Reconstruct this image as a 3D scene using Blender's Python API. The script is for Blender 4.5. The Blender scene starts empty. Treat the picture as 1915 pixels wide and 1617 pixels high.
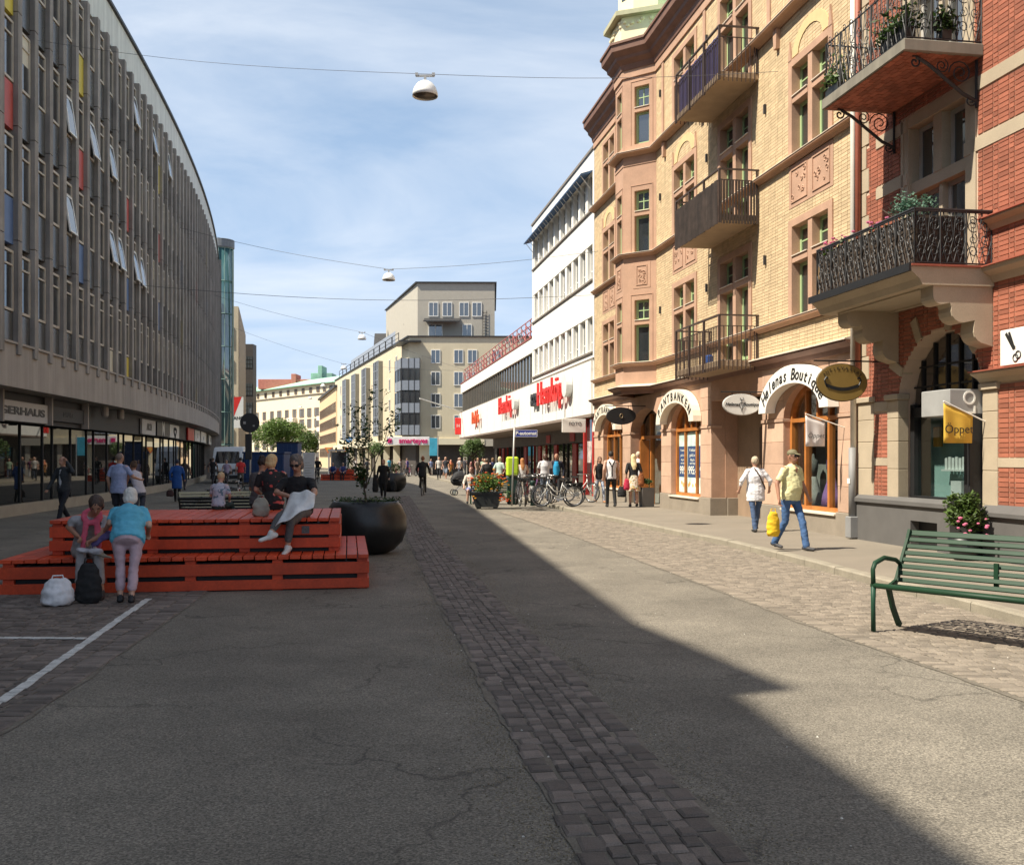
import bpy, bmesh, math, random
import numpy as np
from mathutils import Vector, Matrix, noise as mnoise
from mathutils.bvhtree import BVHTree
R = random.Random(7)
rad = math.radians
S = bpy.context.scene
COL = S.collection

# ------------------------------------------------------------------ camera
F, HY, CX, H = 1850.0, 856.0, 957.5, 1.7
cam = bpy.data.cameras.new('camera'); co = bpy.data.objects.new('camera', cam); COL.objects.link(co)
co.location = (0, 0, H); co.rotation_euler = (rad(90), 0, 0)
cam.sensor_width = 36; cam.lens = 36 * F / 1915; cam.shift_y = (HY - 808.5) / 1915
cam.clip_end = 3000; cam.clip_start = .05
S.camera = co
# ------------------------------------------------------------------ light
SUN_EL = 54.0
sh = Vector((.93, .37)).normalized()
ld = Vector((math.cos(rad(SUN_EL)) * sh.x, math.cos(rad(SUN_EL)) * sh.y, -math.sin(rad(SUN_EL))))
sl = bpy.data.lights.new('sun', 'SUN'); sl.energy = 5.0; sl.angle = rad(.53); sl.color = (1, .915, .77)
so = bpy.data.objects.new('sun', sl); COL.objects.link(so)
so.rotation_euler = ld.to_track_quat('-Z', 'Y').to_euler(); so.location = (-20, -10, 40)
W = bpy.data.worlds.new('World'); S.world = W; W.use_nodes = True
nt = W.node_tree; N = nt.nodes; L = nt.links; N.clear()
out = N.new('ShaderNodeOutputWorld'); bg = N.new('ShaderNodeBackground'); bg.inputs[1].default_value = .052
sky = N.new('ShaderNodeTexSky'); sky.sky_type = 'NISHITA'; sky.sun_disc = False
sky.sun_elevation = rad(SUN_EL); sky.sun_rotation = math.atan2(-sh.x, -sh.y); sky.air_density = .85; sky.dust_density = .6; sky.ozone_density = 1.2
tc = N.new('ShaderNodeTexCoord'); sep = N.new('ShaderNodeSeparateXYZ'); L.new(tc.outputs['Generated'], sep.inputs[0])
# clouds: project the view direction on a flat layer so that streaks lie down towards the horizon
mz = N.new('ShaderNodeMath'); mz.operation = 'ADD'; mz.inputs[1].default_value = .22; L.new(sep.outputs[2], mz.inputs[0])
dx = N.new('ShaderNodeMath'); dx.operation = 'DIVIDE'; L.new(sep.outputs[0], dx.inputs[0]); L.new(mz.outputs[0], dx.inputs[1])
dy = N.new('ShaderNodeMath'); dy.operation = 'DIVIDE'; L.new(sep.outputs[1], dy.inputs[0]); L.new(mz.outputs[0], dy.inputs[1])
cb = N.new('ShaderNodeCombineXYZ'); L.new(dx.outputs[0], cb.inputs[0]); L.new(dy.outputs[0], cb.inputs[1])
mp = N.new('ShaderNodeMapping'); mp.inputs['Scale'].default_value = (1.0, 2.1, 1); mp.inputs['Rotation'].default_value = (0, 0, .35); mp.inputs['Location'].default_value = (3.1, 1.7, 0)
L.new(cb.outputs[0], mp.inputs[0])
n1 = N.new('ShaderNodeTexNoise'); n1.inputs['Scale'].default_value = .9; n1.inputs['Detail'].default_value = 9; n1.inputs['Roughness'].default_value = .56; n1.inputs['Distortion'].default_value = .7
L.new(mp.outputs[0], n1.inputs['Vector'])
cr = N.new('ShaderNodeValToRGB'); cr.color_ramp.elements[0].position = .36; cr.color_ramp.elements[1].position = .72
L.new(n1.outputs[0], cr.inputs[0])
mul = N.new('ShaderNodeMath'); mul.operation = 'MULTIPLY'; mul.inputs[1].default_value = .72; L.new(cr.outputs[0], mul.inputs[0])
# pale haze towards the horizon, thin cirrus over it
hz = N.new('ShaderNodeMapRange'); hz.inputs['From Min'].default_value = .0; hz.inputs['From Max'].default_value = 1.05; hz.inputs['To Min'].default_value = .92; hz.inputs['To Max'].default_value = 0; L.new(sep.outputs[2], hz.inputs['Value'])
mh = N.new('ShaderNodeMix'); mh.data_type = 'RGBA'; L.new(hz.outputs[0], mh.inputs[0]); L.new(sky.outputs[0], mh.inputs[6]); mh.inputs[7].default_value = (6.0, 8.4, 11.8, 1)
mx = N.new('ShaderNodeMix'); mx.data_type = 'RGBA'; L.new(mul.outputs[0], mx.inputs[0]); L.new(mh.outputs[2], mx.inputs[6]); mx.inputs[7].default_value = (10.9, 11.6, 12.6, 1)
L.new(mx.outputs[2], bg.inputs[0]); L.new(bg.outputs[0], out.inputs[0])
S.view_settings.view_transform = 'Standard'; S.view_settings.look = 'None'; S.view_settings.gamma = 1
S.view_settings.exposure = .78; S.view_settings.use_curve_mapping = False
S.render.engine = 'CYCLES'
try:
    S.cycles.max_bounces = 6; S.cycles.caustics_reflective = False; S.cycles.caustics_refractive = False
except Exception: pass

# ------------------------------------------------------------------ materials
MATS = {}
def M(name, col, rough=.8, var=.14, scale=2.5, grain=.0, gscale=90, bump=0, bscale=60, metal=0, spec=.5, tint=0, streak=0, trans=0, emit=0):
    if name in MATS: return MATS[name]
    m = bpy.data.materials.new(name); m.use_nodes = True; t = m.node_tree; n = t.nodes; l = t.links
    b = n['Principled BSDF']; b.inputs['Roughness'].default_value = rough; b.inputs['Metallic'].default_value = metal
    b.inputs['Specular IOR Level'].default_value = spec
    c = (col[0], col[1], col[2], 1)
    g = n.new('ShaderNodeNewGeometry')
    def noise(sc, det=4, vec=None):
        x = n.new('ShaderNodeTexNoise'); x.inputs['Scale'].default_value = sc; x.inputs['Detail'].default_value = det; x.inputs['Roughness'].default_value = .6
        l.new(vec or g.outputs['Position'], x.inputs['Vector']); return x.outputs[0]
    def scaled(src, fac, amt):   # colour * (1 + amt*(fac-.5)*2)
        mr = n.new('ShaderNodeMapRange'); mr.inputs['From Min'].default_value = .25; mr.inputs['From Max'].default_value = .75
        mr.inputs['To Min'].default_value = 1 - amt; mr.inputs['To Max'].default_value = 1 + amt; l.new(fac, mr.inputs['Value'])
        v = n.new('ShaderNodeVectorMath'); v.operation = 'SCALE'; l.new(mr.outputs[0], v.inputs['Scale'])
        if isinstance(src, tuple): v.inputs[0].default_value = src[:3]
        else: l.new(src, v.inputs[0])
        return v.outputs[0]
    cur = c
    if var: cur = scaled(cur, noise(scale, 5), var)
    if grain: cur = scaled(cur, noise(gscale, 3), grain)
    if streak:
        mpn = n.new('ShaderNodeMapping'); mpn.inputs['Scale'].default_value = (3.2, 3.2, .12); l.new(g.outputs['Position'], mpn.inputs[0])
        cur = scaled(cur, noise(1.0, 6, mpn.outputs[0]), streak)
    if tint:
        a = n.new('ShaderNodeAttribute'); a.attribute_name = 'tint'
        oi = n.new('ShaderNodeObjectInfo')
        mr = n.new('ShaderNodeMapRange'); mr.inputs['To Min'].default_value = 1 - tint; mr.inputs['To Max'].default_value = 1 + tint
        l.new(a.outputs['Fac'], mr.inputs['Value'])
        v = n.new('ShaderNodeVectorMath'); v.operation = 'SCALE'; l.new(mr.outputs[0], v.inputs['Scale'])
        if isinstance(cur, tuple): v.inputs[0].default_value = cur[:3]
        else: l.new(cur, v.inputs[0])
        cur = v.outputs[0]
    if isinstance(cur, tuple): b.inputs['Base Color'].default_value = c
    else: l.new(cur, b.inputs['Base Color'])
    if bump:
        bp = n.new('ShaderNodeBump'); bp.inputs['Strength'].default_value = bump; bp.inputs['Distance'].default_value = .01
        l.new(noise(bscale, 4), bp.inputs['Height']); l.new(bp.outputs[0], b.inputs['Normal'])
    if trans: b.inputs['Transmission Weight'].default_value = trans
    if emit: b.inputs['Emission Color'].default_value = c; b.inputs['Emission Strength'].default_value = emit
    m.diffuse_color = c
    MATS[name] = m
    return m
def glass(name, col=(.02, .025, .03), rough=.04, spec=1.0):
    m = M(name, col, rough, var=0, spec=spec); m.node_tree.nodes['Principled BSDF'].inputs['IOR'].default_value = 1.9
    return m
def see_glass(name, refl=.12, tint=(.85, .9, .9)):     # real clear pane: mostly transparent, mirror-like reflection by fresnel
    if name in MATS: return MATS[name]
    m = bpy.data.materials.new(name); m.use_nodes = True; n = m.node_tree.nodes; l = m.node_tree.links; n.clear()
    o = n.new('ShaderNodeOutputMaterial'); t = n.new('ShaderNodeBsdfTransparent'); t.inputs[0].default_value = (*tint, 1)
    g = n.new('ShaderNodeBsdfGlossy'); g.inputs['Roughness'].default_value = .02; fr = n.new('ShaderNodeFresnel'); gn = n.new('ShaderNodeNewGeometry'); bf = n.new('ShaderNodeMapRange'); bf.inputs['To Min'].default_value = 1.5; bf.inputs['To Max'].default_value = 1 / 1.5; l.new(gn.outputs['Backfacing'], bf.inputs['Value']); l.new(bf.outputs[0], fr.inputs[0])
    mr = n.new('ShaderNodeMath'); mr.operation = 'ADD'; mr.inputs[1].default_value = refl; mr.use_clamp = True; l.new(fr.outputs[0], mr.inputs[0])
    mx = n.new('ShaderNodeMixShader'); l.new(mr.outputs[0], mx.inputs[0]); l.new(t.outputs[0], mx.inputs[1]); l.new(g.outputs[0], mx.inputs[2]); l.new(mx.outputs[0], o.inputs[0])
    MATS[name] = m; return m

# ------------------------------------------------------------------ mesh builder
class MB:
    def __init__(s): s.v = []; s.f = []; s.m = []
    def add(s, vs, fs, m=0):
        o = len(s.v); s.v.extend([tuple(p) for p in vs]); s.f.extend([tuple(i + o for i in f) for f in fs]); s.m.extend([m] * len(fs)); return s
    def box(s, x0, x1, y0, y1, z0, z1, m=0):
        if x0 > x1: x0, x1 = x1, x0
        if y0 > y1: y0, y1 = y1, y0
        if z0 > z1: z0, z1 = z1, z0
        return s.add([(x0,y0,z0),(x1,y0,z0),(x1,y1,z0),(x0,y1,z0),(x0,y0,z1),(x1,y0,z1),(x1,y1,z1),(x0,y1,z1)],
              [(0,3,2,1),(4,5,6,7),(0,1,5,4),(1,2,6,5),(2,3,7,6),(3,0,4,7)], m)
    def cbox(s, x0, x1, y0, y1, z0, z1, c=.01, m=0):
        o = MB().box(x0, x1, y0, y1, z0, z1)
        bm = bmesh.new(); vs = [bm.verts.new(p) for p in o.v]; [bm.faces.new([vs[i] for i in f]) for f in o.f]
        bmesh.ops.bevel(bm, geom=list(bm.edges), offset=c, segments=1, affect='EDGES')
        bm.verts.index_update(); r = s.add([v.co[:] for v in bm.verts], [[v.index for v in f.verts] for f in bm.faces], m); bm.free(); return r
    def obox(s, a, b, w, h, m=0, up=(0, 0, 1)):      # bar from a to b, width w (sideways) and height h
        a = Vector(a); b = Vector(b); t = (b - a).normalized(); u = Vector(up)
        if abs(t.dot(u)) > .99: u = Vector((1, 0, 0))
        sd = t.cross(u).normalized(); u = sd.cross(t).normalized(); vs = []
        for p in (a, b):
            for i, j in ((-1,-1),(1,-1),(1,1),(-1,1)): vs.append(p + sd * (w / 2 * i) + u * (h / 2 * j))
        return s.add(vs, [(0,1,2,3)[::-1],(4,5,6,7),(0,1,5,4),(1,2,6,5),(2,3,7,6),(3,0,4,7)], m)
    def prism(s, poly, d0, d1, m=0, ax='y'):          # polygon in (x,z) extruded along y, or in (x,y) along z, or (y,z) along x
        n = len(poly); f = {'y': lambda p, d: (p[0], d, p[1]), 'z': lambda p, d: (p[0], p[1], d), 'x': lambda p, d: (d, p[0], p[1])}[ax]
        vs = [f(p, d0) for p in poly] + [f(p, d1) for p in poly]
        fs = [tuple(range(n)), tuple(range(2 * n - 1, n - 1, -1))] + [(i, i + n, (i + 1) % n + n, (i + 1) % n) for i in range(n)]
        return s.add(vs, fs, m)
    def tube(s, pts, r, n=6, m=0, closed=False):
        pts = [Vector(p) for p in pts]; k = len(pts); rr = r if isinstance(r, (list, tuple)) else [r] * k
        o = len(s.v); prev = None
        for i, p in enumerate(pts):
            if closed: t = (pts[(i + 1) % k] - pts[i - 1])
            else: t = pts[min(i + 1, k - 1)] - pts[max(i - 1, 0)]
            if t.length < 1e-9: t = Vector((0, 0, 1))
            t.normalize()
            u = prev if prev is not None else (Vector((0, 0, 1)) if abs(t.z) < .9 else Vector((1, 0, 0)))
            sd = t.cross(u)
            if sd.length < 1e-6: u = Vector((0, 1, 0)); sd = t.cross(u)
            sd.normalize(); u = sd.cross(t).normalized(); prev = u
            for j in range(n):
                a = 2 * math.pi * j / n; s.v.append(tuple(p + sd * (math.cos(a) * rr[i]) + u * (math.sin(a) * rr[i])))
        rng = k if closed else k - 1
        for i in range(rng):
            i2 = (i + 1) % k
            for j in range(n):
                s.f.append((o + i * n + j, o + i * n + (j + 1) % n, o + i2 * n + (j + 1) % n, o + i2 * n + j)); s.m.append(m)
        if not closed:
            s.f.append(tuple(o + j for j in range(n))[::-1]); s.f.append(tuple(o + (k - 1) * n + j for j in range(n))); s.m += [m, m]
        return s
    def lathe(s, prof, n=16, c=(0, 0, 0), m=0, sx=1, sy=1):
        o = len(s.v); k = len(prof)
        for r, z in prof:
            for j in range(n):
                a = 2 * math.pi * j / n; s.v.append((c[0] + math.cos(a) * r * sx, c[1] + math.sin(a) * r * sy, c[2] + z))
        for i in range(k - 1):
            for j in range(n):
                s.f.append((o + i * n + j, o + i * n + (j + 1) % n, o + (i + 1) * n + (j + 1) % n, o + (i + 1) * n + j)); s.m.append(m)
        s.f.append(tuple(o + j for j in range(n))[::-1]); s.f.append(tuple(o + (k - 1) * n + j for j in range(n))); s.m += [m, m]
        return s
    def xf(s, mat):
        s.v = [tuple(mat @ Vector(p)) for p in s.v]; return s
    def mesh(s, name, mats, smooth=False, tint=None):
        me = bpy.data.meshes.new(name); me.from_pydata(s.v, [], s.f)
        for m in (mats if isinstance(mats, (list, tuple)) else [mats]): me.materials.append(m)
        if any(s.m): me.polygons.foreach_set('material_index', s.m)
        if smooth: me.polygons.foreach_set('use_smooth', [True] * len(s.f))
        if tint is not None:
            a = me.attributes.new('tint', 'FLOAT', 'FACE'); a.data.foreach_set('value', tint if hasattr(tint, '__len__') else [tint] * len(s.f))
        me.update(); return me
    def build(s, name, mats, parent=None, smooth=False, tint=None, loc=None, rz=0, **kw):
        return obj(name, s.mesh(name, mats, smooth, tint), parent, loc, rz, **kw)
def obj(name, me, parent=None, loc=None, rz=0, label=None, cat=None, group=None, kind=None):
    o = bpy.data.objects.new(name, me); COL.objects.link(o)
    if parent is not None: o.parent = parent
    if loc is not None: o.location = loc
    if rz: o.rotation_euler = (0, 0, rz)
    if label: o['label'] = label
    if cat: o['category'] = cat
    if group: o['group'] = group
    if kind: o['kind'] = kind
    return o
def thing(name, label, cat, loc=(0, 0, 0), rz=0, group=None): return obj(name, None, None, loc, rz, label, cat, group)
def ground(px, py, z=0):
    y = (H - z) * F / (py - HY); return ((px - CX) * y / F, y)
def at(px, py, Y): return Vector(((px - CX) * Y / F, Y, H - (py - HY) * Y / F))
# right-hand street frame: x = along the facade (away), y = out over the street, z up
U0 = (6.76, 19.36); UA = math.atan2(.9867, -.1628)
def uw(u, d, z=0): return Vector((U0[0] - .1628 * u - .9867 * d, U0[1] + .9867 * u - .1628 * d, z))
def lerp_path(pts, n):
    r = []
    for i in range(len(pts) - 1):
        a = Vector(pts[i]); b = Vector(pts[i + 1])
        for k in range(n): r.append(a.lerp(b, k / n))
    r.append(Vector(pts[-1])); return r
TS = bpy.data.scenes.new('scratch')     # small scratch scene so that evaluating one mesh stays cheap; removed at the end
def evaluated_mesh(o):
    TS.collection.objects.link(o); vl = TS.view_layers[0]; vl.update(); dg = vl.depsgraph; me = bpy.data.meshes.new_from_object(o.evaluated_get(dg), depsgraph=dg); TS.collection.objects.unlink(o); return me
def text_mesh(s, size, depth=.01, shear=0, bold=0, align='CENTER', space=1.0):
    c = bpy.data.curves.new('t', 'FONT'); c.body = s; c.size = size; c.extrude = depth / 2; c.align_x = align; c.align_y = 'CENTER'; c.shear = shear; c.offset = bold; c.space_character = space; c.resolution_u = 4
    o = bpy.data.objects.new('t', c); me = evaluated_mesh(o)
    bpy.data.objects.remove(o); bpy.data.curves.remove(c)
    v = [tuple(x.co) for x in me.vertices]; f = [tuple(p.vertices) for p in me.polygons]; bpy.data.meshes.remove(me)
    return v, f
def add_text(mb, s, size, mat, m=0, **kw):     # text lies in the xy plane of `mat`, facing +z
    v, f = text_mesh(s, size, **kw); mb.add([mat @ Vector(p) for p in v], f, m); return mb
def frame_mat(o, x, z):                        # matrix with columns x (reading dir), y (text up), z (normal)
    x = Vector(x).normalized(); z = Vector(z).normalized(); y = z.cross(x)
    m = Matrix((x, y, z)).transposed().to_4x4(); m.translation = Vector(o); return m
# ------------------------------------------------------------------ common materials
m_asph = M('asphalt', (.180, .160, .127), .9, var=.12, scale=.7, grain=.5, gscale=75, bump=.55, bscale=160)
m_side = M('pavement_asphalt', (.215, .185, .145), .9, var=.12, scale=.8, grain=.25, gscale=110, bump=.3, bscale=120)
m_kerb = M('kerb_granite', (.27, .24, .185), .85, var=.2, scale=3, grain=.25, bump=.4)
m_sett = M('sett_stone', (.148, .120, .100), .8, var=.3, scale=5, grain=.3, gscale=140, bump=.5, bscale=80, tint=.34)
m_sett_r = M('sett_stone_warm', (.205, .172, .134), .85, var=.25, scale=4, grain=.3, gscale=140, bump=.5, bscale=80, tint=.24)
m_joint = M('sett_joint', (.155, .135, .105), .95, var=.35, scale=6, grain=.4, gscale=100, bump=.5)
m_paint = M('road_paint', (.56, .56, .53), .8, var=.3, scale=9, grain=.3)
# cracks and stains on the asphalt
def asphalt_wear():
    t = m_asph.node_tree; n = t.nodes; l = t.links; b = n['Principled BSDF']; src = b.inputs['Base Color'].links[0].from_socket
    g = n.new('ShaderNodeNewGeometry')
    w = n.new('ShaderNodeTexNoise'); w.inputs['Scale'].default_value = 1.6; w.inputs['Detail'].default_value = 6; l.new(g.outputs['Position'], w.inputs['Vector'])
    ad = n.new('ShaderNodeVectorMath'); ad.operation = 'ADD'; sc = n.new('ShaderNodeVectorMath'); sc.operation = 'SCALE'; sc.inputs['Scale'].default_value = 1.3
    l.new(w.outputs['Color'], sc.inputs[0]); l.new(g.outputs['Position'], ad.inputs[0]); l.new(sc.outputs[0], ad.inputs[1])
    v = n.new('ShaderNodeTexVoronoi'); v.feature = 'DISTANCE_TO_EDGE'; v.inputs['Scale'].default_value = .5; l.new(ad.outputs[0], v.inputs['Vector'])
    mr = n.new('ShaderNodeMapRange'); mr.inputs['From Min'].default_value = 0; mr.inputs['From Max'].default_value = .016; mr.inputs['To Min'].default_value = .5; mr.inputs['To Max'].default_value = 1
    l.new(v.outputs['Distance'], mr.inputs['Value'])
    # only some places are cracked
    k = n.new('ShaderNodeTexNoise'); k.inputs['Scale'].default_value = .33; l.new(g.outputs['Position'], k.inputs['Vector'])
    km = n.new('ShaderNodeMapRange'); km.inputs['From Min'].default_value = .42; km.inputs['From Max'].default_value = .52; l.new(k.outputs[0], km.inputs['Value'])
    mixf = n.new('ShaderNodeMix'); mixf.data_type = 'FLOAT'; l.new(km.outputs[0], mixf.inputs[0]); mixf.inputs[2].default_value = 1; l.new(mr.outputs[0], mixf.inputs[3])
    # scattered dark pits, long stains
    p = n.new('ShaderNodeTexVoronoi'); p.inputs['Scale'].default_value = 55; l.new(g.outputs['Position'], p.inputs['Vector'])
    pm = n.new('ShaderNodeMapRange'); pm.inputs['From Min'].default_value = .12; pm.inputs['From Max'].default_value = .3; pm.inputs['To Min'].default_value = .55; l.new(p.outputs['Distance'], pm.inputs['Value'])
    st = n.new('ShaderNodeTexNoise'); st.inputs['Scale'].default_value = .55; st.inputs['Detail'].default_value = 8; st.inputs['Roughness'].default_value = .7; l.new(g.outputs['Position'], st.inputs['Vector'])
    sm = n.new('ShaderNodeMapRange'); sm.inputs['From Min'].default_value = .3; sm.inputs['From Max'].default_value = .7; sm.inputs['To Min'].default_value = .66; sm.inputs['To Max'].default_value = 1.24; l.new(st.outputs[0], sm.inputs['Value'])
    ag = n.new('ShaderNodeTexVoronoi'); ag.inputs['Scale'].default_value = 95; l.new(g.outputs['Position'], ag.inputs['Vector']); sx_ = n.new('ShaderNodeSeparateColor'); l.new(ag.outputs['Color'], sx_.inputs[0])
    am = n.new('ShaderNodeMapRange'); am.inputs['To Min'].default_value = .62; am.inputs['To Max'].default_value = 1.42; l.new(sx_.outputs[0], am.inputs['Value'])
    a2_ = n.new('ShaderNodeMath'); a2_.operation = 'MULTIPLY'; l.new(am.outputs[0], a2_.inputs[0]); l.new(pm.outputs[0], a2_.inputs[1]); pm = a2_
    m1 = n.new('ShaderNodeMath'); m1.operation = 'MULTIPLY'; l.new(mixf.outputs[0], m1.inputs[0]); l.new(pm.outputs[0], m1.inputs[1])
    m2 = n.new('ShaderNodeMath'); m2.operation = 'MULTIPLY'; l.new(m1.outputs[0], m2.inputs[0]); l.new(sm.outputs[0], m2.inputs[1])
    o = n.new('ShaderNodeVectorMath'); o.operation = 'SCALE'; l.new(src, o.inputs[0]); l.new(m2.outputs[0], o.inputs['Scale']); l.new(o.outputs[0], b.inputs['Base Color'])
asphalt_wear()

# ------------------------------------------------------------------ ground
road = MB().add([(-900, -300, 0), (900, -300, 0), (900, 1500, 0), (-900, 1500, 0)], [(0, 1, 2, 3)]).build('road', m_asph, kind='structure')

def smooth_y(pts):   # piecewise linear x(y) through points
    pts = sorted(pts, key=lambda p: p[1]); ys = [p[1] for p in pts]; xs = [p[0] for p in pts]
    def f(y):
        if y <= ys[0]: k = 0
        elif y >= ys[-1]: k = len(ys) - 2
        else: k = max(i for i in range(len(ys) - 1) if ys[i] <= y)
        t = (y - ys[k]) / (ys[k + 1] - ys[k]); return xs[k] + t * (xs[k + 1] - xs[k])
    return f
kerb_pts = [ground(*p) for p in ((1915, 1172), (1560, 1075), (1480, 1052), (1352, 1020), (1238, 996), (1080, 961))]
kerb_pts = [(5.6, 0)] + kerb_pts + [(kerb_pts[-1][0] - .165 * 40, kerb_pts[-1][1] + 40), (kerb_pts[-1][0] - .165 * 56, kerb_pts[-1][1] + 56)]
kx = smooth_y(kerb_pts)
cob_x = smooth_y([(4.1, 0), (3.6, 6.96), (3.35, 8.23), (3.09, 9.47), (2.79, 11.65), (1.57, 19.8), (.35, 27), (-.6, 32)])
def fx(y): return 6.76 - .165 * (y - 19.36)
# sidewalk: surface up to behind the facade line, joined kerb stones along it
sw = MB(); ys = [-6 + i * 1.0 for i in range(93)]
top = [(kx(y) + .14, y, .12) for y in ys]; inn = [(fx(y) + .9, y, .12) for y in ys]
for i in range(len(ys) - 1): sw.add([top[i], inn[i], inn[i + 1], top[i + 1]], [(0, 1, 2, 3)])
sidewalk = sw.build('pavement', m_side, kind='structure')
k = 0; y = 4.0
while y < 86:
    Lk = 1.15 if y < 45 else 3
    a = Vector((kx(y), y, 0)); b = Vector((kx(y + Lk - .012), y + Lk - .012, 0)); t = (b - a).normalized(); n_ = Vector((t.y, -t.x, 0))
    mb = MB(); e = R.uniform(-.004, .004); zt = .124 + e
    pr = [(0, -.02), (0, zt - .02), (.02, zt), (.16, zt), (.16, -.02)]
    vs = [a + n_ * q[0] + Vector((0, 0, q[1])) for q in pr] + [b + n_ * q[0] + Vector((0, 0, q[1])) for q in pr]
    mb.add(vs, [(0, 1, 2, 3, 4), (9, 8, 7, 6, 5)] + [(i, i + 5, (i + 1) % 5 + 5, (i + 1) % 5) for i in range(5)])
    mb.build('kerb_stone', m_kerb, sidewalk); y += Lk

# setts: one pillow-topped stone, instanced by size
SETT = []
def sett_mesh(mat, seed):
    r = random.Random(seed); mb = MB(); j = lambda a: r.uniform(-a, a)
    # unit stone: 1 x 1 footprint, top at 1
    lo = [(-.5, -.5, 0), (.5, -.5, 0), (.5, .5, 0), (-.5, .5, 0)]
    mid = [(x * (.99 + j(.05)), y * (.99 + j(.05)), .58 + j(.08)) for x, y, _ in lo]
    hi = [(x * (.76 + j(.08)), y * (.76 + j(.08)), 1 + j(.06)) for x, y, _ in lo]
    mb.add(lo + mid + hi, [(8, 9, 10, 11)] + [(a + i, a + (i + 1) % 4, a + 4 + (i + 1) % 4, a + 4 + i) for a in (0, 4) for i in range(4)])
    return mb
VAR = {}
def stone_variants(mat, n=10):
    if mat.name not in VAR:
        VAR[mat.name] = [sett_mesh(mat, i).mesh('stone', mat, tint=R.random()) for i in range(n)]
    return VAR[mat.name]
TM = [sett_mesh(None, i) for i in range(10)]
def lay(parent, stones, mat, name='sett', limit=300):
    """stones: (x, y, w, l, angle, height). The nearest `limit` become objects, the rest one joined part."""
    stones = sorted(stones, key=lambda s: s[0] ** 2 + s[1] ** 2); vs = stone_variants(mat)
    for s in stones[:limit]:
        o = bpy.data.objects.new(name, R.choice(vs)); COL.objects.link(o); o.parent = parent
        o.location = (s[0], s[1], .0); o.rotation_euler = (R.uniform(-.015, .015), R.uniform(-.015, .015), s[4]); o.scale = (s[2], s[3], s[5])
    rest = stones[limit:]
    if rest:
        V = []; Fc = []; T = []; base = [np.array(t.v) for t in TM]; fa = TM[0].f
        for s in rest:
            p = base[R.randrange(10)] * np.array((s[2], s[3], s[5])); c, n_ = math.cos(s[4]), math.sin(s[4])
            q = np.empty_like(p); q[:, 0] = p[:, 0] * c - p[:, 1] * n_ + s[0]; q[:, 1] = p[:, 0] * n_ + p[:, 1] * c + s[1]; q[:, 2] = p[:, 2]
            o = len(V) * 12; V.append(q); Fc += [tuple(i + o for i in f) for f in fa]; T += [R.random()] * len(fa)
        me = bpy.data.meshes.new(name + 's'); me.from_pydata(np.concatenate(V).tolist(), [], Fc); me.materials.append(mat)
        a = me.attributes.new('tint', 'FLOAT', 'FACE'); a.data.foreach_set('value', T); me.update()
        obj('far_' + name + 's', me, parent, kind='stuff')
def strip_bed(name, xl0, xr0, y0, y1, z=.006, step=.11, rag=.035):
    mb = MB(); n = int((y1 - y0) / step); nz = lambda y, o: rag * (.6 + mnoise.noise((y * 2.3, o, 0)) + .6 * mnoise.noise((y * 7.0, o, 5)))
    xl = lambda y: xl0(y) - nz(y, 1.5); xr = lambda y: xr0(y) + nz(y, 9.5)
    for i in range(n):
        a, b = y0 + (y1 - y0) * i / n, y0 + (y1 - y0) * (i + 1) / n
        mb.add([(xl(a), a, z), (xr(a), a, z), (xr(b), b, z), (xl(b), b, z)], [(0, 1, 2, 3)])
    return mb.build(name, m_joint, kind='structure')
# the gutter strip of setts down the middle
gl = smooth_y([ground(*p) for p in ((1066, 1572), (944, 1351), (876, 1225), (814, 1114), (763, 1011), (745, 960))])
gr = smooth_y([ground(*p) for p in ((1387, 1595), (1234, 1427), (1066, 1252), (944, 1137), (818, 1000), (785, 955))])
gut = strip_bed('gutter', gl, gr, 2.5, 44)
st = []; y = 2.6
NC = 7
offs = [R.uniform(0, .1) for _ in range(NC)]
for c in range(NC):
    yy = 2.6 + offs[c]
    while yy < 44:
        ln = R.uniform(.085, .14) * (1.35 if c in (0, NC - 1) else 1); ym = yy + ln / 2
        wt = [1.45] + [1] * (NC - 2) + [1.45]; tot = sum(wt); w = gr(ym) - gl(ym)
        x0 = gl(ym) + w * sum(wt[:c]) / tot; cw = w * wt[c] / tot
        ang = math.atan2(-(gl(ym + .5) - gl(ym)) , .5)
        st.append((x0 + cw / 2 + R.uniform(-.006, .006) * (4 if c in (0, NC - 1) else 1), ym, cw * .93, ln * .92, ang + R.uniform(-.05, .05), .017 + R.uniform(-.005, .006))); yy += ln
lay(gut, st, m_sett)
# setts between the asphalt and the kerb
side_bed = strip_bed('cobbled_margin', cob_x, lambda y: kx(y) - .04, 4, 31, z=.005)
st = []; y = 4.0
while y < 31:
    ln = .088; xl, xr = cob_x(y), kx(y); x = xl; first = True
    while x < xr - .05:
        w = .24 if first else R.uniform(.09, .14)
        if x + w > xr: w = xr - x
        st.append((x + w / 2, y + ln / 2 + .14 * (x - xl) * 0, w * .94, ln * .92 * (1 if not first else .95), -.12 + R.uniform(-.04, .04), .014 + R.uniform(-.004, .004))); x += w; first = False
    y += ln
lay(side_bed, st, m_sett_r)
# cobbled parking bays at the left
pl = smooth_y([(-3.05, 4), (-3.2, 6.85), (-3.75, 11.7), (-4.2, 15)])
bay = strip_bed('parking_bay', lambda y: -9.5, pl, 4.5, 14.4, z=.005)
st = []; y = 4.5; row = 0
while y < 14.3:
    ln = R.uniform(.1, .13); x = pl(y); first = 3
    while x > -9.4:
        w = R.uniform(.2, .26) if first > 0 else R.uniform(.13, .19); first -= 1
        st.append((x - w / 2, y + ln / 2, w * .93, ln * .9, R.uniform(-.06, .06), .016 + R.uniform(-.006, .006))); x -= w
    y += ln; row += 1
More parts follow.
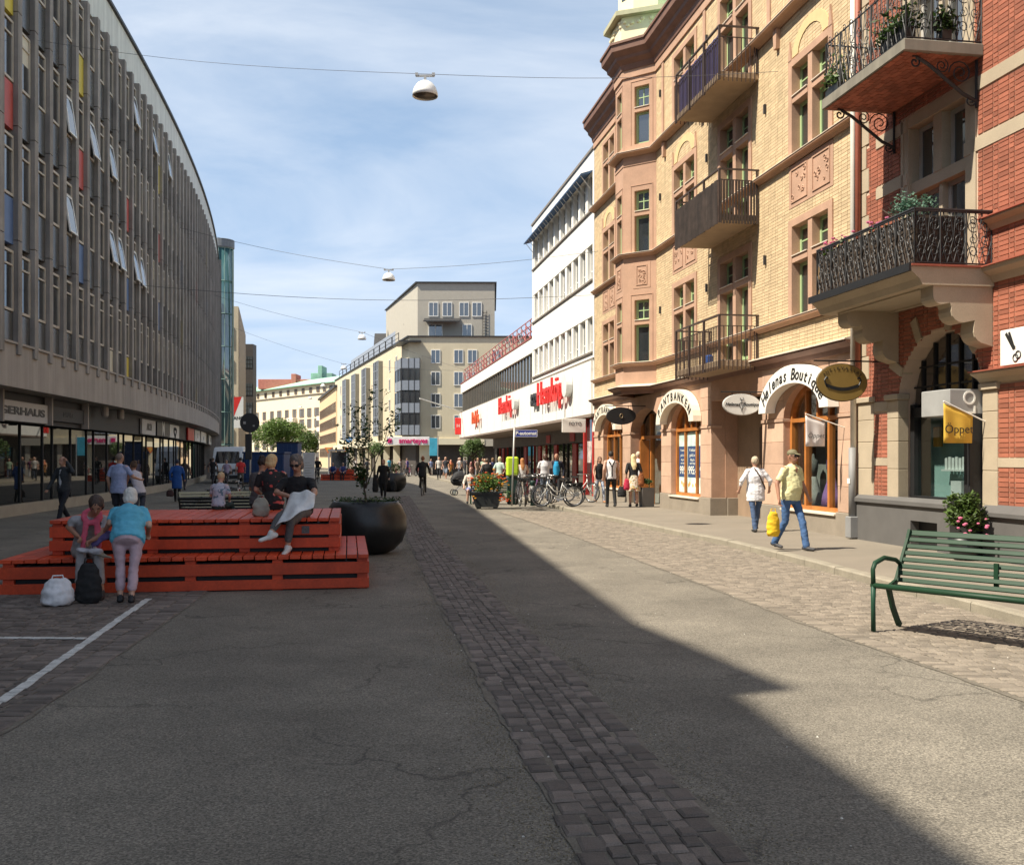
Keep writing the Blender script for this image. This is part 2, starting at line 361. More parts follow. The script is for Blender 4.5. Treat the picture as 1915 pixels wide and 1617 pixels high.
# white painted lines on the setts: the stones under the paint stay, a thin broken sheet on top
lay(bay, st, m_sett)
def paint_line(a, b, w):
    a = Vector((*a, 0)); b = Vector((*b, 0)); t = (b - a); Ln = t.length; t.normalize(); n_ = Vector((-t.y, t.x, 0)); mb = MB(); s = 0
    while s < Ln:
        l_ = R.uniform(.1, .2); e = min(s + l_ - R.uniform(.006, .02), Ln); j = R.uniform(-.008, .008); ww = w * R.uniform(.85, 1.05)
        p = [a + t * s + n_ * (j - ww / 2), a + t * e + n_ * (j - ww / 2), a + t * e + n_ * (j + ww / 2), a + t * s + n_ * (j + ww / 2)]
        mb.add([(q.x, q.y, .0235) for q in p] + [(q.x, q.y, .019) for q in p], [(0, 1, 2, 3), (0, 4, 5, 1), (1, 5, 6, 2), (2, 6, 7, 3), (3, 7, 4, 0)]); s += l_
    mb.build('painted_line', m_paint, bay)
paint_line(ground(0, 1318), ground(278, 1122), .085); paint_line((-3.55, 6.82), (-2.6, 2.5), .1)
paint_line(ground(-120, 1195), ground(160, 1197), .085)

# loose grit and sand lying along the edges of the gutter, bits of litter
def grit(name, mat, n, gen, size, seed):
    r = random.Random(seed); V = []; Fc = []; T = []
    for i in range(n):
        x, y, z = gen(r); s_ = r.uniform(*size); a = r.uniform(0, 6.28); o = len(V)
        V += [(x + s_ * math.cos(a), y + s_ * math.sin(a), z), (x + s_ * math.cos(a + 2.2), y + s_ * math.sin(a + 2.2), z), (x + s_ * math.cos(a + 4.3), y + s_ * math.sin(a + 4.3), z), (x, y, z + s_ * .8)]
        Fc += [(o, o + 1, o + 3), (o + 1, o + 2, o + 3), (o + 2, o, o + 3)]; T += [r.random()] * 3
    me = bpy.data.meshes.new(name); me.from_pydata(V, [], Fc); me.materials.append(mat); at_ = me.attributes.new('tint', 'FLOAT', 'FACE'); at_.data.foreach_set('value', T); me.update()
    return obj(name, me, None, kind='stuff', label=dict(grit='fine sandy grit lying along the cobbled gutter strip', litter='tiny pale scraps of litter scattered over the street')[name], cat=name)
m_grit = M('grit', (.23, .19, .13), .95, var=.2, tint=.5); m_lit = M('litter', (.6, .57, .5), .9, tint=.3)
def gg(r):
    y = 3.2 + 18 * r.random() ** 1.6; s_ = r.random() < .6; e = abs(r.gauss(0, .16)); return ((gl(y) - .01 - e) if s_ else (gr(y) + .01 + e), y, .001)
grit('grit', m_grit, 9000, gg, (.003, .008), 3)
grit('litter', m_lit, 150, lambda r: (r.uniform(-1, 5), 4 + 22 * r.random(), .019), (.004, .010), 4)
# ------------------------------------------------------------------ left building, long concrete facade on a curve
def lx(y):
    d = y - 26.6; return -13.4 - .11 * d - (.0016 * d * d if d > 0 else 0)
LP = []; LS = [0.0]; yv = -16.0
while yv < 81.5: LP.append((lx(yv), yv)); yv += .1
for i in range(1, len(LP)): LS.append(LS[-1] + math.dist(LP[i], LP[i - 1]))
def lpt(s, d=0.0, z=0.0):
    i = min(max(np.searchsorted(LS, s) - 1, 0), len(LP) - 2); t = (s - LS[i]) / (LS[i + 1] - LS[i])
    x = LP[i][0] + t * (LP[i + 1][0] - LP[i][0]); y = LP[i][1] + t * (LP[i + 1][1] - LP[i][1])
    j0, j1 = max(i - 8, 0), min(i + 9, len(LP) - 1); tx, ty = LP[j1][0] - LP[j0][0], LP[j1][1] - LP[j0][1]; k = math.hypot(tx, ty); tx /= k; ty /= k
    return Vector((x + ty * d, y - tx * d, z)), math.atan2(-ty, -tx)
def s_px(px, d=0.0):
    a, b = 0.0, LS[-1]
    ss = np.linspace(30, LS[-1], 1500); best = min(ss, key=lambda s: abs((lambda p: CX + F * p.x / p.y)(lpt(s, d)[0]) - px)); return float(best)
def sweep(name, prof, mat, parent, s0, s1, step=1.2, closed=True, smooth=False):   # profile (d,z) swept along the curve
    mb = MB(); n = max(2, int((s1 - s0) / step)); k = len(prof)
    for i in range(n + 1):
        s = s0 + (s1 - s0) * i / n
        for d, z in prof: mb.v.append(tuple(lpt(s, d, z)[0]))
    for i in range(n):
        for j in range(k if closed else k - 1):
            mb.f.append((i * k + j, (i + 1) * k + j, (i + 1) * k + (j + 1) % k, i * k + (j + 1) % k)); mb.m.append(0)
    if closed: mb.f += [tuple(range(k)), tuple(range(n * k + k - 1, n * k - 1, -1))]; mb.m += [0, 0]
    return mb.build(name, mat, parent, smooth)
m_conc = M('left_pilaster_concrete', (.265, .245, .228), .9, var=.24, scale=1.2, grain=.15, streak=.4, bump=.2)
m_band = M('left_band_concrete', (.34, .305, .275), .9, var=.12, scale=1, grain=.12, streak=.22, bump=.15)
m_lwall = M('left_wall_dark', (.12, .115, .11), .85, var=.2)
m_lframe = M('left_window_frame', (.50, .45, .38), .6, var=.12)
m_lspan = M('left_spandrel_glass', (.085, .085, .082), .25, var=.25, scale=.8)
m_lpane = glass('left_pane', (.03, .033, .035), .06)
m_yel = M('panel_yellow', (.62, .50, .07), .5, var=.1, streak=.12); m_red = M('panel_red', (.46, .085, .07), .5, var=.12, streak=.12); m_blu = M('panel_blue', (.10, .17, .34), .5, var=.12, streak=.12); m_cream = M('panel_cream', (.6, .56, .45), .6)
m_roofw = M('left_parapet_metal', (.60, .61, .55), .6, var=.08, streak=.2); m_dark = M('dark_metal', (.03, .03, .032), .5, var=.1); m_blk = M('black_matt', (.012, .012, .013), .6, var=.1)
m_shopin = M('shop_interior', (.05, .047, .042), .9, var=.3); m_tile = M('shop_plinth', (.33, .29, .23), .7)
m_shopglass = glass('shop_glass', (.010, .012, .012), .015, .5); m_shopglass.node_tree.nodes['Principled BSDF'].inputs['IOR'].default_value = 1.38
lb = thing('department_building', 'long curved grey concrete building with narrow window bays filling the left side', 'building')
SE = LS[-1]; S0 = s_px(-160)
# core mass, casts the long shadow over the street
sweep('wall', [(-.12, 4.3), (-.12, 17.3), (-9, 17.3), (-9, 0), (-1.5, 0), (-1.5, 4.3)], m_lwall, lb, 0, SE - .05)
sweep('parapet', [(.02, 16.62), (.02, 18.02), (-.2, 18.02), (-.2, 16.62)], m_roofw, lb, 0, SE)
sweep('roof_edge', [(.12, 18.03), (.12, 18.14), (-.3, 18.14), (-.3, 18.03)], m_dark, lb, 0, SE)
sweep('fascia', [(.14, 3.58), (.14, 4.74), (-.1, 4.74), (-.1, 3.75), (-1.46, 3.75), (-1.46, 3.58)], m_band, lb, 0, SE)
sweep('sign_band', [(-.62, 2.72), (-.62, 3.57), (-1.4, 3.57), (-1.4, 2.72)], m_blk, lb, 0, SE - .6)
sweep('plinth', [(-.85, 0), (-.85, .34), (-1.4, .34), (-1.4, 0)], m_tile, lb, 10, SE - .6)
# unseen roof wedge added out of frame, shaped to cast the asphalt's shadow spike
hd = MB(); a, ra = lpt(19.2); b_, rb = lpt(21.9)
p0, p1 = lpt(18.3, .1)[0], lpt(21.2, .1)[0]; q0, q1 = lpt(18.3, -2)[0], lpt(21.2, -2)[0]
hd.add([(p0.x, p0.y, 18.14), (p1.x, p1.y, 18.14), (q1.x, q1.y, 18.14), (q0.x, q0.y, 18.14), (p0.x, p0.y, 18.85), (q0.x, q0.y, 18.85), (p1.x, p1.y, 18.2), (q1.x, q1.y, 18.2)],
       [(0, 1, 6, 4), (1, 2, 7, 6), (2, 3, 5, 7), (3, 0, 4, 5), (4, 6, 7, 5), (0, 3, 2, 1)]); hd.build('roof_shadow_wedge', m_dark, lb)
# pilasters, windows, spandrels
SP = 1.2; ST = 3.05; Z0 = 4.45
pil = MB().box(-.145, .145, -.1, .2, .012, ST - .012).mesh('pilaster', m_conc)
wf = MB()
for x0, x1, z0, z1 in ((-.44, .44, 0, .07), (-.44, .44, 1.55, 1.62), (-.44, -.37, .07, 1.55), (.37, .44, .07, 1.55), (-.37, .37, 1.2, 1.25)): wf.box(x0, x1, -.02, .09, z0, z1)
wfm = wf.mesh('window', m_lframe); pane = MB().box(-.37, .37, .03, .05, .07, 1.55).mesh('pane', m_lpane)
blind = MB().box(-.37, .37, .03, 0.055, .8, 1.55).mesh('blind', m_cream)
opf = MB()
for x0, x1, z0, z1 in ((-.37, .37, -1.2, -1.14), (-.37, .37, -.06, 0), (-.37, -.31, -1.14, -.06), (.31, .37, -1.14, -.06)): opf.box(x0, x1, -.02, .02, z0, z1)
opm = opf.mesh('open_sash', M('sash_white', (.75, .75, .72), .5)); opp = MB().box(-.31, .31, -.008, .008, -1.14, -.06).mesh('pane', glass('left_pane_open', (.12, .135, .15), .05))
spm = {k: MB().box(-.455, .455, -.08, .07, 0, 1.22).mesh('spandrel', v) for k, v in dict(d=m_lspan, y=m_yel, r=m_red, b=m_blu, c=m_cream).items()}
ledge = MB().box(-.45, .45, -.1, .2, 4.72, 4.78).mesh('ledge', m_band)
CP = {0: 'yrbd', 5: 'yrbd', 10: 'drby', 15: 'yrbd', 20: 'dbyr', 25: 'drby', 30: 'ybdr', 35: 'drbd'}
openw = {(4, 2), (4, 1), (6, 2), (8, 1), (8, 2), (9, 1), (11, 3), (11, 1), (12, 1), (14, 3), (17, 3)}
sb = s_px(23) - .6 * 0  # a pilaster stands at px 23
kmin = int((S0 - sb) / SP); kmax = int((SE - .5 - sb) / SP)
for k in range(kmin, kmax + 1):
    s = sb + k * SP; p, rz = lpt(s)
    jit = ((k * 7) % 3 - 1) * .10 if k % 2 else 0
    for i in range(4): obj('pilaster', pil, lb, (p.x, p.y, Z0 + i * ST), rz)
    if k == kmax: break
    p, rz = lpt(s + SP / 2); bay_i = k + 1
    obj('ledge', ledge, lb, (p.x, p.y, 0), rz)
    for i in range(4):
        zb = Z0 + i * ST
        c = CP.get(bay_i, 'dddd')[3 - i]
        if bay_i == 8 and i == 0: c = 'c'
        obj('spandrel', spm[c], lb, (p.x, p.y, zb - .12 + (.4 if i == 0 else 0)), rz).scale = (1, 1, 1 if i else .68)
        w = obj('window', wfm, lb, (p.x, p.y, zb + 1.14), rz)
        if (bay_i, i) in openw:
            o = obj('open_sash', opm, w, (0, .09, 1.2)); o.rotation_euler = (rad(7 + 5 * R.random()), 0, 0); obj('pane', opp, o)
        pn = obj('pane', pane, w)
        if R.random() < .12: obj('blind', blind, w)
# shopfront glazing
gp = MB().box(-.58, .58, -.02, .02, .36, 2.7).mesh('shop_pane', m_shopglass); gm = MB().box(-.03, .03, -.06, .03, .34, 2.73).mesh('mullion', m_blk)
k = 0; s = S0
while s < SE - 1.4:
    p, rz = lpt(s, -1.05); wdt = 1.9 if k % 3 != 1 else .9
    o = obj('shop_pane', gp, lb, (p.x, p.y, 0), rz); o.scale = (wdt / 1.16, 1, 1)
    p2, rz2 = lpt(s + wdt / 2 + .02, -1.02); obj('mullion', gm, lb, (p2.x, p2.y, 0), rz2); k += 1
    s += wdt / 2 + .02 + (1.9 if k % 3 != 1 else .9) / 2 + .02
# dividers and brackets below the fascia
for px in (-2, 91, 159): 
    p, rz = lpt(s_px(px, -.5), -.5); MB().box(-.05, .05, -.1, .12, 2.7, 3.58).build('sign_divider', m_band, lb, loc=(p.x, p.y, 0), rz=rz)
for px in (196, 226):
    p, rz = lpt(s_px(px, -.3), -.3); MB().lathe([(.1, 3.2), (.13, 3.25), (.13, 3.58)], 12).build('downlight', m_band, lb, loc=(p.x, p.y, 0), rz=rz)
# end wall and downpipe
p, rz = lpt(SE - .02)
MB().box(-.14, .1, -9, .3, 0, 18.0).build('end_wall', m_conc, lb, loc=(p.x, p.y, 0), rz=rz)
# shop signs hung below the fascia
m_sgr = M('sign_grey', (.42, .42, .43), .5, var=.05); m_swh = M('sign_white', (.62, .62, .6), .5, var=.06); m_sred = M('sign_red', (.55, .02, .015), .5); m_ink = M('sign_ink', (.02, .02, .02), .5, var=0)
FM = frame_mat((0, 0, 0), (-1, 0, 0), (0, 1, 0))
def lsign(px0, px1, z0, z1, board, txt, size, tm, label, d=-.5, cat='shop sign'):
    s0, s1 = s_px(px0, d), s_px(px1, d); sm = (s0 + s1) / 2; p, rz = lpt(sm, d); w = (s1 - s0) / 2
    t = thing('shop_sign', label, cat, (p.x, p.y, 0), rz)
    MB().cbox(-w, w, -.1, 0, z0, z1, .012).build('board', board, t)
    if txt:
        mb = MB(); add_text(mb, txt, size, Matrix.Translation((0, .008, (z0 + z1) / 2)) @ FM, bold=.012 if size > .3 else .004); mb.build('lettering', tm, t)
    return t
big_ = lsign(-92, 88, 2.74, 3.32, m_sgr, '', .36, m_ink, 'pale grey shop sign with stencilled black capitals, nearest on the left facade')
v_, f_ = text_mesh('LAGERHAUS', 1, depth=.02, bold=.035); v_ = np.array(v_); s0_, s1_, sm_ = s_px(-26, -.5), s_px(82, -.5), (s_px(-92, -.5) + s_px(88, -.5)) / 2; v_[:, 0] = (v_[:, 0] - v_[:, 0].min()) / (v_[:, 0].max() - v_[:, 0].min()) * (s1_ - s0_) + s0_ - sm_
MB().add([(-p[0], .008 + p[2], 3.03 + p[1] * .3) for p in v_], f_).build('lettering', m_ink, big_)
lsign(95, 157, 2.86, 3.34, m_blk, 'CARLINGS', .22, m_dark, 'black shop sign with faint lettering beside the grey stencilled sign')
lsign(266, 291, 2.74, 3.42, m_sgr, 'ABCN', .42, m_dark, 'light grey square sign left of the big letter M')
lsign(294, 316, 2.74, 3.42, m_dark, 'M', .95, m_swh, 'dark square sign with a large pale letter M')
t = lsign(318, 335, 2.74, 3.42, m_swh, '', 1, m_ink, 'white square sign with a black heart outline')
hp = [Vector((.42 * math.sin(a) ** 3, .012, 3.06 + .022 * (13 * math.cos(a) - 5 * math.cos(2 * a) - 2 * math.cos(3 * a) - math.cos(4 * a)) * .8)) for a in np.linspace(0, 2 * math.pi, 24, endpoint=False)]
MB().tube(hp, .035, 6, closed=True).build('heart', m_ink, t)
lsign(352, 363, 2.74, 3.46, m_sred, '', 1, m_ink, 'plain red square sign under the far end of the left fascia')
t = lsign(365, 374, 2.74, 3.46, m_swh, 'Z', .4, m_ink, 'white sign with small dark mark, right beside the red sign')
lsign(376, 385, 2.74, 3.46, m_swh, 'e', .5, m_blu, 'white sign with small blue mark near the end of the left facade')
lsign(391, 400, 2.74, 3.46, m_swh, 'O', .5, m_ink, 'white sign with dark round mark, last under the left fascia')
# green glass stair tower at the end, then stone buildings
m_gg = glass('tower_glass', (.06, .14, .15), .08); m_ggf = M('tower_frame', (.22, .34, .30), .5)
tx, ty = at(415, 800, 85).x, 85.0
tw = thing('stair_tower', 'round green glass stair tower behind the long grey facade', 'tower', (tx, ty, 0))
MB().lathe([(.92, 0), (.92, 19.6)], 24).build('shaft', m_gg, tw, smooth=True)
MB().lathe([(.97, 19.6), (1.05, 19.7), (1.05, 20.35), (.9, 20.4)], 24).build('cap', M('tower_cap', (.16, .17, .18), .5), tw)
mb = MB()
for j in range(12):
    a = 2 * math.pi * j / 12; mb.tube([(.95 * math.cos(a), .95 * math.sin(a), 0), (.95 * math.cos(a), .95 * math.sin(a), 19.6)], .03, 4)
for z in np.arange(2.8, 19.6, 2.8): mb.tube([(.95 * math.cos(a), .95 * math.sin(a), z) for a in np.linspace(0, 2 * math.pi, 24, endpoint=False)], .035, 4, closed=True)
mb.build('mullions', m_ggf, tw)
MB().tube([(1.05, -.4, 0), (1.05, -.4, 19.4)], .09, 8).build('downpipe', M('pipe_verdigris', (.30, .38, .31), .7), tw)

def box_house(name, label, corner, ang, wf, ws, h, wall, frame, pane, rows, fcols, scols, z0=4.2, ww=1.1, wh=1.5, roof=None, cat='building', roofh=.3):
    """house with its near corner at `corner`; front runs along local +x (right), side runs along +y (away)."""
    t = thing(name, label, cat, (corner[0], corner[1], 0), ang)
    def wallface(L_, along):
        pass
    MB().box(0, wf, 0, ws, 0, h).build('wall', wall, t)
    MB().box(-.25, wf + .25, -.25, ws + .25, h + .002, h + roofh).build('roof', roof or m_dark, t)
    wm = MB(); wm.box(-ww / 2, ww / 2, -.07, -.004, 0, wh); 
    fr = MB()
    for x0, x1, a, b in ((-ww / 2 - .06, -ww / 2, -.06, wh + .06), (ww / 2, ww / 2 + .06, -.06, wh + .06), (-ww / 2, ww / 2, -.1, 0), (-ww / 2, ww / 2, wh, wh + .06), (-.03, .03, 0, wh)): fr.box(x0, x1, -.13, -.01, a, b)
    frm = fr.mesh('window', frame); pm = wm.mesh('pane', pane); dz = (h - z0) / rows
    for r in range(rows):
        zz = z0 + dz * r + dz * .2
        for x in fcols:
            w = obj('window', frm, t, (x, 0, zz)); obj('pane', pm, w)
        for y in scols:
            w = obj('window', frm, t, (0, y, zz), rad(-90)); obj('pane', pm, w)
            
    return t
# ------------------------------------------------------------------ helpers for right-hand facades (local u, d, z)
def holes_wall(mb, u0, u1, z0, z1, holes, d0, d1, m=0):
    us = sorted({u0, u1, *[min(max(h[0], u0), u1) for h in holes], *[min(max(h[1], u0), u1) for h in holes]})
    for a, b in zip(us, us[1:]):
        if b - a < 1e-5: continue
        c = (a + b) / 2; iv = sorted((h[2], h[3]) for h in holes if h[0] < c < h[1]); z = z0
        for p, q in iv:
            if p > z: mb.box(a, b, d0, d1, z, min(p, z1), m)
            z = max(z, q)
        if z < z1: mb.box(a, b, d0, d1, z, z1, m)
    return mb
def bricks(parent, name, mat, u0, u1, z0, z1, cut, far_first, L_=.25, hc=.075, d=0.0, dep=.012, joint=.009, limit=300, score=None):
    """courses of single bricks; cut(z) -> list of (ua, ub) intervals without brick"""
    B = []; n = int((z1 - z0) / hc)
    for i in range(n):
        zb = z0 + i * hc; zc = zb + hc / 2; gaps = sorted(cut(zc)); u = u0 - R.uniform(0, .05); k = i
        off = (i % 2) * .125
        edges = []; x = u0 - off; j = 0
        while x < u1:
            l_ = L_ if (j + i) % 2 == 0 else L_ / 2
            edges.append((x, x + l_)); x += l_; j += 1
        for a, b in edges:
            segs = [(max(a, u0), min(b, u1))]
            for g0, g1 in gaps:
                ns = []
                for p, q in segs:
                    if g1 <= p or g0 >= q: ns.append((p, q)); continue
                    if g0 - p > .03: ns.append((p, g0))
                    if q - g1 > .03: ns.append((g1, q))
                segs = ns
            for p, q in segs:
                if q - p > .03: B.append((p + joint / 2, q - joint / 2, zb + joint / 2, zb + hc - joint / 2))
    B.sort(key=lambda b: score((b[0] + b[1]) / 2, (b[2] + b[3]) / 2))
    unit = MB().add([(0,0,0),(1,0,0),(1,0,1),(0,0,1),(0,1,0),(1,1,0),(1,1,1),(0,1,1)], [(4,7,6,5),(0,1,5,4),(3,7,6,2)[::-1],(0,4,7,3),(1,2,6,5)])
    vs = [MB().add(unit.v, unit.f).mesh('brick', mat, tint=t / 11) for t in range(12)]
    for b in B[:limit]:
        o = obj(name, R.choice(vs), parent, (b[0], d - dep, b[2])); o.scale = (b[1] - b[0], dep + R.uniform(-.002, .002), b[3] - b[2])
    rest = B[limit:]; uv = np.array(unit.v); V = np.empty((len(rest) * 8, 3)); T = []; Fc = []
    for i, b in enumerate(rest):
        V[i * 8:i * 8 + 8] = uv * np.array((b[1] - b[0], dep + R.uniform(-.002, .002), b[3] - b[2])) + np.array((b[0], d - dep, b[2]))
        Fc += [tuple(x + i * 8 for x in f) for f in unit.f]; T += [R.random()] * 5
    me = bpy.data.meshes.new('far_bricks'); me.from_pydata(V.tolist(), [], Fc); me.materials.append(mat)
    a = me.attributes.new('tint', 'FLOAT', 'FACE'); a.data.foreach_set('value', T); me.update()
    obj('far_bricks', me, parent, kind='stuff')
def mitre_sweep(mb, path, prof, m=0, mtop=None):
    """path (u,d) left to right with outside = +d side when u decreases... profile (out, z) closed polygon"""
    n = len(path); k = len(prof); o = len(mb.v)
    for i, (u, d) in enumerate(path):
        def nrm(a, b):
            t = Vector((b[0] - a[0], b[1] - a[1])).normalized(); return Vector((-t.y, t.x))
        ns = []
        if i > 0: ns.append(nrm(path[i - 1], path[i]))
        if i < n - 1: ns.append(nrm(path[i], path[i + 1]))
        nn = sum(ns, Vector((0, 0))).normalized(); sc = 1 / max(.4, nn.dot(ns[0]))
        for q, z in prof: mb.v.append((u + nn.x * q * sc, d + nn.y * q * sc, z))
    for i in range(n - 1):
        for j in range(k): mb.f.append((o + i * k + j, o + (i + 1) * k + j, o + (i + 1) * k + (j + 1) % k, o + i * k + (j + 1) % k)); mb.m.append(m if not mtop or prof[j] not in mtop else 1)
    mb.f += [tuple(o + j for j in range(k)), tuple(o + (n - 1) * k + j for j in range(k))[::-1]]; mb.m += [m, m]
    return mb
def ell(c, z, a, b, n=18, t0=0, t1=math.pi): return [(c + a * math.cos(t), z + b * math.sin(t)) for t in np.linspace(t0, t1, n)]
def arch_wall(mb, c, h, spring, rise, ztop, d0, d1, m=0, n=14):    # masonry above an elliptical arch
    p = ell(c, spring, h, rise, n)
    for a, b in zip(p, p[1:]): mb.prism([a, b, (b[0], ztop), (a[0], ztop)], d0, d1, m)
    return mb
# ------------------------------------------------------------------ yellow brick house
m_ybrick = M('yellow_brick', (.59, .445, .27), .85, var=.1, scale=1.2, grain=.12, tint=.13, bump=.15)
m_ymort = M('yellow_mortar', (.27, .195, .105), .95, var=.15)
m_sand = M('red_sandstone', (.46, .285, .195), .88, var=.16, scale=1.6, grain=.14, gscale=50, bump=.25, bscale=40)
m_sandl = M('light_sandstone', (.50, .335, .235), .88, var=.16, scale=1.6, grain=.14, gscale=60, bump=.2, bscale=50)
m_cap = M('pale_sill_metal', (.72, .63, .52), .6, var=.1)
m_plin = M('granite_plinth', (.27, .23, .18), .85, var=.15, scale=2, grain=.3, bump=.3)
m_green = M('green_window_paint', (.36, .49, .25), .5, var=.08)
m_pane = glass('window_pane', (.025, .03, .033), .05); m_curt = M('lace_curtain', (.55, .55, .52), .9, var=.2, scale=9)
m_iron = M('brown_iron', (.055, .035, .028), .6, var=.25, scale=5); m_wood = M('varnished_wood', (.42, .155, .035), .45, var=.2, scale=3, streak=.25)
m_brown = M('brown_cornice', (.19, .10, .07), .7, var=.2); m_slab = M('balcony_concrete', (.36, .26, .17), .9, var=.15)
m_cream2 = M('cream_render', (.82, .74, .50), .8, var=.06); m_copper = M('copper_green', (.27, .46, .36), .7, var=.15)
yb = thing('yellow_brick_house', 'yellow brick house with red sandstone trim, green windows and a corner oriel', 'building', (U0[0], U0[1], 0), UA)
ROWS = [(4.8, 6.13, 6.87), (8.4, 9.7, 10.45), (11.98, 13.1, 13.87)]
COLS = {'A': (17.9, 19.5), 'B': (9.2, 11.0), 'D': (1.15, 2.85)}
holes = []
for a, b in COLS.values():
    for z0, zt, z1 in ROWS: holes.append((a - .18, b + .18, z0 - .08, z1 + .16))
for i, (z0, zt, z1) in enumerate(ROWS): holes.append((5.12, 7.38, (4.12, 7.62, 11.08)[i], z1 + .16))
ORI = (12.83, 15.52)
mb = MB(); holes_wall(mb, .02, 21, 4.06, 14.6, holes + [(ORI[0] + .05, ORI[1] - .05, 4.06, 14.6)], -.4, -.012); mb.build('wall', m_ymort, yb)
MB().box(.02, 21, -9, -.9, 0, 15).build('core', m_ymort, yb)
MB().box(.05, 20.95, -.9, -.42, 4.06, 4.2).build('floor_slab', m_ymort, yb)
RELIEF = [(a - .18, b + .18, 7.3, 8.25) for a, b in COLS.values()]
def ycut(z):
    iv = [(h[0], h[1]) for h in holes if h[2] < z < h[3]] + [ORI] + [(r[0], r[1]) for r in RELIEF if r[2] < z < r[3]]
    if 4.68 < z < 4.84 or 8.27 < z < 8.44 or 11.55 < z < 11.8: iv.append((-1, 30))
    return iv
def ysc(u, z): p = uw(u, 0, z); return p.x ** 2 + p.y ** 2 + (z - 1.7) ** 2
bricks(yb, 'brick', m_ybrick, .02, 21, 4.08, 14.5, ycut, None, score=ysc)
# string courses and cornice wrap the oriel; order u descending so that the outside is +d
OUT = [(21.02, 0), (15.52, 0), (14.66, .86), (13.69, .86), (12.83, 0), (.0, 0)][::-1]
OUT = [(p[0], p[1]) for p in OUT]
def string(name, prof, mats, path=None): mb = MB(); mitre_sweep(mb, path or OUT, prof); return mb.build(name, mats, yb)
string('ground_cornice', [(-.05, 3.8), (.06, 3.8), (.09, 3.9), (.24, 3.98), (.24, 4.02), (-.05, 4.02)], m_brown)
string('cornice_cap', [(-.05, 4.023), (.27, 4.023), (.27, 4.05), (-.05, 4.13)], m_cap)
for z, p in ((4.7, .16), (8.28, .16), (11.6, .24)):
    string('string_course', [(-.05, z), (.03, z), (p * .6, z + .06), (p, z + .08), (p, z + .115), (-.05, z + .115)], m_sand)
    string('sill_cap', [(-.05, z + .118), (p + .02, z + .118), (p + .02, z + .13), (-.05, z + .16)], m_cap)
string('eaves_cornice', [(-.05, 14.45), (.08, 14.45), (.12, 14.62), (.26, 14.75), (.28, 14.85), (.44, 15.0), (.46, 15.2), (-.05, 15.2)], m_brown)
string('frieze', [(-.03, 14.2), (.05, 14.2), (.05, 14.45), (-.03, 14.45)], m_sand)
string('gutter', [(.2, 15.203), (.5, 15.203), (.5, 15.28), (.2, 15.28)], m_brown)
# roof and turret
MB().prism([(.4, 15.2), (-9, 15.2), (-9, 19.5), (-3.2, 19.5)], .0, 21, ax='x').build('roof', m_copper, yb)
tp = [(12.6, -.6), (13.5, .98), (14.85, .98), (15.75, -.6)]
mb = MB(); mb.prism(tp, 15.31, 16.15, ax='z'); tur = mb.build('turret', m_cream2, yb)
mb = MB(); mb.prism([(12.35, -.6), (13.37, 1.2), (14.98, 1.2), (16.0, -.6)], 16.153, 16.3, ax='z'); mb.build('turret_cornice', M('turret_olive', (.42, .40, .26), .8), tur)
c = (14.17, -.15)
mb = MB(); mb.lathe([(1.05, 16.303), (1.05, 19.5), (1.3, 19.6), (1.3, 19.8), (.3, 21.5), (.05, 22.5)], 8, (c[0], c[1], 0)); mb.build('turret_drum', m_cream2, tur)
for j in range(8):
    a = 2 * math.pi * (j + .5) / 8; q = MB(); q.prism([(-.2, 16.9), (.2, 16.9), (.2, 18.2)] + [(.2 * math.cos(t), 18.2 + .2 * math.sin(t)) for t in np.linspace(.3, 2.84, 6)] + [(-.2, 18.2)], .955, .985)
    q.xf(Matrix.Translation((c[0], c[1], 0)) @ Matrix.Rotation(a - math.pi / 2, 4, 'Z')); q.build('turret_window', m_pane, tur)
mb = MB()
for j in range(40):
    t = R.random(); i = R.randrange(3); a = Vector(tp[i]); b = Vector(tp[i + 1]); p = a.lerp(b, t); mb.lathe([(.0, -.06), (.07, -.03), (.07, .03), (0, .06)], 6, (p.x, p.y, 15.95 + R.uniform(-.1, .1)))
mb.build('garland', m_cream2, tur)

def casement(mb, u0, u1, z0, z1, d, cross=False, m=0, w=.075, t=.05):
    mb.box(u0, u1, d, d + t, z0, z0 + w, m); mb.box(u0, u1, d, d + t, z1 - w, z1, m); mb.box(u0, u0 + w, d, d + t, z0 + w, z1 - w, m); mb.box(u1 - w, u1, d, d + t, z0 + w, z1 - w, m)
    if cross:
        c = (u0 + u1) / 2; zc = (z0 + z1) / 2; mb.box(c - .014, c + .014, d + .01, d + t - .01, z0 + w, z1 - w, m); mb.box(u0 + w, c - .014, d + .01, d + t - .01, zc - .014, zc + .014, m); mb.box(c + .014, u1 - w, d + .01, d + t - .01, zc - .014, zc + .014, m)
def fill_light(parent, u0, u1, z0, z1, d=-.2, cross=False, xf=None):
    mb = MB(); casement(mb, u0, u1, z0, z1, d, cross)
    if xf is not None: mb.xf(xf)
    w = mb.build('window', m_green, parent)
    p = MB().box(u0 + .05, u1 - .05, d + .015, d + .025, z0 + .05, z1 - .05)
    if xf is not None: p.xf(xf)
    p.build('pane', m_pane, w)
    return w
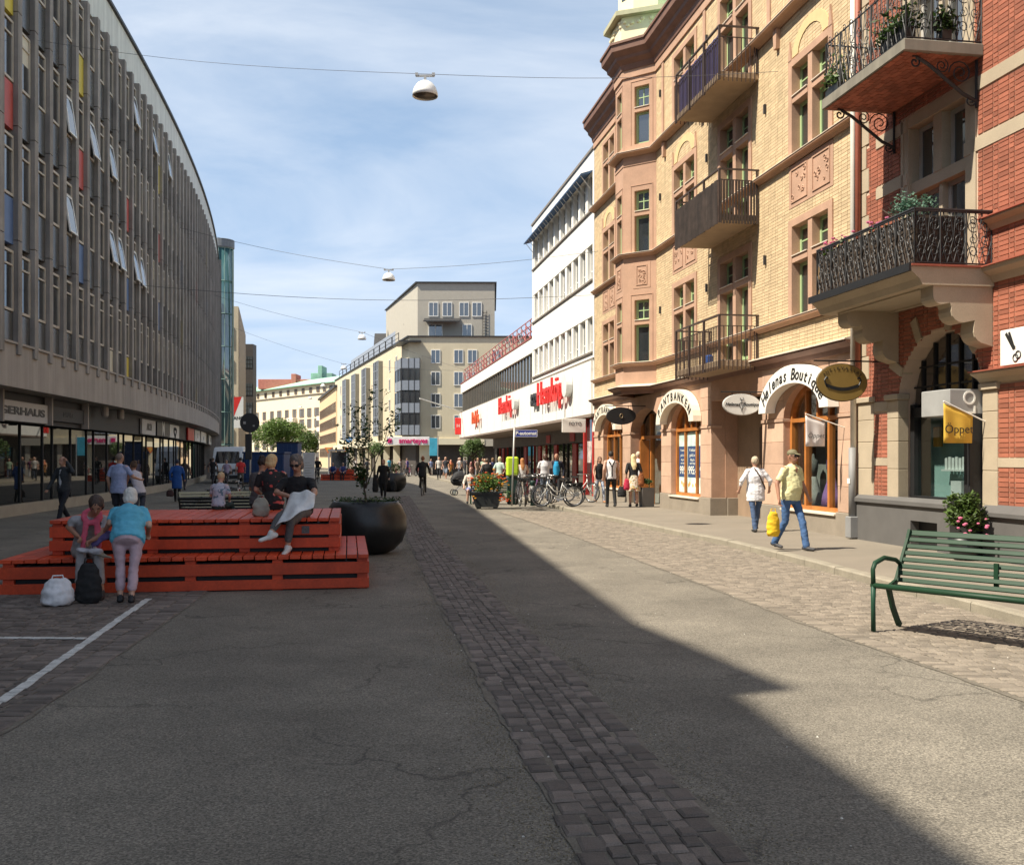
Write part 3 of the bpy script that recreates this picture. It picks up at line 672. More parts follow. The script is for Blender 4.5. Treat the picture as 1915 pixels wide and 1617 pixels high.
def stone_window(parent, u0, u1, z0, zt, z1, door=None):
    zb = door if door is not None else z0; c = (u0 + u1) / 2; mb = MB(); F0, F1 = -.28, .03
    mb.box(u0 - .18, u0, F0, F1, zb - .08, z1 + .16); mb.box(u1, u1 + .18, F0, F1, zb - .08, z1 + .16); mb.box(u0, u1, F0, F1, z1, z1 + .16)
    mb.box(c - .1, c + .1, F0, F1 - .02, zb - .08, z1); mb.box(u0, c - .1, F0, F1 - .01, zt - .07, zt + .07); mb.box(c + .1, u1, F0, F1 - .01, zt - .07, zt + .07)
    if door is None: mb.box(u0, c - .1, F0, F1 - .02, z0 - .08, z0); mb.box(c + .1, u1, F0, F1 - .02, z0 - .08, z0)
    s = mb.build('window_surround', m_sand, parent)
    cap = MB(); cap.box(u0 + .002, c - .102, -.1, .05, zt + .072, zt + .09); cap.box(c + .102, u1 - .002, -.1, .05, zt + .072, zt + .09); cap.build('transom_cap', m_cap, s)
    for a, b in ((u0, c - .1), (c + .1, u1)):
        mb = MB(); casement(mb, a, b, zt + .07, z1, -.22, True); casement(mb, a, b, zb if door is None else zb + .01, zt - .07, -.22)
        w = mb.build('window', m_green, s)
        MB().box(a + .05, b - .05, -.205, -.195, zb + .05, zt - .12).build('pane', m_pane, s); MB().box(a + .05, b - .05, -.205, -.195, zt + .12, z1 - .05).build('pane', m_pane, s)
        if R.random() < .55 and door is None: MB().box(a + .02, b - .02, -.3, -.29, z0, zt - .1).build('curtain', m_curt, s)
def relief(parent, u0, u1, z0, z1, xf=None, d=.0):
    mb = MB(); mb.box(u0, u1, -.3, d + .01, z0, z1); w = (u1 - u0); n = 2 if w > 1 else 1
    for k in range(n):
        a = u0 + w * k / n + .12; b = u0 + w * (k + 1) / n - .12
        for p in ((a, b, z0 + .1, z0 + .13), (a, b, z1 - .13, z1 - .1), (a, a + .03, z0 + .13, z1 - .13), (b - .03, b, z0 + .13, z1 - .13)): mb.box(p[0], p[1], d + .01, d + .03, p[2], p[3])
        for j in range(9):
            cx, cz = R.uniform(a + .08, b - .08), R.uniform(z0 + .2, z1 - .2); r0 = R.uniform(.04, .09); a0 = R.uniform(0, 6)
            mb.tube([(cx + r0 * (1 - t * .75) * math.cos(a0 + t * 7), d + .015, cz + r0 * (1 - t * .75) * math.sin(a0 + t * 7)) for t in np.linspace(0, 1, 9)], .014, 4)
    if xf is not None: mb.xf(xf)
    mb.build('relief_panel', m_sand, parent)
for k, (a, b) in COLS.items():
    for i, (z0, zt, z1) in enumerate(ROWS):
        stone_window(yb, a, b, z0, zt, z1)
        if i == 1:    # blind segmental arch over the second-floor pairs
            c = (a + b) / 2; mb = MB(); p = ell(c, z1 + .2, (b - a) / 2 + .02, .62, 11); q = ell(c, z1 + .2, (b - a) / 2 - .28, .4, 11)
            for x in range(10): mb.prism([q[x], p[x], p[x + 1], q[x + 1]], .0, .018)
            mb.build('blind_arch', M('cream_brick', (.66, .50, .26), .85, var=.1), yb)
            for e in (a - .18, b + .02): MB().prism([(e, z1 + .16), (e + .16, z1 + .16), (e + .08, z1 + .6)], -.05, .04).build('pinnacle', m_sand, yb)
for r in RELIEF: relief(yb, *r)
DZ = (4.12, 7.62, 11.08)
for i, (z0, zt, z1) in enumerate(ROWS): stone_window(yb, 5.3, 7.2, z0, zt, z1, door=DZ[i] + .08)
for u in (8.2, 12.35, 4.3):
    for z in (6.3, 9.9, 13.2): MB().box(u - .03, u + .03, 0, .06, z, z + .22).build('wall_tie', m_dark, yb)
for u in (8.6, 11.9, 16.3, 3.6): MB().prism([(u - .07, 11.15), (u + .07, 11.15), (u + .1, 11.59), (u - .1, 11.59)], 0, .1).build('corbel', m_sand, yb)
for u in (8.4, 12.1, 16.4, 4.1): MB().box(u - .09, u + .09, 0.002, .035, 11.78, 14.2).build('lesene', m_sand, yb)
# oriel: three panels, each with its windows
def oriel():
    pts = [(12.83, 0), (13.69, .86), (14.66, .86), (15.52, 0)]
    body = MB(); 
    o = None
    for i in range(3):
        a, b = Vector((*pts[i], 0)), Vector((*pts[i + 1], 0)); t = (b - a); w = t.length; t.normalize(); n_ = Vector((-t.y, t.x, 0)); mat = Matrix((t, n_, Vector((0, 0, 1)))).transposed().to_4x4(); mat.translation = a
        x0, x1 = (.26, .80) if i == 0 else ((.2, .77) if i == 1 else (.42, .96))
        hs = []
        for z0, zt, z1 in ROWS: hs += [(x0, x1, z0, zt - .07), (x0, x1, zt + .07, z1)]
        mb = MB(); holes_wall(mb, 0, w, 4.06, 14.46, hs, -.3, 0); mb.xf(mat)
        o = mb.build('oriel_wall', m_sand, yb)
        for z0, zt, z1 in ROWS:
            fill_light(o, x0, x1, z0, zt - .07, -.18, xf=mat); fill_light(o, x0, x1, zt + .07, z1, -.18, True, xf=mat)
            MB().box(x0 + .002, x1 - .002, -.14, .03, zt + .072, zt + .09).xf(mat).build('transom_cap', m_cap, o)
            q = MB()
            for p in ((x0 - .14, x0 - .12), (x1 + .12, x1 + .14)): q.box(p[0], p[1], 0, .015, z0, z1 + .16)
            q.box(x0 - .14, x1 + .14, 0, .015, z1 + .163, z1 + .18); q.xf(mat).build('moulding', m_sand, o)
        for z in (7.25,): relief(o, x0 - .05, x1 + .05, z, 8.1, xf=mat, d=-.0)
        q = MB(); z = 4.4
        MB().box(.0, w, .001, .02, 11.3, 11.45).xf(mat).build('moulding', m_sand, o)
    return o
oriel()
# ground floor in sandstone
GZ = 3.8; SPR, RISE = 2.58, .78
OPEN = [(2.06, 1.28), (10.05, 1.3), (14.05, 1.75), (18.2, 1.4)]
for c, h in OPEN: arch_wall(MB(), c, h, SPR, RISE, GZ, -.4, 0).build('arch', m_sand, yb)
rec = (4.5, 7.9); MB().box(rec[0], rec[1], -.4, 0, 3.25, GZ).build('lintel', m_sand, yb)
piers = [(.02, .78), (3.34, 4.5), (7.9, 8.75), (11.35, 12.3), (15.8, 16.8), (19.6, 21)]
bl = M('sandstone_block', (.52, .345, .245), .88, var=.14, scale=1.8, grain=.15, gscale=60, bump=.25, bscale=40, tint=.16)
for a, b in piers:
    z = .6; k = 0; MB().box(a, b, -.4, -.02, .5, GZ).build('pier', m_sand, yb)
    hs = [.52, .44, .5, .46, .08, .42, .36, .44]
    for h in hs:
        if z + h > GZ: h = GZ - z
        pr = .025 if h == .08 else 0
        mbk = MB().cbox(a + .002 - pr, b - .002 + pr, -.38 if pr == 0 else -.3, .008 + pr, z + .003, z + h - .003, .006); mbk.build('stone_block', bl, yb, tint=R.random()); z += h
    MB().cbox(a - .02, b + .02, -.45, .05, .1, .598, .012).build('plinth_block', m_plin, yb)
for c, h in OPEN:
    if c == 14.05: continue
    MB().cbox(c - h + .02, c + h - .02, -.32, .04, .1, .52, .01).build('plinth_block', m_plin, yb); MB().box(c - h, c + h, -.3, .09, .522, .56).build('shop_sill', m_cap, yb)
# passage recess
MB().box(rec[0], rec[1], -.95, -.75, .12, 3.25).build('recess_wall', M('recess_brown', (.30, .21, .14), .9), yb)
MB().box(rec[1] - .02, rec[1] + .3, -.75, -.401, .6, 3.25).build('recess_side', m_sand, yb); MB().cbox(rec[1] - .05, rec[1] + .3, -.78, -.452, .1, .6, .01).build('plinth_block', m_plin, yb)
MB().box(rec[0] - .3, rec[0], -.75, -.401, .12, 3.25).build('recess_side', m_sand, yb)
dr = MB().box(4.95, 6.3, -.75, -.7, .13, 2.5).build('passage_door', M('door_brown', (.10, .06, .04), .6), yb)
# shop interiors and wooden shop windows
m_inner = M('shop_inner_wall', (.36, .34, .30), .9, var=.3, scale=1.5); sgl = see_glass('clear_shop_glass', .06)
def shop_window(c, h, z0=.56, back=-.82, mull=(-.42, .42), inner=None):
    MB().box(c - h - .05, c + h + .05, back - .05, back, .2, 3.6).build('shop_backdrop', inner or m_inner, yb)
    f = MB(); zt = 2.5
    f.box(c - h, c - h + .1, -.3, -.16, z0, SPR); f.box(c + h - .1, c + h, -.3, -.16, z0, SPR); f.box(c - h + .1, c + h - .1, -.3, -.16, z0, z0 + .09); f.box(c - h + .1, c + h - .1, -.3, -.15, zt, zt + .09)
    for x in mull: f.box(c + x * h - .045, c + x * h + .045, -.3, -.17, z0 + .09, zt); f.box(c + x * h - .04, c + x * h + .04, -.3, -.18, zt + .09, SPR + RISE * math.sqrt(1 - x * x) - .02)
    f.box(c - .03, c + .03, -.3, -.18, zt + .09, SPR + RISE - .02)
    p = ell(c, SPR, h - .0, RISE - .0, 15); q = ell(c, SPR, h - .11, RISE - .11, 15)
    for i in range(14): f.prism([q[i], p[i], p[i + 1], q[i + 1]], -.3, -.16)
    fr = f.build('shop_window', m_wood, yb)
    MB().prism([(c - h + .05, z0 + .05), (c + h - .05, z0 + .05)] + ell(c, SPR, h - .05, RISE - .05, 14), -.25, -.24).build('shop_glass', sgl, fr)
    return fr
shop_window(2.06, 1.28); sp = shop_window(10.05, 1.3, mull=(-.36, .4)); shop_window(18.2, 1.4, mull=(-.3, .3))
# posters inside the pawn shop window
m_pc = M('poster_sky', (.55, .72, .66), .7, var=.35, scale=3); m_pn = M('poster_navy', (.025, .06, .16), .7, var=.1); m_pw = M('poster_text', (.75, .78, .7), .7, var=0); m_po = M('poster_gold', (.6, .35, .12), .7, var=.4, scale=6)
for a, b in ((8.85, 9.5), (9.62, 10.5), (10.6, 11.25)):
    w = b - a; pt = MB().box(a, b, -.235, -.232, .66, 2.46); po = pt.build('poster', m_pc, sp)
    MB().box(a + (.0 if w < .8 else .04), b - (0 if w < .8 else .04), -.231, -.229, 1.12, 2.05).build('poster_panel', m_pn, sp)
    mb = MB(); cc = (a + b) / 2
    add_text(mb, '995:-' if w > .8 else '995', .34, Matrix.Translation((cc, -.2265, 1.32)) @ FM, bold=.005, depth=.002); 
    for z, s_, tx in ((1.93, .13, 'Vi belånar'), (1.78, .13, 'guld & ur'), (1.64, .1, 'Billiga lån'), (1.54, .1, 'sedan länge')): add_text(mb, tx, s_ * (1 if w > .8 else .75), Matrix.Translation((cc, -.2265, z)) @ FM, depth=.002)
    mb.build('poster_lettering', m_pw, sp)
    mb = MB()
    for j in range(4): mb.lathe([(.02, 0), (.07, .05), (.05, .1), (.0, .13)], 8, (R.uniform(a + .1, b - .1), -.228, R.uniform(.75, 1.0)), sy=.02)
    mb.build('poster_picture', m_po, sp)
# pawn shop entrance
dd = MB(); dd.box(12.3, 12.42, -.5, -.36, .13, 2.9); dd.box(15.68, 15.8, -.5, -.36, .13, 2.9); dd.box(12.42, 15.68, -.5, -.36, 2.35, 2.46); dd.box(13.25, 13.35, -.5, -.36, .13, 2.35); dd.box(14.55, 14.65, -.5, -.36, .13, 2.35); dd.box(13.35, 13.45, -.5, -.36, 2.46, 3.2); dd.box(14.6, 14.7, -.5, -.36, 2.46, 3.2)
de = dd.build('entrance_frame', m_wood, yb); MB().box(12.32, 15.78, -.45, -.44, .5, 3.3).build('entrance_glass', sgl, de); MB().box(12.2, 15.9, -.89, -.84, .13, 3.6).build('shop_backdrop', m_inner, yb)
MB().box(12.42, 13.25, -.46, -.4, .14, .5).build('door_panel', m_wood, de)
MB().cbox(14.7, 14.76, -.35, -.02, .14, 2.3, .01).build('open_door', m_wood, de)
# curved shop fascias with lettering
m_sign = M('sign_cream', (.80, .73, .60), .6, var=.05); m_signw = M('sign_bright', (.86, .84, .78), .6, var=.04)
def arch_sign(c, txt, mat, label, a_o=1.72, b_o=1.0, a_i=1.33, b_i=.6, sz=.34, spring=2.74, d0=.02, d1=.26, shear=0, bold=.006):
    t = thing('arched_sign', label, 'shop sign', uw(c, 0), UA)
    p = ell(0, spring, a_o, b_o, 21); q = ell(0, spring, a_i, b_i, 21); mb = MB()
    for i in range(20): mb.prism([q[i], p[i], p[i + 1], q[i + 1]], d0, d1)
    mb.build('board', mat, t); mb = MB(); am, bm_ = (a_o + a_i) / 2, (b_o + b_i) / 2
    # walk the arc by length, letters from left (+u) to right (-u)
    ts = np.linspace(math.pi * .09, math.pi * .91, 400); pts = np.array([(am * math.cos(x), spring - .02 + bm_ * math.sin(x)) for x in ts]); ds = np.concatenate([[0], np.cumsum(np.hypot(*np.diff(pts, axis=0).T))]); Ltot = ds[-1]
    n = len(txt)
    for i, ch in enumerate(txt):
        if ch == ' ': continue
        s_ = Ltot * (i + .5) / n; j = int(np.searchsorted(ds, s_)); j = min(max(j, 1), 398); tg = pts[j - 1] - pts[j + 1]; ang = math.atan2(tg[1], -tg[0])
        tg = pts[j + 1] - pts[j - 1]   # increasing u
        rx = Vector((-tg[0], 0, -tg[1])) if tg[0] > 0 else Vector((tg[0], 0, tg[1]))
        add_text(mb, ch, sz, frame_mat((pts[j][0], d1 + .006, pts[j][1]), rx, (0, 1, 0)), bold=bold, shear=shear)
    mb.build('lettering', m_ink, t); return t
arch_sign(10.35, 'PANTBANKEN', m_sign, 'cream arched pawn shop sign over the window with blue posters')
arch_sign(18.6, 'PANTBANKEN', m_sign, 'cream arched pawn shop sign at the far end of the yellow house')
arch_sign(2.42, 'Helenas Boutique', m_signw, 'white arched boutique sign over the dress shop window', sz=.36, shear=.25, bold=.004)
# balconies
m_cloth = M('purple_cloth', (.035, .03, .12), .9, var=.25, scale=6)
def balcony(i, zs):
    a, b, D = 4.72, 7.9, 1.0
    sl_ = MB().cbox(a, b, -.02, D, zs - .12, zs + .03, .01).build('balcony', m_slab, yb)
    rl = MB(); zt = zs + 1.12; zm = zs + .86
    for z, r in ((zt, .035), (zm, .018)): 
        rl.obox((a, D, z), (b, D, z), r * 1.6, r); rl.obox((a, 0, z), (a, D + .02, z), r * 1.6, r); rl.obox((b, 0, z), (b, D + .02, z), r * 1.6, r)
    for u in (a, a + 1.05, a + 2.12, b): rl.box(u - .025, u + .025, D - .02, D + .03, zs - .18, zt)
    for u in (a, b): rl.box(u - .02, u + .02, .03, .07, zs, zt)
    r_ = rl.build('railing', m_iron, sl_)
    if i == 1:
        pm = MB().box(-.022, .022, 0, .018, zs - .2, zm).mesh('plank', M('weathered_plank', (.05, .035, .028), .8, var=.5, scale=4, streak=.4))
        n = 40
        for k in range(n): obj('plank', pm, sl_, (a + .04 + (b - a - .08) * k / (n - 1), D + .035, R.uniform(-.01, .01)))
        for k in range(13): 
            o = obj('plank', pm, sl_, (a - .03, .06 + .92 * k / 12, R.uniform(-.01, .01)), rad(90))
    else:
        pm = MB().box(-.009, .009, -.009, .009, zs - .2, zm).mesh('picket', m_iron); n = 30
        for k in range(n): obj('picket', pm, sl_, (a + (b - a) * k / (n - 1), D + .03, 0))
        for k in range(1, 9): obj('picket', pm, sl_, (a, D * k / 9, 0)); obj('picket', pm, sl_, (b, D * k / 9, 0))
        mb = MB()
        for k in range(8): mb.box(a + .05, b - .05, .06 + k * .115, .14 + k * .115, zs + .031, zs + .05)
        mb.build('deck_board', M('deck_grey', (.4, .34, .27), .9, var=.2), sl_)
    if i == 2:
        q = MB()
        for k in range(30):
            u0 = a + .1 + (b - a - .2) * k / 30; u1 = a + .1 + (b - a - .2) * (k + 1) / 30; d0 = D - .05 + .012 * math.sin(k * 1.9); d1 = D - .05 + .012 * math.sin((k + 1) * 1.9)
            q.add([(u0, d0, zs + .06), (u1, d1, zs + .06), (u1, d1, zs + .98), (u0, d0, zs + .98), (u0, d0 + .006, zs + .06), (u1, d1 + .006, zs + .06), (u1, d1 + .006, zs + .98), (u0, d0 + .006, zs + .98)], [(0, 1, 2, 3), (7, 6, 5, 4), (3, 2, 6, 7)])
        q.build('cloth_screen', m_cloth, sl_)
    return sl_
for i, z in enumerate((4.03, 7.55, 11.0)): balcony(i, z)
p = uw(6.0, .8, 4.1); MB().cbox(-.12, .12, -.09, .09, 0, .22, .03).build('blue_bucket', M('plastic_blue', (.02, .12, .45), .4), loc=(p.x, p.y, 4.085), rz=UA, label='small blue bucket on the lowest iron balcony', cat='bucket')

# mannequins and dresses in the boutique window
def dress(u, col, label, h=1.0, w=.34):
    t = thing('dress_form', label, 'dress', uw(u, -.55, .6), UA); MB().lathe([(w, 0), (w * .8, .3), (.13, .62), (.11, .68)], 14, sy=.6).build('skirt', M('dress_' + label[:6], col, .8, var=.15, scale=8), t, True); MB().lathe([(.11, .69), (.16, .9), (.15, 1.05), (.05, 1.1), (.04, 1.18), (.0, 1.2)], 12, sy=.6).build('bodice', M('dress_top_' + label[:6], (col[0] * .4, col[1] * .4, col[2] * .4), .8), t, True)
dress(2.12, (.38, .19, .48), 'lilac dress with a full skirt in the boutique window'); dress(1.1, (.65, .63, .58), 'white dress at the near side of the boutique window'); dress(2.98, (.42, .4, .36), 'grey dress at the far side of the boutique window')
MB().box(2.0, 2.6, -.8, -.76, .62, 2.3).build('display_screen', m_blk, yb)
# ------------------------------------------------------------------ red brick house (nearest on the right)
m_rbrick = M('red_brick', (.33, .112, .066), .85, var=.16, scale=1.6, grain=.18, tint=.22, bump=.25, bscale=50)
m_rmort = M('pale_mortar', (.58, .44, .33), .95, var=.12)
m_lime = M('limestone', (.43, .355, .255), .88, var=.12, scale=1.5, grain=.16, bump=.25, bscale=50)
m_rcap = M('red_sill_tile', (.33, .09, .055), .7, var=.12); m_grey = M('grey_painted_base', (.115, .11, .105), .7, var=.12)
m_wiron = M('wrought_iron', (.018, .018, .02), .55, var=.2); m_wwin = M('stone_white_window', (.46, .44, .40), .6)
rb = thing('red_brick_house', 'red brick house with limestone bands and ornate iron balconies at the right edge', 'building', (U0[0], U0[1], 0), UA)
RW = (-3.57, -1.64, 4.62, 7.75); RW2 = (-3.5, -1.7, 8.2, 11.2); SHC, SHH, SHS, SHR = -2.67, 1.22, 2.66, 1.2
UE = -11.0
rh = [RW, RW2, (SHC - SHH, SHC + SHH, .12, SHS)]
mb = MB(); holes_wall(mb, UE, -.02, 3.93, 14, [RW, RW2], -.4, -.014); holes_wall(mb, UE, -.02, .1, 3.93, [(SHC - SHH, SHC + SHH, .1, 3.93)], -.4, -.014); arch_wall(mb, SHC, SHH, SHS, SHR, 3.93, -.4, -.014)
mb.build('wall', m_rmort, rb); MB().box(UE, -.02, -9, -.95, 0, 14).build('core', m_rmort, rb)
BANDS = [(7.5, 7.73), (6.55, 6.78), (9.4, 9.6), (11.0, 11.2)]
def rcut(z):
    iv = [(h[0] - (.16 if h is not rh[2] else .0), h[1] + (.1 if h is not rh[2] else 0)) for h in rh if h[2] < z < h[3]]
    if SHS <= z < SHS + SHR: w = SHH * math.sqrt(max(0, 1 - ((z - SHS) / SHR) ** 2)); iv.append((SHC - w, SHC + w))
    for a, b in BANDS:
        if a < z < b: iv.append((-20, -3.4)); iv.append((-1.75, -.7))
    if .1 < z < .88: iv.append((-20, 1))
    if 2.86 < z < 3.06: iv.append((-20, -3.85))
    if 4.42 < z < 4.66 or 5.22 < z < 5.45: iv.append((-20, -3.95))
    if z < 2.75: iv += [(-1.47, -1.1), (-.62, -.02), (-4.25, -3.88)]
    if 1.55 < z < 1.7: iv += [(-1.1, -.02), (-20, -4.2)]
    if 1.7 < z < 2.75 and z > 2.55: iv.append((-1.1, -.02))
    if z > 3.2: iv.append((-.34 - (.1 if int(z / .45) % 2 else 0), -.02))
    return iv
def rsc(u, z): p = uw(u, 0, z); return (p.x ** 2 + p.y ** 2 + (z - 1.7) ** 2) + (400 if u < -5.4 else 0)
bricks(rb, 'brick', m_rbrick, -7.5, -.02, .88, 11.5, rcut, None, score=rsc, joint=.013)
for a, b in BANDS: MB().cbox(UE, -3.4, -.1, .012, a + .004, b - .004, .006).build('stone_band', m_lime, rb); MB().cbox(-1.75, -.7, -.1, .012, a + .004, b - .004, .006).build('stone_band', m_lime, rb)
for a, b in ((-1.47, -1.1), (-.62, -.02), (-4.25, -3.88)):
    z = .88
    for h in (.62, .5, .42, .36): 
        MB().cbox(a + .003, b - .003, -.2, .012, z + .003, min(z + h, 2.75) - .003, .008).build('quoin', m_lime, rb); z += h
    MB().cbox(a - .04, b + .04, -.2, .06, 2.755, 2.86, .012).build('impost', m_lime, rb)
for a, b, z0, z1 in ((-1.1, -.62, 1.55, 1.7), (-1.1, -.62, 2.56, 2.75), (UE, -4.25, 1.55, 1.7)): MB().cbox(a + .003, b - .003, -.2, .01, z0 + .003, z1 - .003, .006).build('stone_band', m_lime, rb)
# quoins by the yellow house, alternate long and short
z = 3.2; k = 0
while z < 11.4:
    w = .34 if k % 2 else .44; MB().cbox(-w + .003, -.03, -.1, .012, z + .004, z + .44, .008).build('quoin', m_lime, rb); z += .45; k += 1
def rstring(name, prof, mat, path): mb = MB(); mitre_sweep(mb, path, prof); return mb.build(name, mat, rb)
rstring('ledge', [(-.1, 2.86), (.02, 2.86), (.08, 2.93), (.2, 3.0), (.2, 3.03), (-.1, 3.03)], m_lime, [(UE, 0), (-3.85, 0)]); rstring('ledge_cap', [(-.1, 3.033), (.23, 3.033), (.23, 3.05), (-.1, 3.09)], m_rcap, [(UE, 0), (-3.83, 0)])
rstring('cornice', [(-.1, 4.4), (.03, 4.4), (.08, 4.5), (.2, 4.56), (.22, 4.62), (-.1, 4.62)], m_lime, [(UE, 0), (-3.95, 0)]); rstring('cornice_cap', [(-.1, 4.623), (.25, 4.623), (.25, 4.64), (-.1, 4.69)], m_rcap, [(UE, 0), (-3.93, 0)])
rstring('ledge', [(-.1, 5.22), (.02, 5.22), (.06, 5.3), (.16, 5.36), (.16, 5.39), (-.1, 5.39)], m_lime, [(UE, 0), (-4.0, 0)]); rstring('ledge_cap', [(-.1, 5.393), (.19, 5.393), (.19, 5.41), (-.1, 5.47)], m_rcap, [(UE, 0), (-3.98, 0)])
# grey plinth with cellar hatch
mb = MB(); holes_wall(mb, -3.1, -.02, .1, .86, [(-2.75, -1.95, .1, .6)], -.3, .06); mb.build('base', m_grey, rb); MB().box(-2.8, -1.9, -.35, -.1, .1, .65).build('cellar_hatch', m_blk, rb)
MB().prism([(.0, .86), (.11, .86), (.11, .93), (.0, 1.0)], -3.1, -.02, ax='x').build('base_cap', m_grey, rb)
MB().cbox(UE, -3.95, -.3, .06, .1, .8, .01).build('base', m_grey, rb); MB().prism([(0, .8), (.12, .8), (.12, .86), (0, .98)], UE, -3.95, ax='x').build('base_cap', m_grey, rb)
# shop opening: keystones, dark frame, window, door
for t in (.16, .36, .58, .78, .95):
    a = math.pi * t; w = .07; q = [(SHC + (SHH + r_ * 1.0) * math.cos(a + s_), SHS + (SHR + r_) * math.sin(a + s_)) for r_, s_ in ((0, -w), (.42, -w * .8), (.42, w * .8), (0, w))]
    MB().prism(q, -.2, .03).build('voussoir', m_lime, rb)
fr = MB(); fx0, fx1 = SHC - SHH, SHC + SHH
fr.box(fx0, fx0 + .08, -.38, -.24, .12, SHS); fr.box(fx1 - .13, fx1, -.38, -.24, .12, SHS); fr.box(fx0, fx1, -.38, -.24, 2.42, 2.6); fr.box(-3.14, -3.04, -.38, -.24, .12, 2.42); fr.box(-3.04, fx1 - .13, -.38, -.2, .9, 1.02)
for x in (-.75, -.45, -.15, .15, .45, .75): fr.box(SHC + x * SHH - .02, SHC + x * SHH + .02, -.36, -.28, 2.6, SHS + SHR * math.sqrt(1 - x * x) - .02)
for z in (2.95, 3.3): w = SHH * math.sqrt(1 - ((z - SHS) / SHR) ** 2); fr.box(SHC - w, SHC + w, -.35, -.29, z, z + .03)
rs = fr.build('shop_front', m_blk, rb)
MB().prism([(fx0 + .05, 2.5), (fx1 - .05, 2.5)] + ell(SHC, SHS, SHH - .03, SHR - .03, 14), -.33, -.32).build('fanlight_glass', glass('fan_glass', (.008, .01, .011), .05), rs)
MB().box(-3.04, fx1 - .1, -.32, -.31, 1.0, 2.44).build('shop_glass', sgl, rs)
MB().box(-3.1, -1.4, -.72, -.68, .9, 2.5).build('shop_backdrop', M('teal_backdrop', (.30, .44, .40), .9, var=.25, scale=1.2), rs); MB().box(-3.04, -1.5, -.67, -.4, .86, .94).build('display_shelf', m_swh, rs)
MB().box(-3.83, -3.14, -.9, -.86, .13, 2.42).build('dark_doorway', m_blk, rs)
dl = MB().cbox(-3.86, -3.8, -.3, .22, .14, 2.4, .01).build('open_door', m_blk, rs); MB().tube([(-3.79, -.1, 1.25), (-3.72, -.02, 1.2), (-3.72, .14, 1.45), (-3.79, .18, 1.5)], .016, 6).build('door_handle', M('chrome', (.7, .7, .7), .25, metal=1), dl)
disp = MB()
for k in range(7): disp.box(-2.1 - k * .1, -2.03 - k * .1, -.6, -.55, 1.5, 1.5 + .2 + .02 * (k % 2))
disp.box(-2.85, -2.0, -.62, -.5, 1.47, 1.5); disp.box(-2.55, -2.25, -.62, -.52, .95, 1.3)
disp.build('display_cards', M('white_card', (.72, .74, .70), .7), rs); disp = MB()
for k in range(5): disp.lathe([(.02, 0), (.06, .04), (.05, .1), (.01, .13)], 8, (-2.85 + k * .12, -.5, .94 + .03 * (k % 2)))
disp.build('display_goods', m_blk, rs); MB().cbox(-1.9, -1.75, -.6, -.5, 1.9, 2.25, .01).build('display_print', M('amber', (.5, .26, .04), .6), rs)
# projecting sign box over the door
bxs = thing('box_sign', 'grey box sign with a white letter over the dark shop door', 'sign', uw(-3.45, 0), UA)
MB().cbox(-.4, .38, -.2, .55, 2.36, 2.78, .012).build('box', M('sign_box_grey', (.34, .34, .33), .5), bxs)
mb = MB(); add_text(mb, 'LO', .3, frame_mat((-.405, .2, 2.57), (0, 0, 1), (-1, 0, 0)) ); mb.build('lettering', m_signw, bxs)
# first-floor window behind the balconies
def rwin(w, n):
    u0, u1, z0, z1 = w; mb = MB(); mb.box(u0, u0 + .14, -.3, .0, z0, z1); mb.box(u1 - .14, u1, -.3, .0, z0, z1); mb.box(u0 + .14, u1 - .14, -.3, 0, z1 - .2, z1); mb.box(u0 + .14, u1 - .14, -.3, -.05, z0 + 1.75, z0 + 1.95); c = (u0 + u1) / 2; mb.box(c - .12, c + .12, -.3, -.04, z0 + 1.95, z1 - .2); mb.box(c - .05, c + .05, -.3, -.1, z0, z0 + 1.75)
    s_ = mb.build('window_surround', m_lime, rb)
    for a, b, p, q in ((u0 + .14, c - .05, z0, z0 + 1.75), (c + .05, u1 - .14, z0, z0 + 1.75), (u0 + .14, c - .12, z0 + 1.95, z1 - .2), (c + .12, u1 - .14, z0 + 1.95, z1 - .2)):
        mb = MB(); casement(mb, a, b, p, q, -.26, w=.08); x = mb.build('window', m_wwin, s_); MB().box(a + .07, b - .07, -.245, -.235, p + .07, q - .07).build('pane', m_pane, s_)
rwin(RW, 2); rwin(RW2, 2)
for w in (RW, RW2): MB().cbox(w[0] - .14, w[0] - .005, -.2, .012, w[2], w[3], .006).build('window_jamb', m_lime, rb); MB().cbox(w[1] + .005, w[1] + .09, -.2, .012, w[2], w[3], .006).build('window_jamb', m_lime, rb)
# wrought iron: panels of scrolls between posts
def scroll(mb, P, c, r0, turns, a0, rad_=.008, n=16):
    mb.tube([P(c[0] + r0 * (1 - .8 * t) * math.cos(a0 + turns * 6.283 * t), c[1] + r0 * (1 - .8 * t) * math.sin(a0 + turns * 6.283 * t)) for t in np.linspace(0, 1, n)], rad_, 4)
def iron_panel(parent, P, L_, h, seed):
    r = random.Random(seed); mb = MB()
    for z in (.04, h - .02): mb.tube([P(0, z), P(L_, z)], .014, 5)
    n = max(2, round(L_ / .5)); w = L_ / n
    for k in range(n + 1): mb.tube([P(k * w, 0), P(k * w, h)], .016, 5)
    for k in range(n):
        x0 = k * w; cx = x0 + w / 2
        for s_ in (-1, 1):
            for zz, r0, a0 in ((.22, .1, 0), (.42, .085, 2), (.62, .1, 4), (h - .15, .07, 1)): scroll(mb, P, (cx + s_ * w * .24, zz * h / .85), r0, 1.25, a0 * s_)
        for q in range(4): mb.tube([P(x0 + w * q / 4, .05), P(x0 + w * (q + 1) / 4, h * .5), P(x0 + w * (q + .6) / 4, h - .03)], .007, 4); mb.tube([P(x0 + w * (q + 1) / 4, .05), P(x0 + w * q / 4, h * .5), P(x0 + w * (q + .5) / 4, h - .03)], .007, 4)
    return mb.build('iron_panel', m_wiron, parent)
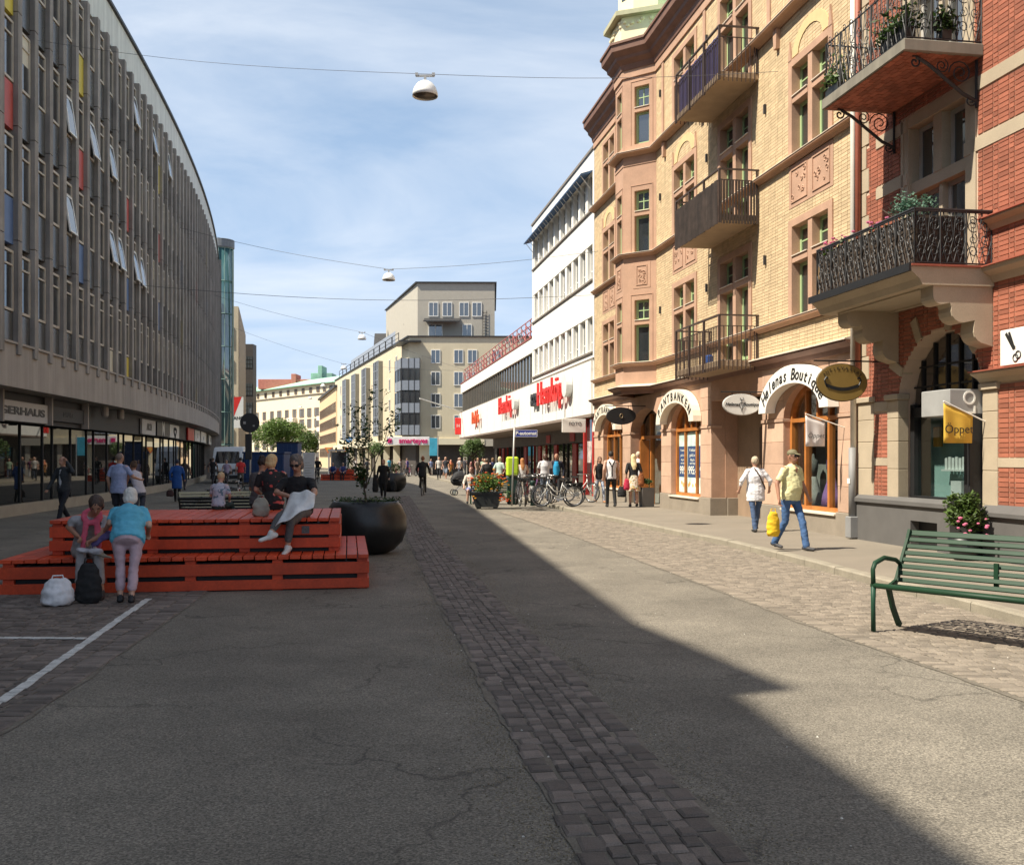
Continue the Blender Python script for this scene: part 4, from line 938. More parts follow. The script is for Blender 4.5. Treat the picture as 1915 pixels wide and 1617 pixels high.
def iron_balcony(a, b, D, zs, h, seed):
    return [(lambda x, z: (a + x, D, zs + z), b - a), (lambda x, z: (a, x, zs + z), D), (lambda x, z: (b, x, zs + z), D)]
# lower balcony: limestone slab with moulded edge on two consoles
a, b, D, zs = -4.1, -.92, 1.3, 4.64
mb = MB(); mb.prism([(0, zs - .3), (D - .1, zs - .3), (D - .04, zs - .2), (D + .08, zs - .1), (D + .1, zs - .02), (0, zs - .02)], a - .06, b + .06, ax='x'); lo_ = mb.build('balcony', m_lime, rb)
MB().box(a - .08, b + .08, D + .102, D + .14, zs - .1, zs + .02).build('edge_strip', m_blk, lo_); MB().box(a - .1, b + .1, 0, D + .1, zs - .019, zs + .01).build('floor', m_rcap, lo_)
mb = MB(); mb.box(a + .3, b - .3, .15, .2, zs - .33, zs - .301); mb.box(a + .3, b - .3, D - .3, D - .25, zs - .33, zs - .301); mb.build('soffit_rib', m_lime, lo_)
for P, L_ in iron_balcony(a, b, D, zs + .01, .85, 1): iron_panel(lo_, P, L_, .85, 3)
m_reed = M('reed_screen', (.055, .038, .026), .9, var=.55, scale=14, grain=.5, gscale=30)
MB().box(a + .03, b - .03, D - .05, D - .035, zs + .03, zs + .8).build('reed_screen', m_reed, lo_); MB().box(a + .03, a + .045, .45, D - .06, zs + .03, zs + .78).build('reed_screen', m_reed, lo_)
MB().tube([(a, 0, zs + .87), (a, D, zs + .87), (b, D, zs + .87), (b, 0, zs + .87)], .022, 6).build('handrail', m_wiron, lo_)
for u in (-3.95, -1.3):
    pr = [(0, zs - .3), (1.0, zs - .3), (1.0, zs - .42)] + [(.86 + .14 * math.cos(t), zs - .46 + .14 * math.sin(t) * .9) for t in np.linspace(0, -1.9, 6)] + [(.72 - .0, zs - .56)] + [(.5 + .2 * math.cos(t), zs - .68 + .18 * math.sin(t)) for t in np.linspace(.3, -2.0, 7)] + [(.3, zs - .82)] + [(.12 + .2 * math.cos(t), zs - .98 + .2 * math.sin(t)) for t in np.linspace(.2, -1.5, 6)] + [(0, zs - 1.22)]
    MB().prism(pr, u - .17, u + .17, ax='x').build('console', m_lime, lo_)
# upper balcony: thin slab with brick soffit on iron brackets
a2, b2, D2, z2 = -3.9, -1.2, 1.35, 8.19
up_ = MB().cbox(a2, b2, 0, D2, z2 - .185, z2, .012).build('balcony', M('grey_cast_slab', (.22, .2, .16), .9, var=.2, streak=.2), rb)
br = []; y = .03; k = 0
ms = MB().box(0, 1, 0, 1, 0, 1)
mbs = [ms.mesh('soffit_brick', m_rbrick, tint=t / 5) for t in range(6)]
while y < D2 - .1:
    x = a2 + .08 - (k % 2) * .12
    while x < b2 - .08:
        x0, x1 = max(x, a2 + .06), min(x + .235, b2 - .06)
        if x1 - x0 > .04: o = obj('soffit_brick', R.choice(mbs), up_, (x0, y, z2 - .195)); o.scale = (x1 - x0 - .008, .1, .014)
        x += .245
    y += .108; k += 1
for P, L_ in iron_balcony(a2 + .05, b2 - .05, D2 - .06, z2, 1.0, 5): iron_panel(up_, P, L_, 1.0, 8)
for u in (-3.75, -1.35):
    mb = MB(); mb.tube([(u, .02, z2 - .85), (u, .25, z2 - .75), (u, .85, z2 - .32), (u, 1.05, z2 - .22)], .028, 6); mb.tube([(u, .02, z2 - .95), (u, .02, z2 - .2)], .025, 6)
    P = lambda x, z: (u, x, z)
    scroll(mb, P, (1.08, z2 - .3), .1, 1.3, 1.2, .016); scroll(mb, P, (.3, z2 - .42), .2, 1.8, 0, .012, 24); scroll(mb, P, (.62, z2 - .33), .12, 1.6, 2, .011, 20); scroll(mb, P, (.12, z2 - .85), .09, 1.4, 3, .014)
    mb.build('iron_bracket', m_wiron, up_)
# downpipe between the houses
dp = thing('downpipe', 'white and red downpipe with grey foot between the brick houses', 'pipe', uw(-.02, .1), UA)
MB().tube([(0, 0, 1.9), (0, 0, 14.2)], .055, 10).build('upper_pipe', M('pipe_white', (.72, .68, .6), .6), dp, smooth=True); MB().tube([(-.14, -.02, 3.3), (-.14, -.02, 14.2)], .05, 10).build('red_pipe', M('pipe_red', (.33, .10, .06), .6), dp, smooth=True)
MB().tube([(0, .02, .55), (0, .02, 1.9)], .07, 10).build('lower_pipe', M('pipe_grey', (.24, .24, .24), .6), dp, smooth=True); MB().cbox(-.1, .1, -.06, .12, .14, .56, .015).build('pipe_foot', MATS['pipe_grey'], dp)
MB().box(-.04, .06, .085, .095, 1.2, 1.3).build('sticker', m_signw, dp)
# scissors sign
sc = thing('scissors_sign', 'white board with black scissors on the red brick wall', 'sign', uw(-4.42, .03), UA)
MB().cbox(-2.2, 0, 0, .06, 3.08, 3.62, .01).build('board', m_signw, sc)
mb = MB(); mb.prism([(-.12, 3.55), (-.16, 3.58), (-.36, 3.34), (-.30, 3.3)], .062, .066); mb.prism([(-.2, 3.57), (-.24, 3.58), (-.36, 3.32), (-.31, 3.31)], .068, .072)
for q in ((-.42, 3.22), (-.36, 3.18)): mb.tube([(q[0] + .055 * math.cos(t), .066, q[1] + .055 * math.sin(t)) for t in np.linspace(0, 6.28, 14, endpoint=False)], .01, 5, closed=True)
add_text(mb, 'KLIPPEN', .3, Matrix.Translation((-1.4, .066, 3.35)) @ FM); mb.build('scissors_mark', m_ink, sc)
# hanging signs
def oval_sign(name, u, d0, w, h, z, face, rim, label, draw=None, arm=None):
    t = thing(name, label, 'hanging sign', uw(u, 0), UA); c = d0 + w / 2
    pr = [(c + w / 2 * math.cos(x), z + h / 2 * math.sin(x)) for x in np.linspace(0, 2 * math.pi, 28, endpoint=False)]
    MB().prism(pr, -.03, .03, ax='x').build('board', face, t)
    mb = MB(); mb.tube([(0, p[0], p[1]) for p in pr], .018, 5, closed=True); mb.build('rim', rim, t)
    zt = z + h / 2 + .06; mb = MB(); mb.tube([(0, -.0, zt), (0, d0 + w + .05, zt)], .016, 6)
    for q in (d0 + w * .25, d0 + w * .75): mb.tube([(0, q, zt), (0, q, z + h * .42)], .008, 4)
    mb.build('bracket', m_blk, t)
    return t, frame_mat((-.034, c, z), (0, -1, 0), (-1, 0, 0))
t, fm = oval_sign('oval_sign', 4.2, .2, .92, .48, 2.96, m_signw, M('rim_grey', (.5, .5, .48), .5), 'white oval boutique sign hanging over the passage')
mb = MB(); add_text(mb, 'Helenas', .115, fm @ Matrix.Translation((-.235, 0, 0)), shear=.35, bold=.002, depth=.004); add_text(mb, 'Boutique', .115, fm @ Matrix.Translation((.235, 0, 0)), shear=.35, bold=.002, depth=.004)
Q = lambda x, y: fm @ Vector((x, y, .002))
for pl_ in ([(0, -.18), (.012, -.05), (-.008, .05), (0, .12)], [(0, .1), (-.05, .13), (-.03, .16)], [(0, .1), (.05, .13), (.03, .16)], [(-.07, -.03), (-.02, -.09), (0, -.17), (.02, -.09), (.07, -.03)], [(-.05, .03), (0, .05), (.05, .03)]): mb.tube([Q(*p) for p in pl_], .006, 4)
mb.build('lettering', m_ink, t)
m_gold = M('gold_board', (.30, .19, .05), .5, var=.1)
t, fm = oval_sign('oval_sign', -.85, .28, 1.0, .68, 3.1, m_gold, M('gold_rim', (.08, .06, .03), .5), 'large gold oval sign with a black viking ship by the downpipe')
mb = MB(); Q = lambda x, y: fm @ Vector((x, y, .004)); arc = [(-.33 + .66 * k / 14, -.05 - .075 * math.sin(math.pi * k / 14)) for k in range(15)]
for (x0, y0), (x1, y1) in zip(arc, arc[1:]): mb.add([Q(x0, y0 - .035), Q(x1, y1 - .035), Q(x1, y1 + .03), Q(x0, y0 + .03)], [(0, 1, 2, 3)])
mb.tube([Q(-.33, -.05), Q(-.36, .04), Q(-.32, .1), Q(-.29, .07)], .014, 5); mb.tube([Q(.33, -.05), Q(.37, .04), Q(.33, .1), Q(.30, .07)], .014, 5)
for i, ch in enumerate('ANTIKVARIAT'): 
    an = math.pi * (.82 - .64 * i / 10); add_text(mb, ch, .085, fm @ frame_mat((.42 * math.cos(an), .26 * math.sin(an), .002), (math.sin(an), -math.cos(an) * .6, 0), (0, 0, 1)), depth=.003)
mb.build('ship_mark', m_ink, t)
t, fm = oval_sign('oval_sign', 14.0, .35, 1.0, .55, 3.1, m_blk, m_dark, 'black oval sign hanging over the pawn shop entrance')
mb = MB(); 
for k in range(3): mb.lathe([(0, -.004), (.05, 0), (0, .004)], 10, (0, 0, 0)).xf(Matrix.Identity(4)) if k < 0 else None
mb.tube([fm @ Vector((.05 * math.cos(t_), .07 * math.sin(t_), .004)) for t_ in np.linspace(0, 6.28, 12, endpoint=False)], .012, 4, closed=True); mb.build('crest', M('dull_gold', (.2, .13, .05), .5), t)
# open flags
def flag(u, dtop, z, w, h, mat, tm, label, txt, sz, shear=0):
    t = thing('shop_flag', label, 'flag', uw(u, 0), UA); pl_ = MB().tube([(0, 0, z - .32 * w / .6 - .02), (0, dtop + w, z + .03)], .012, 6); pl_.build('pole', m_signw, t)
    mb = MB(); n = 12; sl_ = .34
    P = []
    for i in range(n + 1):
        x = dtop + w * i / n; zt = z - sl_ * (dtop + w - x) ; zb = z - h
        P.append([(0.02 * math.sin(i * .9 + j * .3) * (j / 6), x, zt + (zb - zt) * j / 6) for j in range(7)])
    for c_ in P: mb.v += c_
    for i in range(n):
        for j in range(6): mb.f.append((i * 7 + j, i * 7 + 7 + j, i * 7 + 8 + j, i * 7 + j + 1)); mb.m.append(0)
    o = mb.build('cloth', mat, t, smooth=True); md = o.modifiers.new('thick', 'SOLIDIFY'); md.thickness = .004
    q = MB(); add_text(q, txt, sz, frame_mat((-.026, dtop + w * .5, z - h * .66), (0, -1, 0), (-1, 0, 0)), shear=shear, depth=.004); q.build('lettering', tm, t)
flag(.5, .42, 2.55, .42, .62, M('flag_white', (.75, .7, .68), .9), M('grey_ink', (.12, .12, .12), .7), 'small white Öppet flag in front of the dress shop window', 'Öppet', .135, .2)
flag(-3.95, .22, 2.55, .5, .62, M('flag_gold', (.72, .45, .06), .9), m_ink, 'yellow Öppet flag beside the dark shop door', 'Öppet', .185)
# ------------------------------------------------------------------ white modern block and the low supermarket beyond it
m_white = M('white_render', (.82, .80, .75), .8, var=.04, scale=1, streak=.05); m_wframe = M('white_frame', (.75, .74, .7), .6); m_offw = M('fascia_white', (.80, .79, .74), .55, var=.04)
m_wpane = glass('office_pane', (.10, .11, .115), .08); m_line = M('drip_line', (.22, .19, .16), .7)
wb = thing('white_office_block', 'white modern four storey block with three window bands, right beside the yellow house', 'building', (U0[0], U0[1], 0), UA)
Wa, Wb = 21.06, 34.8; WR = [(6.05, 7.5), (9.0, 10.45), (11.85, 13.4)]
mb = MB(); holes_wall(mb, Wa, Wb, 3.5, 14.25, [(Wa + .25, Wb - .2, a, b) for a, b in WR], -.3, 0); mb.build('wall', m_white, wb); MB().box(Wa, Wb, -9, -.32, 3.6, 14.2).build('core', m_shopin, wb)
MB().box(Wa - .02, Wb + .05, -9, .06, 14.253, 14.36).build('roof_edge', m_line, wb)
MB().box(Wb - .04, Wb, -9, -.302, 3.5, 14.25).build('end_wall', m_white, wb)
for a, b in WR:
    n = 10; p = (Wb - Wa - .45) / n
    MB().box(Wa + .2, Wb - .15, .002, .07, a - .07, a).build('sill', m_line, wb)
    for k in range(n):
        u0 = Wa + .25 + p * k; u1 = u0 + p; MB().box(u1 - .38, u1, -.25, -.02, a, b).build('pier', m_white, wb)
        f_ = MB(); casement(f_, u0, u1 - .38, a, b, -.22, w=.06); f_.box(u0, u1 - .38, -.22, -.17, a + .42, a + .47); w = f_.build('window', m_wframe, wb); MB().box(u0 + .05, u1 - .43, -.2, -.19, a + .05, b - .05).build('pane', m_wpane, w)
        if a > 11:   # folded blue awning with its arms
            q = MB(); q.prism([(.0, b + .05), (.18, b - .02), (.5, b - .12), (.52, b - .2), (.15, b - .1), (0, b)], u0 - .02, u1 - .02, ax='x'); aw = q.build('awning', M('awning_blue', (.05, .10, .2), .8, var=.2), wb)
            q = MB(); q.tube([(u0 + .1, .5, b - .17), (u0 + .1, .02, b - .75)], .015, 4); q.tube([(u1 - .4, .5, b - .17), (u1 - .4, .02, b - .75)], .015, 4); q.build('awning_arm', m_wframe, aw)
MB().box(Wa, Wb, .002, .05, 5.72, 5.78).build('drip_line', m_line, wb)
# supermarket
hb = thing('supermarket', 'low white supermarket with ribbon window and red letters along the street', 'building', (U0[0], U0[1], 0), UA)
Ha, Hb = 34.85, 69.5
MB().box(Ha, Hb, -9, -.32, 3.5, 8.1).build('core', m_shopin, hb); MB().box(Ha, Hb, -.3, 0, 7.42, 8.2).build('parapet', m_white, hb); MB().box(Ha, Hb, -9, .03, 8.203, 8.3).build('roof_edge', M('red_flashing', (.25, .07, .06), .7), hb)
n = 34; p = (Hb - Ha) / n; m_rib = glass('ribbon_glass', (.05, .06, .06), .04)
pm = MB().box(.03, p - .03, -.16, -.14, 5.75, 7.4).mesh('ribbon_pane', m_rib); mm = MB().box(-.03, .03, -.17, -.08, 5.75, 7.4).mesh('mullion', m_line)
for k in range(n): obj('ribbon_pane', pm, hb, (Ha + k * p, 0, 0)); obj('mullion', mm, hb, (Ha + k * p, 0, 0))
MB().box(Ha, Hb, -.3, .03, 5.68, 5.745).build('sill', m_line, hb)
fs = MB(); fs.box(Wa + .1, Hb, -.3, .1, 3.5, 5.66); fs.build('fascia', m_offw, hb)
for u in np.arange(Wa + 3.5, Hb, 3.4): MB().box(u - .006, u + .006, .101, .104, 3.5, 5.66).build('fascia_joint', m_line, hb)
MB().box(Wa + .1, Hb, -3.0, .1, 3.38, 3.497).build('soffit', M('soffit_grey', (.22, .17, .14), .9), hb)
# recessed ground floor
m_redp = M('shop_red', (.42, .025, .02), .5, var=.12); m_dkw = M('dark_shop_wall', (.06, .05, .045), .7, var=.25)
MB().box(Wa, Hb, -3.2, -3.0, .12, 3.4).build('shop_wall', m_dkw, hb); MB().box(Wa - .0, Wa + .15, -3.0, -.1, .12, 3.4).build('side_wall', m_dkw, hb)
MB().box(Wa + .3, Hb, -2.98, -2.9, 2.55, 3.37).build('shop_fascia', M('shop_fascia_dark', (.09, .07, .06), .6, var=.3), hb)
gl_ = glass('market_glass', (.03, .035, .035), .03)
u = Wa + .5; k = 0
while u < Hb - 1.5:
    w = (1.3, 1.1, 1.7, .9)[k % 4]
    if k % 4 == 3: MB().cbox(u, u + w, -2.98, -2.86, .14, 2.5, .01).build('red_panel', m_redp, hb)
    else:
        o = MB().box(u + .04, u + w - .04, -2.95, -2.93, .3, 2.5).build('market_pane', gl_, hb); MB().box(u - .03, u + .03, -2.97, -2.85, .14, 2.55).build('post', m_dark if k % 3 else m_redp, hb)
    u += w + .08; k += 1
MB().cbox(21.4, 21.62, -.3, -.05, .12, 3.38, .01).build('red_post', m_redp, hb); MB().cbox(23.0, 23.2, -.3, -.05, .12, 3.38, .01).build('red_post', m_redp, hb); MB().box(21.62, 23.0, -.2, -.18, .35, 3.3).build('market_pane', gl_, hb)
MB().box(21.7, 22.9, -.175, -.17, 1.5, 2.4).build('window_poster', M('poster_mixed', (.5, .42, .4), .7, var=.7, scale=4), hb)
for u, h, mt in ((26, .6, m_redp), (28.2, .7, m_redp), (37, .7, m_redp), (44, .5, m_redp)): MB().box(u, u + 1.2, -2.89, -2.85, 2.65, 2.65 + h).build('shop_sign_panel', mt, hb)
# roof railing, pink-red scaffolding tubes
m_rail = M('roof_rail_red', (.40, .13, .12), .6, var=.2); m_railg = M('roof_rail_grey', (.30, .31, .33), .5)
for k in range(23):
    u = Ha + .3 + k * 1.5; q = MB(); q.tube([(u, -.25, 8.3), (u, -.25, 9.45)], .035, 5); q.tube([(u, -.25, 9.3), (u, -1.3, 8.3)], .03, 5); q.tube([(u, -.25, 8.35), (u + 1.5, -.25, 9.3)], .022, 4); q.build('railing_post', m_rail if k % 3 else m_railg, hb)
q = MB(); [q.tube([(Ha + .2, -.25, z), (Hb - .5, -.25, z)], .03, 5) for z in (8.75, 9.1, 9.45)]; q.build('railing_tube', m_rail, hb)
# red lettering
m_neon = M('letter_red', (.80, .035, .03), .4, var=.05); m_dkl = M('letter_dark', (.04, .04, .045), .5); m_or = M('letter_orange', (.72, .11, .03), .4); m_wl = M('letter_side', (.7, .7, .68), .5)
def big_sign(u0, u1, z0, z1, label, txt, size, mat, disc=True, small=None):
    t = thing('letter_sign', label, 'shop sign', uw((u0 + u1) / 2, .1), UA); c = 0; hw = (u1 - u0) / 2
    v, f_ = text_mesh(txt, 1, depth=.1, bold=.0); v = np.array(v); v[:, 0] *= 2 * hw / (v[:, 0].max() - v[:, 0].min()); v[:, 0] -= (v[:, 0].max() + v[:, 0].min()) / 2; v[:, 1] *= (z1 - z0) / (v[:, 1].max() - v[:, 1].min()); v[:, 1] -= v[:, 1].min(); v[:, 2] = np.where(v[:, 2] > 0, .3, .2)
    mb = MB().add([(-p[0], p[2], z0 + p[1]) for p in v], f_); mb.build('lettering', mat, t)
    mb = MB()
    for x in np.linspace(-hw + .3, hw - .3, 5): mb.box(x - .03, x + .03, .0, .2, z0 + .5, z0 + .56)
    mb.build('mount', m_wl, t)
    if disc:
        r = (z1 - z0) * .33; q = MB(); q.prism([(-hw - r * .9 + r * math.cos(a), z0 + .62 * (z1 - z0) + r * math.sin(a)) for a in np.linspace(0, 6.283, 24, endpoint=False)], .02, .3); q.build('disc', m_wl, t)
    if small:
        q = MB(); add_text(q, small, .85, Matrix.Translation((hw + 1.5, .12, z0 + .75)) @ FM, depth=.2, bold=.03); q.build('small_lettering', m_dkl, t)
    return t
big_sign(25.4, 31.4, 3.95, 5.5, 'large red supermarket lettering on the white block fascia', 'Hemköp', 1.3, m_neon, True, '8-22')
big_sign(39.2, 44.6, 4.1, 5.5, 'smaller red lettering with white disc on the supermarket fascia further off', 'Hemköp', 1.2, m_neon)
big_sign(54.6, 58.5, 4.0, 5.3, 'orange-red lettering on the supermarket fascia, farthest along', "Dolly's", 1, m_or, False)
t = thing('box_sign', 'red box sign sticking out from the far end of the supermarket', 'sign', uw(68.4, 0), UA); MB().cbox(-.15, .15, .12, .62, 3.75, 5.2, .03).build('box', m_neon, t); mb = MB(); add_text(mb, 'H', .4, frame_mat((-.16, .37, 4.5), (0, -1, 0), (-1, 0, 0))); mb.build('lettering', m_signw, t)
t = thing('box_sign', 'small white hanging sign beside the pawn shop', 'sign', uw(21.9, 0), UA); MB().cbox(-.04, .04, .15, 1.15, 2.75, 3.3, .01).build('board', m_signw, t); mb = MB(); add_text(mb, 'FOTO', .2, frame_mat((-.045, .6, 3.1), (0, -1, 0), (-1, 0, 0)));  mb.build('lettering', MATS['grey_ink'], t)
# flagpole from the supermarket corner
pA = at(866, 770, 87); pB = at(785, 745, 80); MB().tube([pA, pB], [.07, .05], 8).build('flagpole', m_wl, label='bare white flagpole leaning out from the supermarket corner', cat='flagpole')

# ------------------------------------------------------------------ corner block with the optician
m_crm = M('cream_plaster', (.60, .53, .385), .85, var=.06, scale=.6, streak=.05); m_crm2 = M('cream_plaster_light', (.70, .64, .48), .85, var=.05); m_gpl = M('grey_plaster', (.42, .39, .33), .85, var=.06)
CB = (at(765, 856, 97).x, 97.0)
cb_ = thing('corner_block', 'cream apartment block with grey upper floors above the pink optician sign', 'building', (CB[0], CB[1], 0), math.atan2(-.0495 * 0 + .02, 1))
m_fp = glass('flat_pane', (.05, .055, .06), .08)
# local: x right along the front, y away along the side (skewed side built from points)
sk = Vector((-.288, 1, 0)).normalized(); SD = 58.0
def sidep(t_, out=0.0): n_ = Vector((-sk.y, sk.x, 0)); return Vector((sk.x * t_, sk.y * t_, 0)) + n_ * out
z1 = 13.55
e = sidep(SD); mb = MB(); mb.prism([(0, 0), (16, 0), (16, SD), (e.x, e.y)], 3.6, z1, ax='z'); cw = mb.build('wall', m_crm, cb_)
mb = MB(); mb.prism([(-.15, -.15), (16.2, -.15), (16.2, SD), (e.x - .15, e.y)], z1 + .003, z1 + .12, ax='z'); mb.build('roof_edge', m_dark, cb_)
# grey set-back storeys
mb = MB(); mb.prism([(.6, 3.2), (8.4, 3.2), (8.4, 22), (-4.6, 22)], z1 + .23, 19.4, ax='z'); mb.build('upper_floors', m_gpl, cb_); mb = MB(); mb.prism([(.4, 3.0), (8.6, 3.0), (8.6, 22.2), (-4.8, 22.2)], 19.403, 19.52, ax='z'); mb.build('upper_roof', m_dark, cb_)
fw = MB(); casement(fw, -.62, .62, 0, 1.55, -.05, w=.09, t=.1); fw.box(-.04, .04, -.05, .05, .09, 1.46); fwm = fw.mesh('window', m_wframe); fpm = MB().box(-.55, .55, -.01, .02, .05, 1.5).mesh('pane', m_fp)
def win(parent, x, y, z, rz=0, sx=1, sz=1):
    w = obj('window', fwm, parent, (x, y, z), rz); w.scale = (sx, 1, sz); obj('pane', fpm, w); return w
for r, z in enumerate((4.9, 7.35, 9.8)):
    pass
for z in (4.55, 6.65, 8.8, 10.95):
    for x in (2.6, 4.85, 6.2, 8.6): win(cb_, x, -.01, z, 0, .75, .88)
for x in (2.2, 3.6, 5.3, 6.6): win(cb_, x, 3.18, 16.0, 0, .8, .95)
MB().prism([(3.19, 15.7), (1.4, 15.25), (1.4, 15.35), (3.19, 15.85)], 1.3, 4.9, ax='x').build('terrace_canopy', m_dark, cb_)
win(cb_, 2.4, 3.18, 13.85, 0, 1.2, .9); win(cb_, 5.6, 3.18, 13.85, 0, .8, .9)
q = MB(); [q.tube([(7.2 + s_, 3.1, 14), (7.2 + s_, 3.1, 16.6)], .03, 4) for s_ in (0, .4)]; [q.tube([(7.2, 3.1, 14 + .3 * k), (7.6, 3.1, 14 + .3 * k)], .02, 4) for k in range(9)]; q.build('roof_ladder', m_dark, cb_)
# glazed corner balconies
m_bg = M('balcony_panel', (.28, .31, .36), .5, var=.1)
for k, z in enumerate((3.95, 6.1, 8.3, 10.45)):
    n_ = Vector((-sk.y, sk.x, 0)); bw = MB(); 
    A0 = Vector((1.1, -.55, 0)); B0 = Vector((-.75, -.55, 0)); C0 = sidep(3.6, .75); D0 = sidep(3.6, 0)
    poly = [(1.1, -.0), (1.1, -.6), (-.7, -.6), (C0.x, C0.y), (D0.x, D0.y)]
    bw.prism(poly, z, z + .95, ax='z'); bb = bw.build('glazed_balcony', m_bg, cb_)
    if k < 3: q = MB(); q.prism([(1.05, 0), (1.05, -.55), (-.65, -.55), (C0.x + .05, C0.y), (D0.x, D0.y)], z + .95, z + 2.12, ax='z'); q.build('glazing', m_fp, bb)
    q = MB(); 
    for x in (1.1, .55, 0, -.7): q.box(x - .03, x + .03, -.62, -.58, z, z + (2.14 if k < 3 else 1))
    for tt in (.3, 1.2, 2.2, 3.5):
        pp = Vector((-.7, -.6, 0)).lerp(C0, tt / 3.6); q.tube([(pp.x, pp.y, z), (pp.x, pp.y, z + (2.14 if k < 3 else 1))], .035, 4)
    q.build('balcony_posts', m_dark, bb)
MB().prism([(1.2, .1), (1.2, -.75), (-.9, -.75), (sidep(3.8, .9).x, sidep(3.8, .9).y), (sidep(3.8).x, sidep(3.8).y)], 13.0, 13.15, ax='z').build('corner_canopy', m_dark, cb_)
# side facade: small windows and tall glazed stair bays
ang = math.atan2(sk.y, sk.x)
for t_ in (6.5, 10.5):
    for z in (4.6, 6.7, 8.9, 11): p = sidep(t_, .02); win(cb_, p.x, p.y, z, ang - math.pi, .6, .85)
for t_ in (15, 24, 33, 42):
    p0, p1 = sidep(t_, .5), sidep(t_ + 3.2, .5); q0, q1 = sidep(t_), sidep(t_ + 3.2)
    mb = MB(); mb.prism([(p0.x, p0.y), (q0.x, q0.y), (q1.x, q1.y), (p1.x, p1.y)], 4.2, 12.6, ax='z'); sbay = mb.build('stair_bay', m_fp, cb_); q = MB()
    for z in np.arange(4.2, 12.7, 1.05): q.tube([tuple(sidep(t_, .53) + Vector((0, 0, z))), tuple(sidep(t_ + 3.2, .53) + Vector((0, 0, z)))], .06, 4)
    for tt in (0, 1.06, 2.13, 3.2): q.tube([tuple(sidep(t_ + tt, .53) + Vector((0, 0, 4.2))), tuple(sidep(t_ + tt, .53) + Vector((0, 0, 12.6)))], .08, 4)
    q.build('bay_frame', m_bg, sbay)
# dark set-back attic storey with terrace railings along the side
a0, a1, b0, b1 = sidep(12, -1.6), sidep(52, -1.6), sidep(12, -6), sidep(52, -6); mb = MB(); mb.prism([(b0.x, b0.y), (a0.x, a0.y), (a1.x, a1.y), (b1.x, b1.y)], z1 + .13, z1 + 2.6, ax='z'); mb.build('attic_storey', m_bg, cb_)
for t_ in np.arange(6, 52, 4.0): 
    p0, p1 = sidep(t_, -.1) + Vector((0, 0, z1 + .12)), sidep(t_ + 3.7, -.1) + Vector((0, 0, z1 + .12)); q = MB(); q.tube([p0, p0 + Vector((0, 0, 1.0)), p1 + Vector((0, 0, 1.0)), p1], .04, 4); q.tube([p0 + Vector((0, 0, .5)), p1 + Vector((0, 0, .5))], .03, 4); q.build('terrace_railing', m_dark, cb_)
for t_ in (13, 23, 33): p = sidep(t_, -2.2); MB().prism([(p.y - 2.5, z1 + 2.6), (p.y + 2.5, z1 + 2.6), (p.y + 1.5, z1 + 4.2), (p.y - 1.5, z1 + 4.2)], p.x, p.x + 3, ax='x').build('roof_light', m_dark, cb_)
for t_ in (19.5, 28.5, 37.5, 46.5, 51):
    for z in (4.6, 6.7, 8.9, 11): p = sidep(t_, .02); win(cb_, p.x, p.y, z, ang - math.pi, .6, .85)
# ground floor: colonnade, shop band and sign
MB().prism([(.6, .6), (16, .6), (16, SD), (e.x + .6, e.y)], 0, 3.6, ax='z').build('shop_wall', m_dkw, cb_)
for x in (1.5, 5.5, 9.5, 13.5): MB().cbox(x - .5, x + .5, -.0, .55, 0, 3.0, .02).build('column', m_crm2, cb_) if x in (1.5,) else MB().cbox(x - .2, x + .2, .05, .5, 0, 3.0, .02).build('column', m_gpl, cb_)
for t_ in (8, 14, 20, 27, 34, 42, 50): p = sidep(t_, -.3); MB().cbox(p.x - .35, p.x + .35, p.y - .35, p.y + .35, 0, 3.0, .02).build('column', m_crm2, cb_)
mb = MB(); mb.prism([(7.4, -.2), (-.35, -.2), (sidep(SD, .3).x, sidep(SD, .3).y), (sidep(SD).x + .4, e.y), (.4, .5), (7.4, .5)], 3.0, 3.597, ax='z'); mb.build('canopy', m_crm2, cb_)
MB().box(7.42, 16, -.15, .55, 2.85, 3.59).build('grey_canopy', m_gpl, cb_)
t = thing('optician_sign', 'white sign with pink lettering over the corner optician shop', 'shop sign', (CB[0], CB[1] - .5, 0), .02)
MB().cbox(-2.1, 2.05, -.2, .25, 2.95, 3.75, .02).build('board', M('sign_pure', (.82, .81, .8), .5), t); mb = MB(); add_text(mb, 'smarteyes', .7, frame_mat((.48, -.22, 3.36), (1, 0, 0), (0, -1, 0)), bold=.02, depth=.04, space=.98); MB().box(-2.0, -1.6, -.25, -.2, 3.15, 3.55).build('emblem', M('pink', (.62, .02, .16), .5, var=0), t); mb.build('lettering', M('pink', (.62, .02, .16), .5, var=0), t)
t = thing('shop_banner', 'turquoise banner hanging beside the pink optician sign', 'banner', (at(812, 850, 95).x, 95, 0)); MB().cbox(-.45, .3, -.03, .03, 1.9, 3.6, .02).build('cloth', M('turq', (.05, .35, .52), .7, var=.2), t); MB().tube([(0.36, 0, 0), (.36, 0, 3.8)], .05, 6).build('pole', m_railg, t)
# ------------------------------------------------------------------ beige block, curved cream block with copper roof, left end stone houses
m_beige = M('beige_plaster', (.66, .47, .28), .85, var=.07); m_crmf = M('far_cream', (.74, .64, .46), .85, var=.06); m_brf = M('brown_frame', (.20, .13, .09), .7); m_farp = glass('far_pane', (.06, .06, .055), .15)
P0 = at(629, 856, 150); 
bh = thing('beige_block', 'beige block with rows of narrow windows beyond the cream corner block', 'building', (P0.x, P0.y, 0), 0)
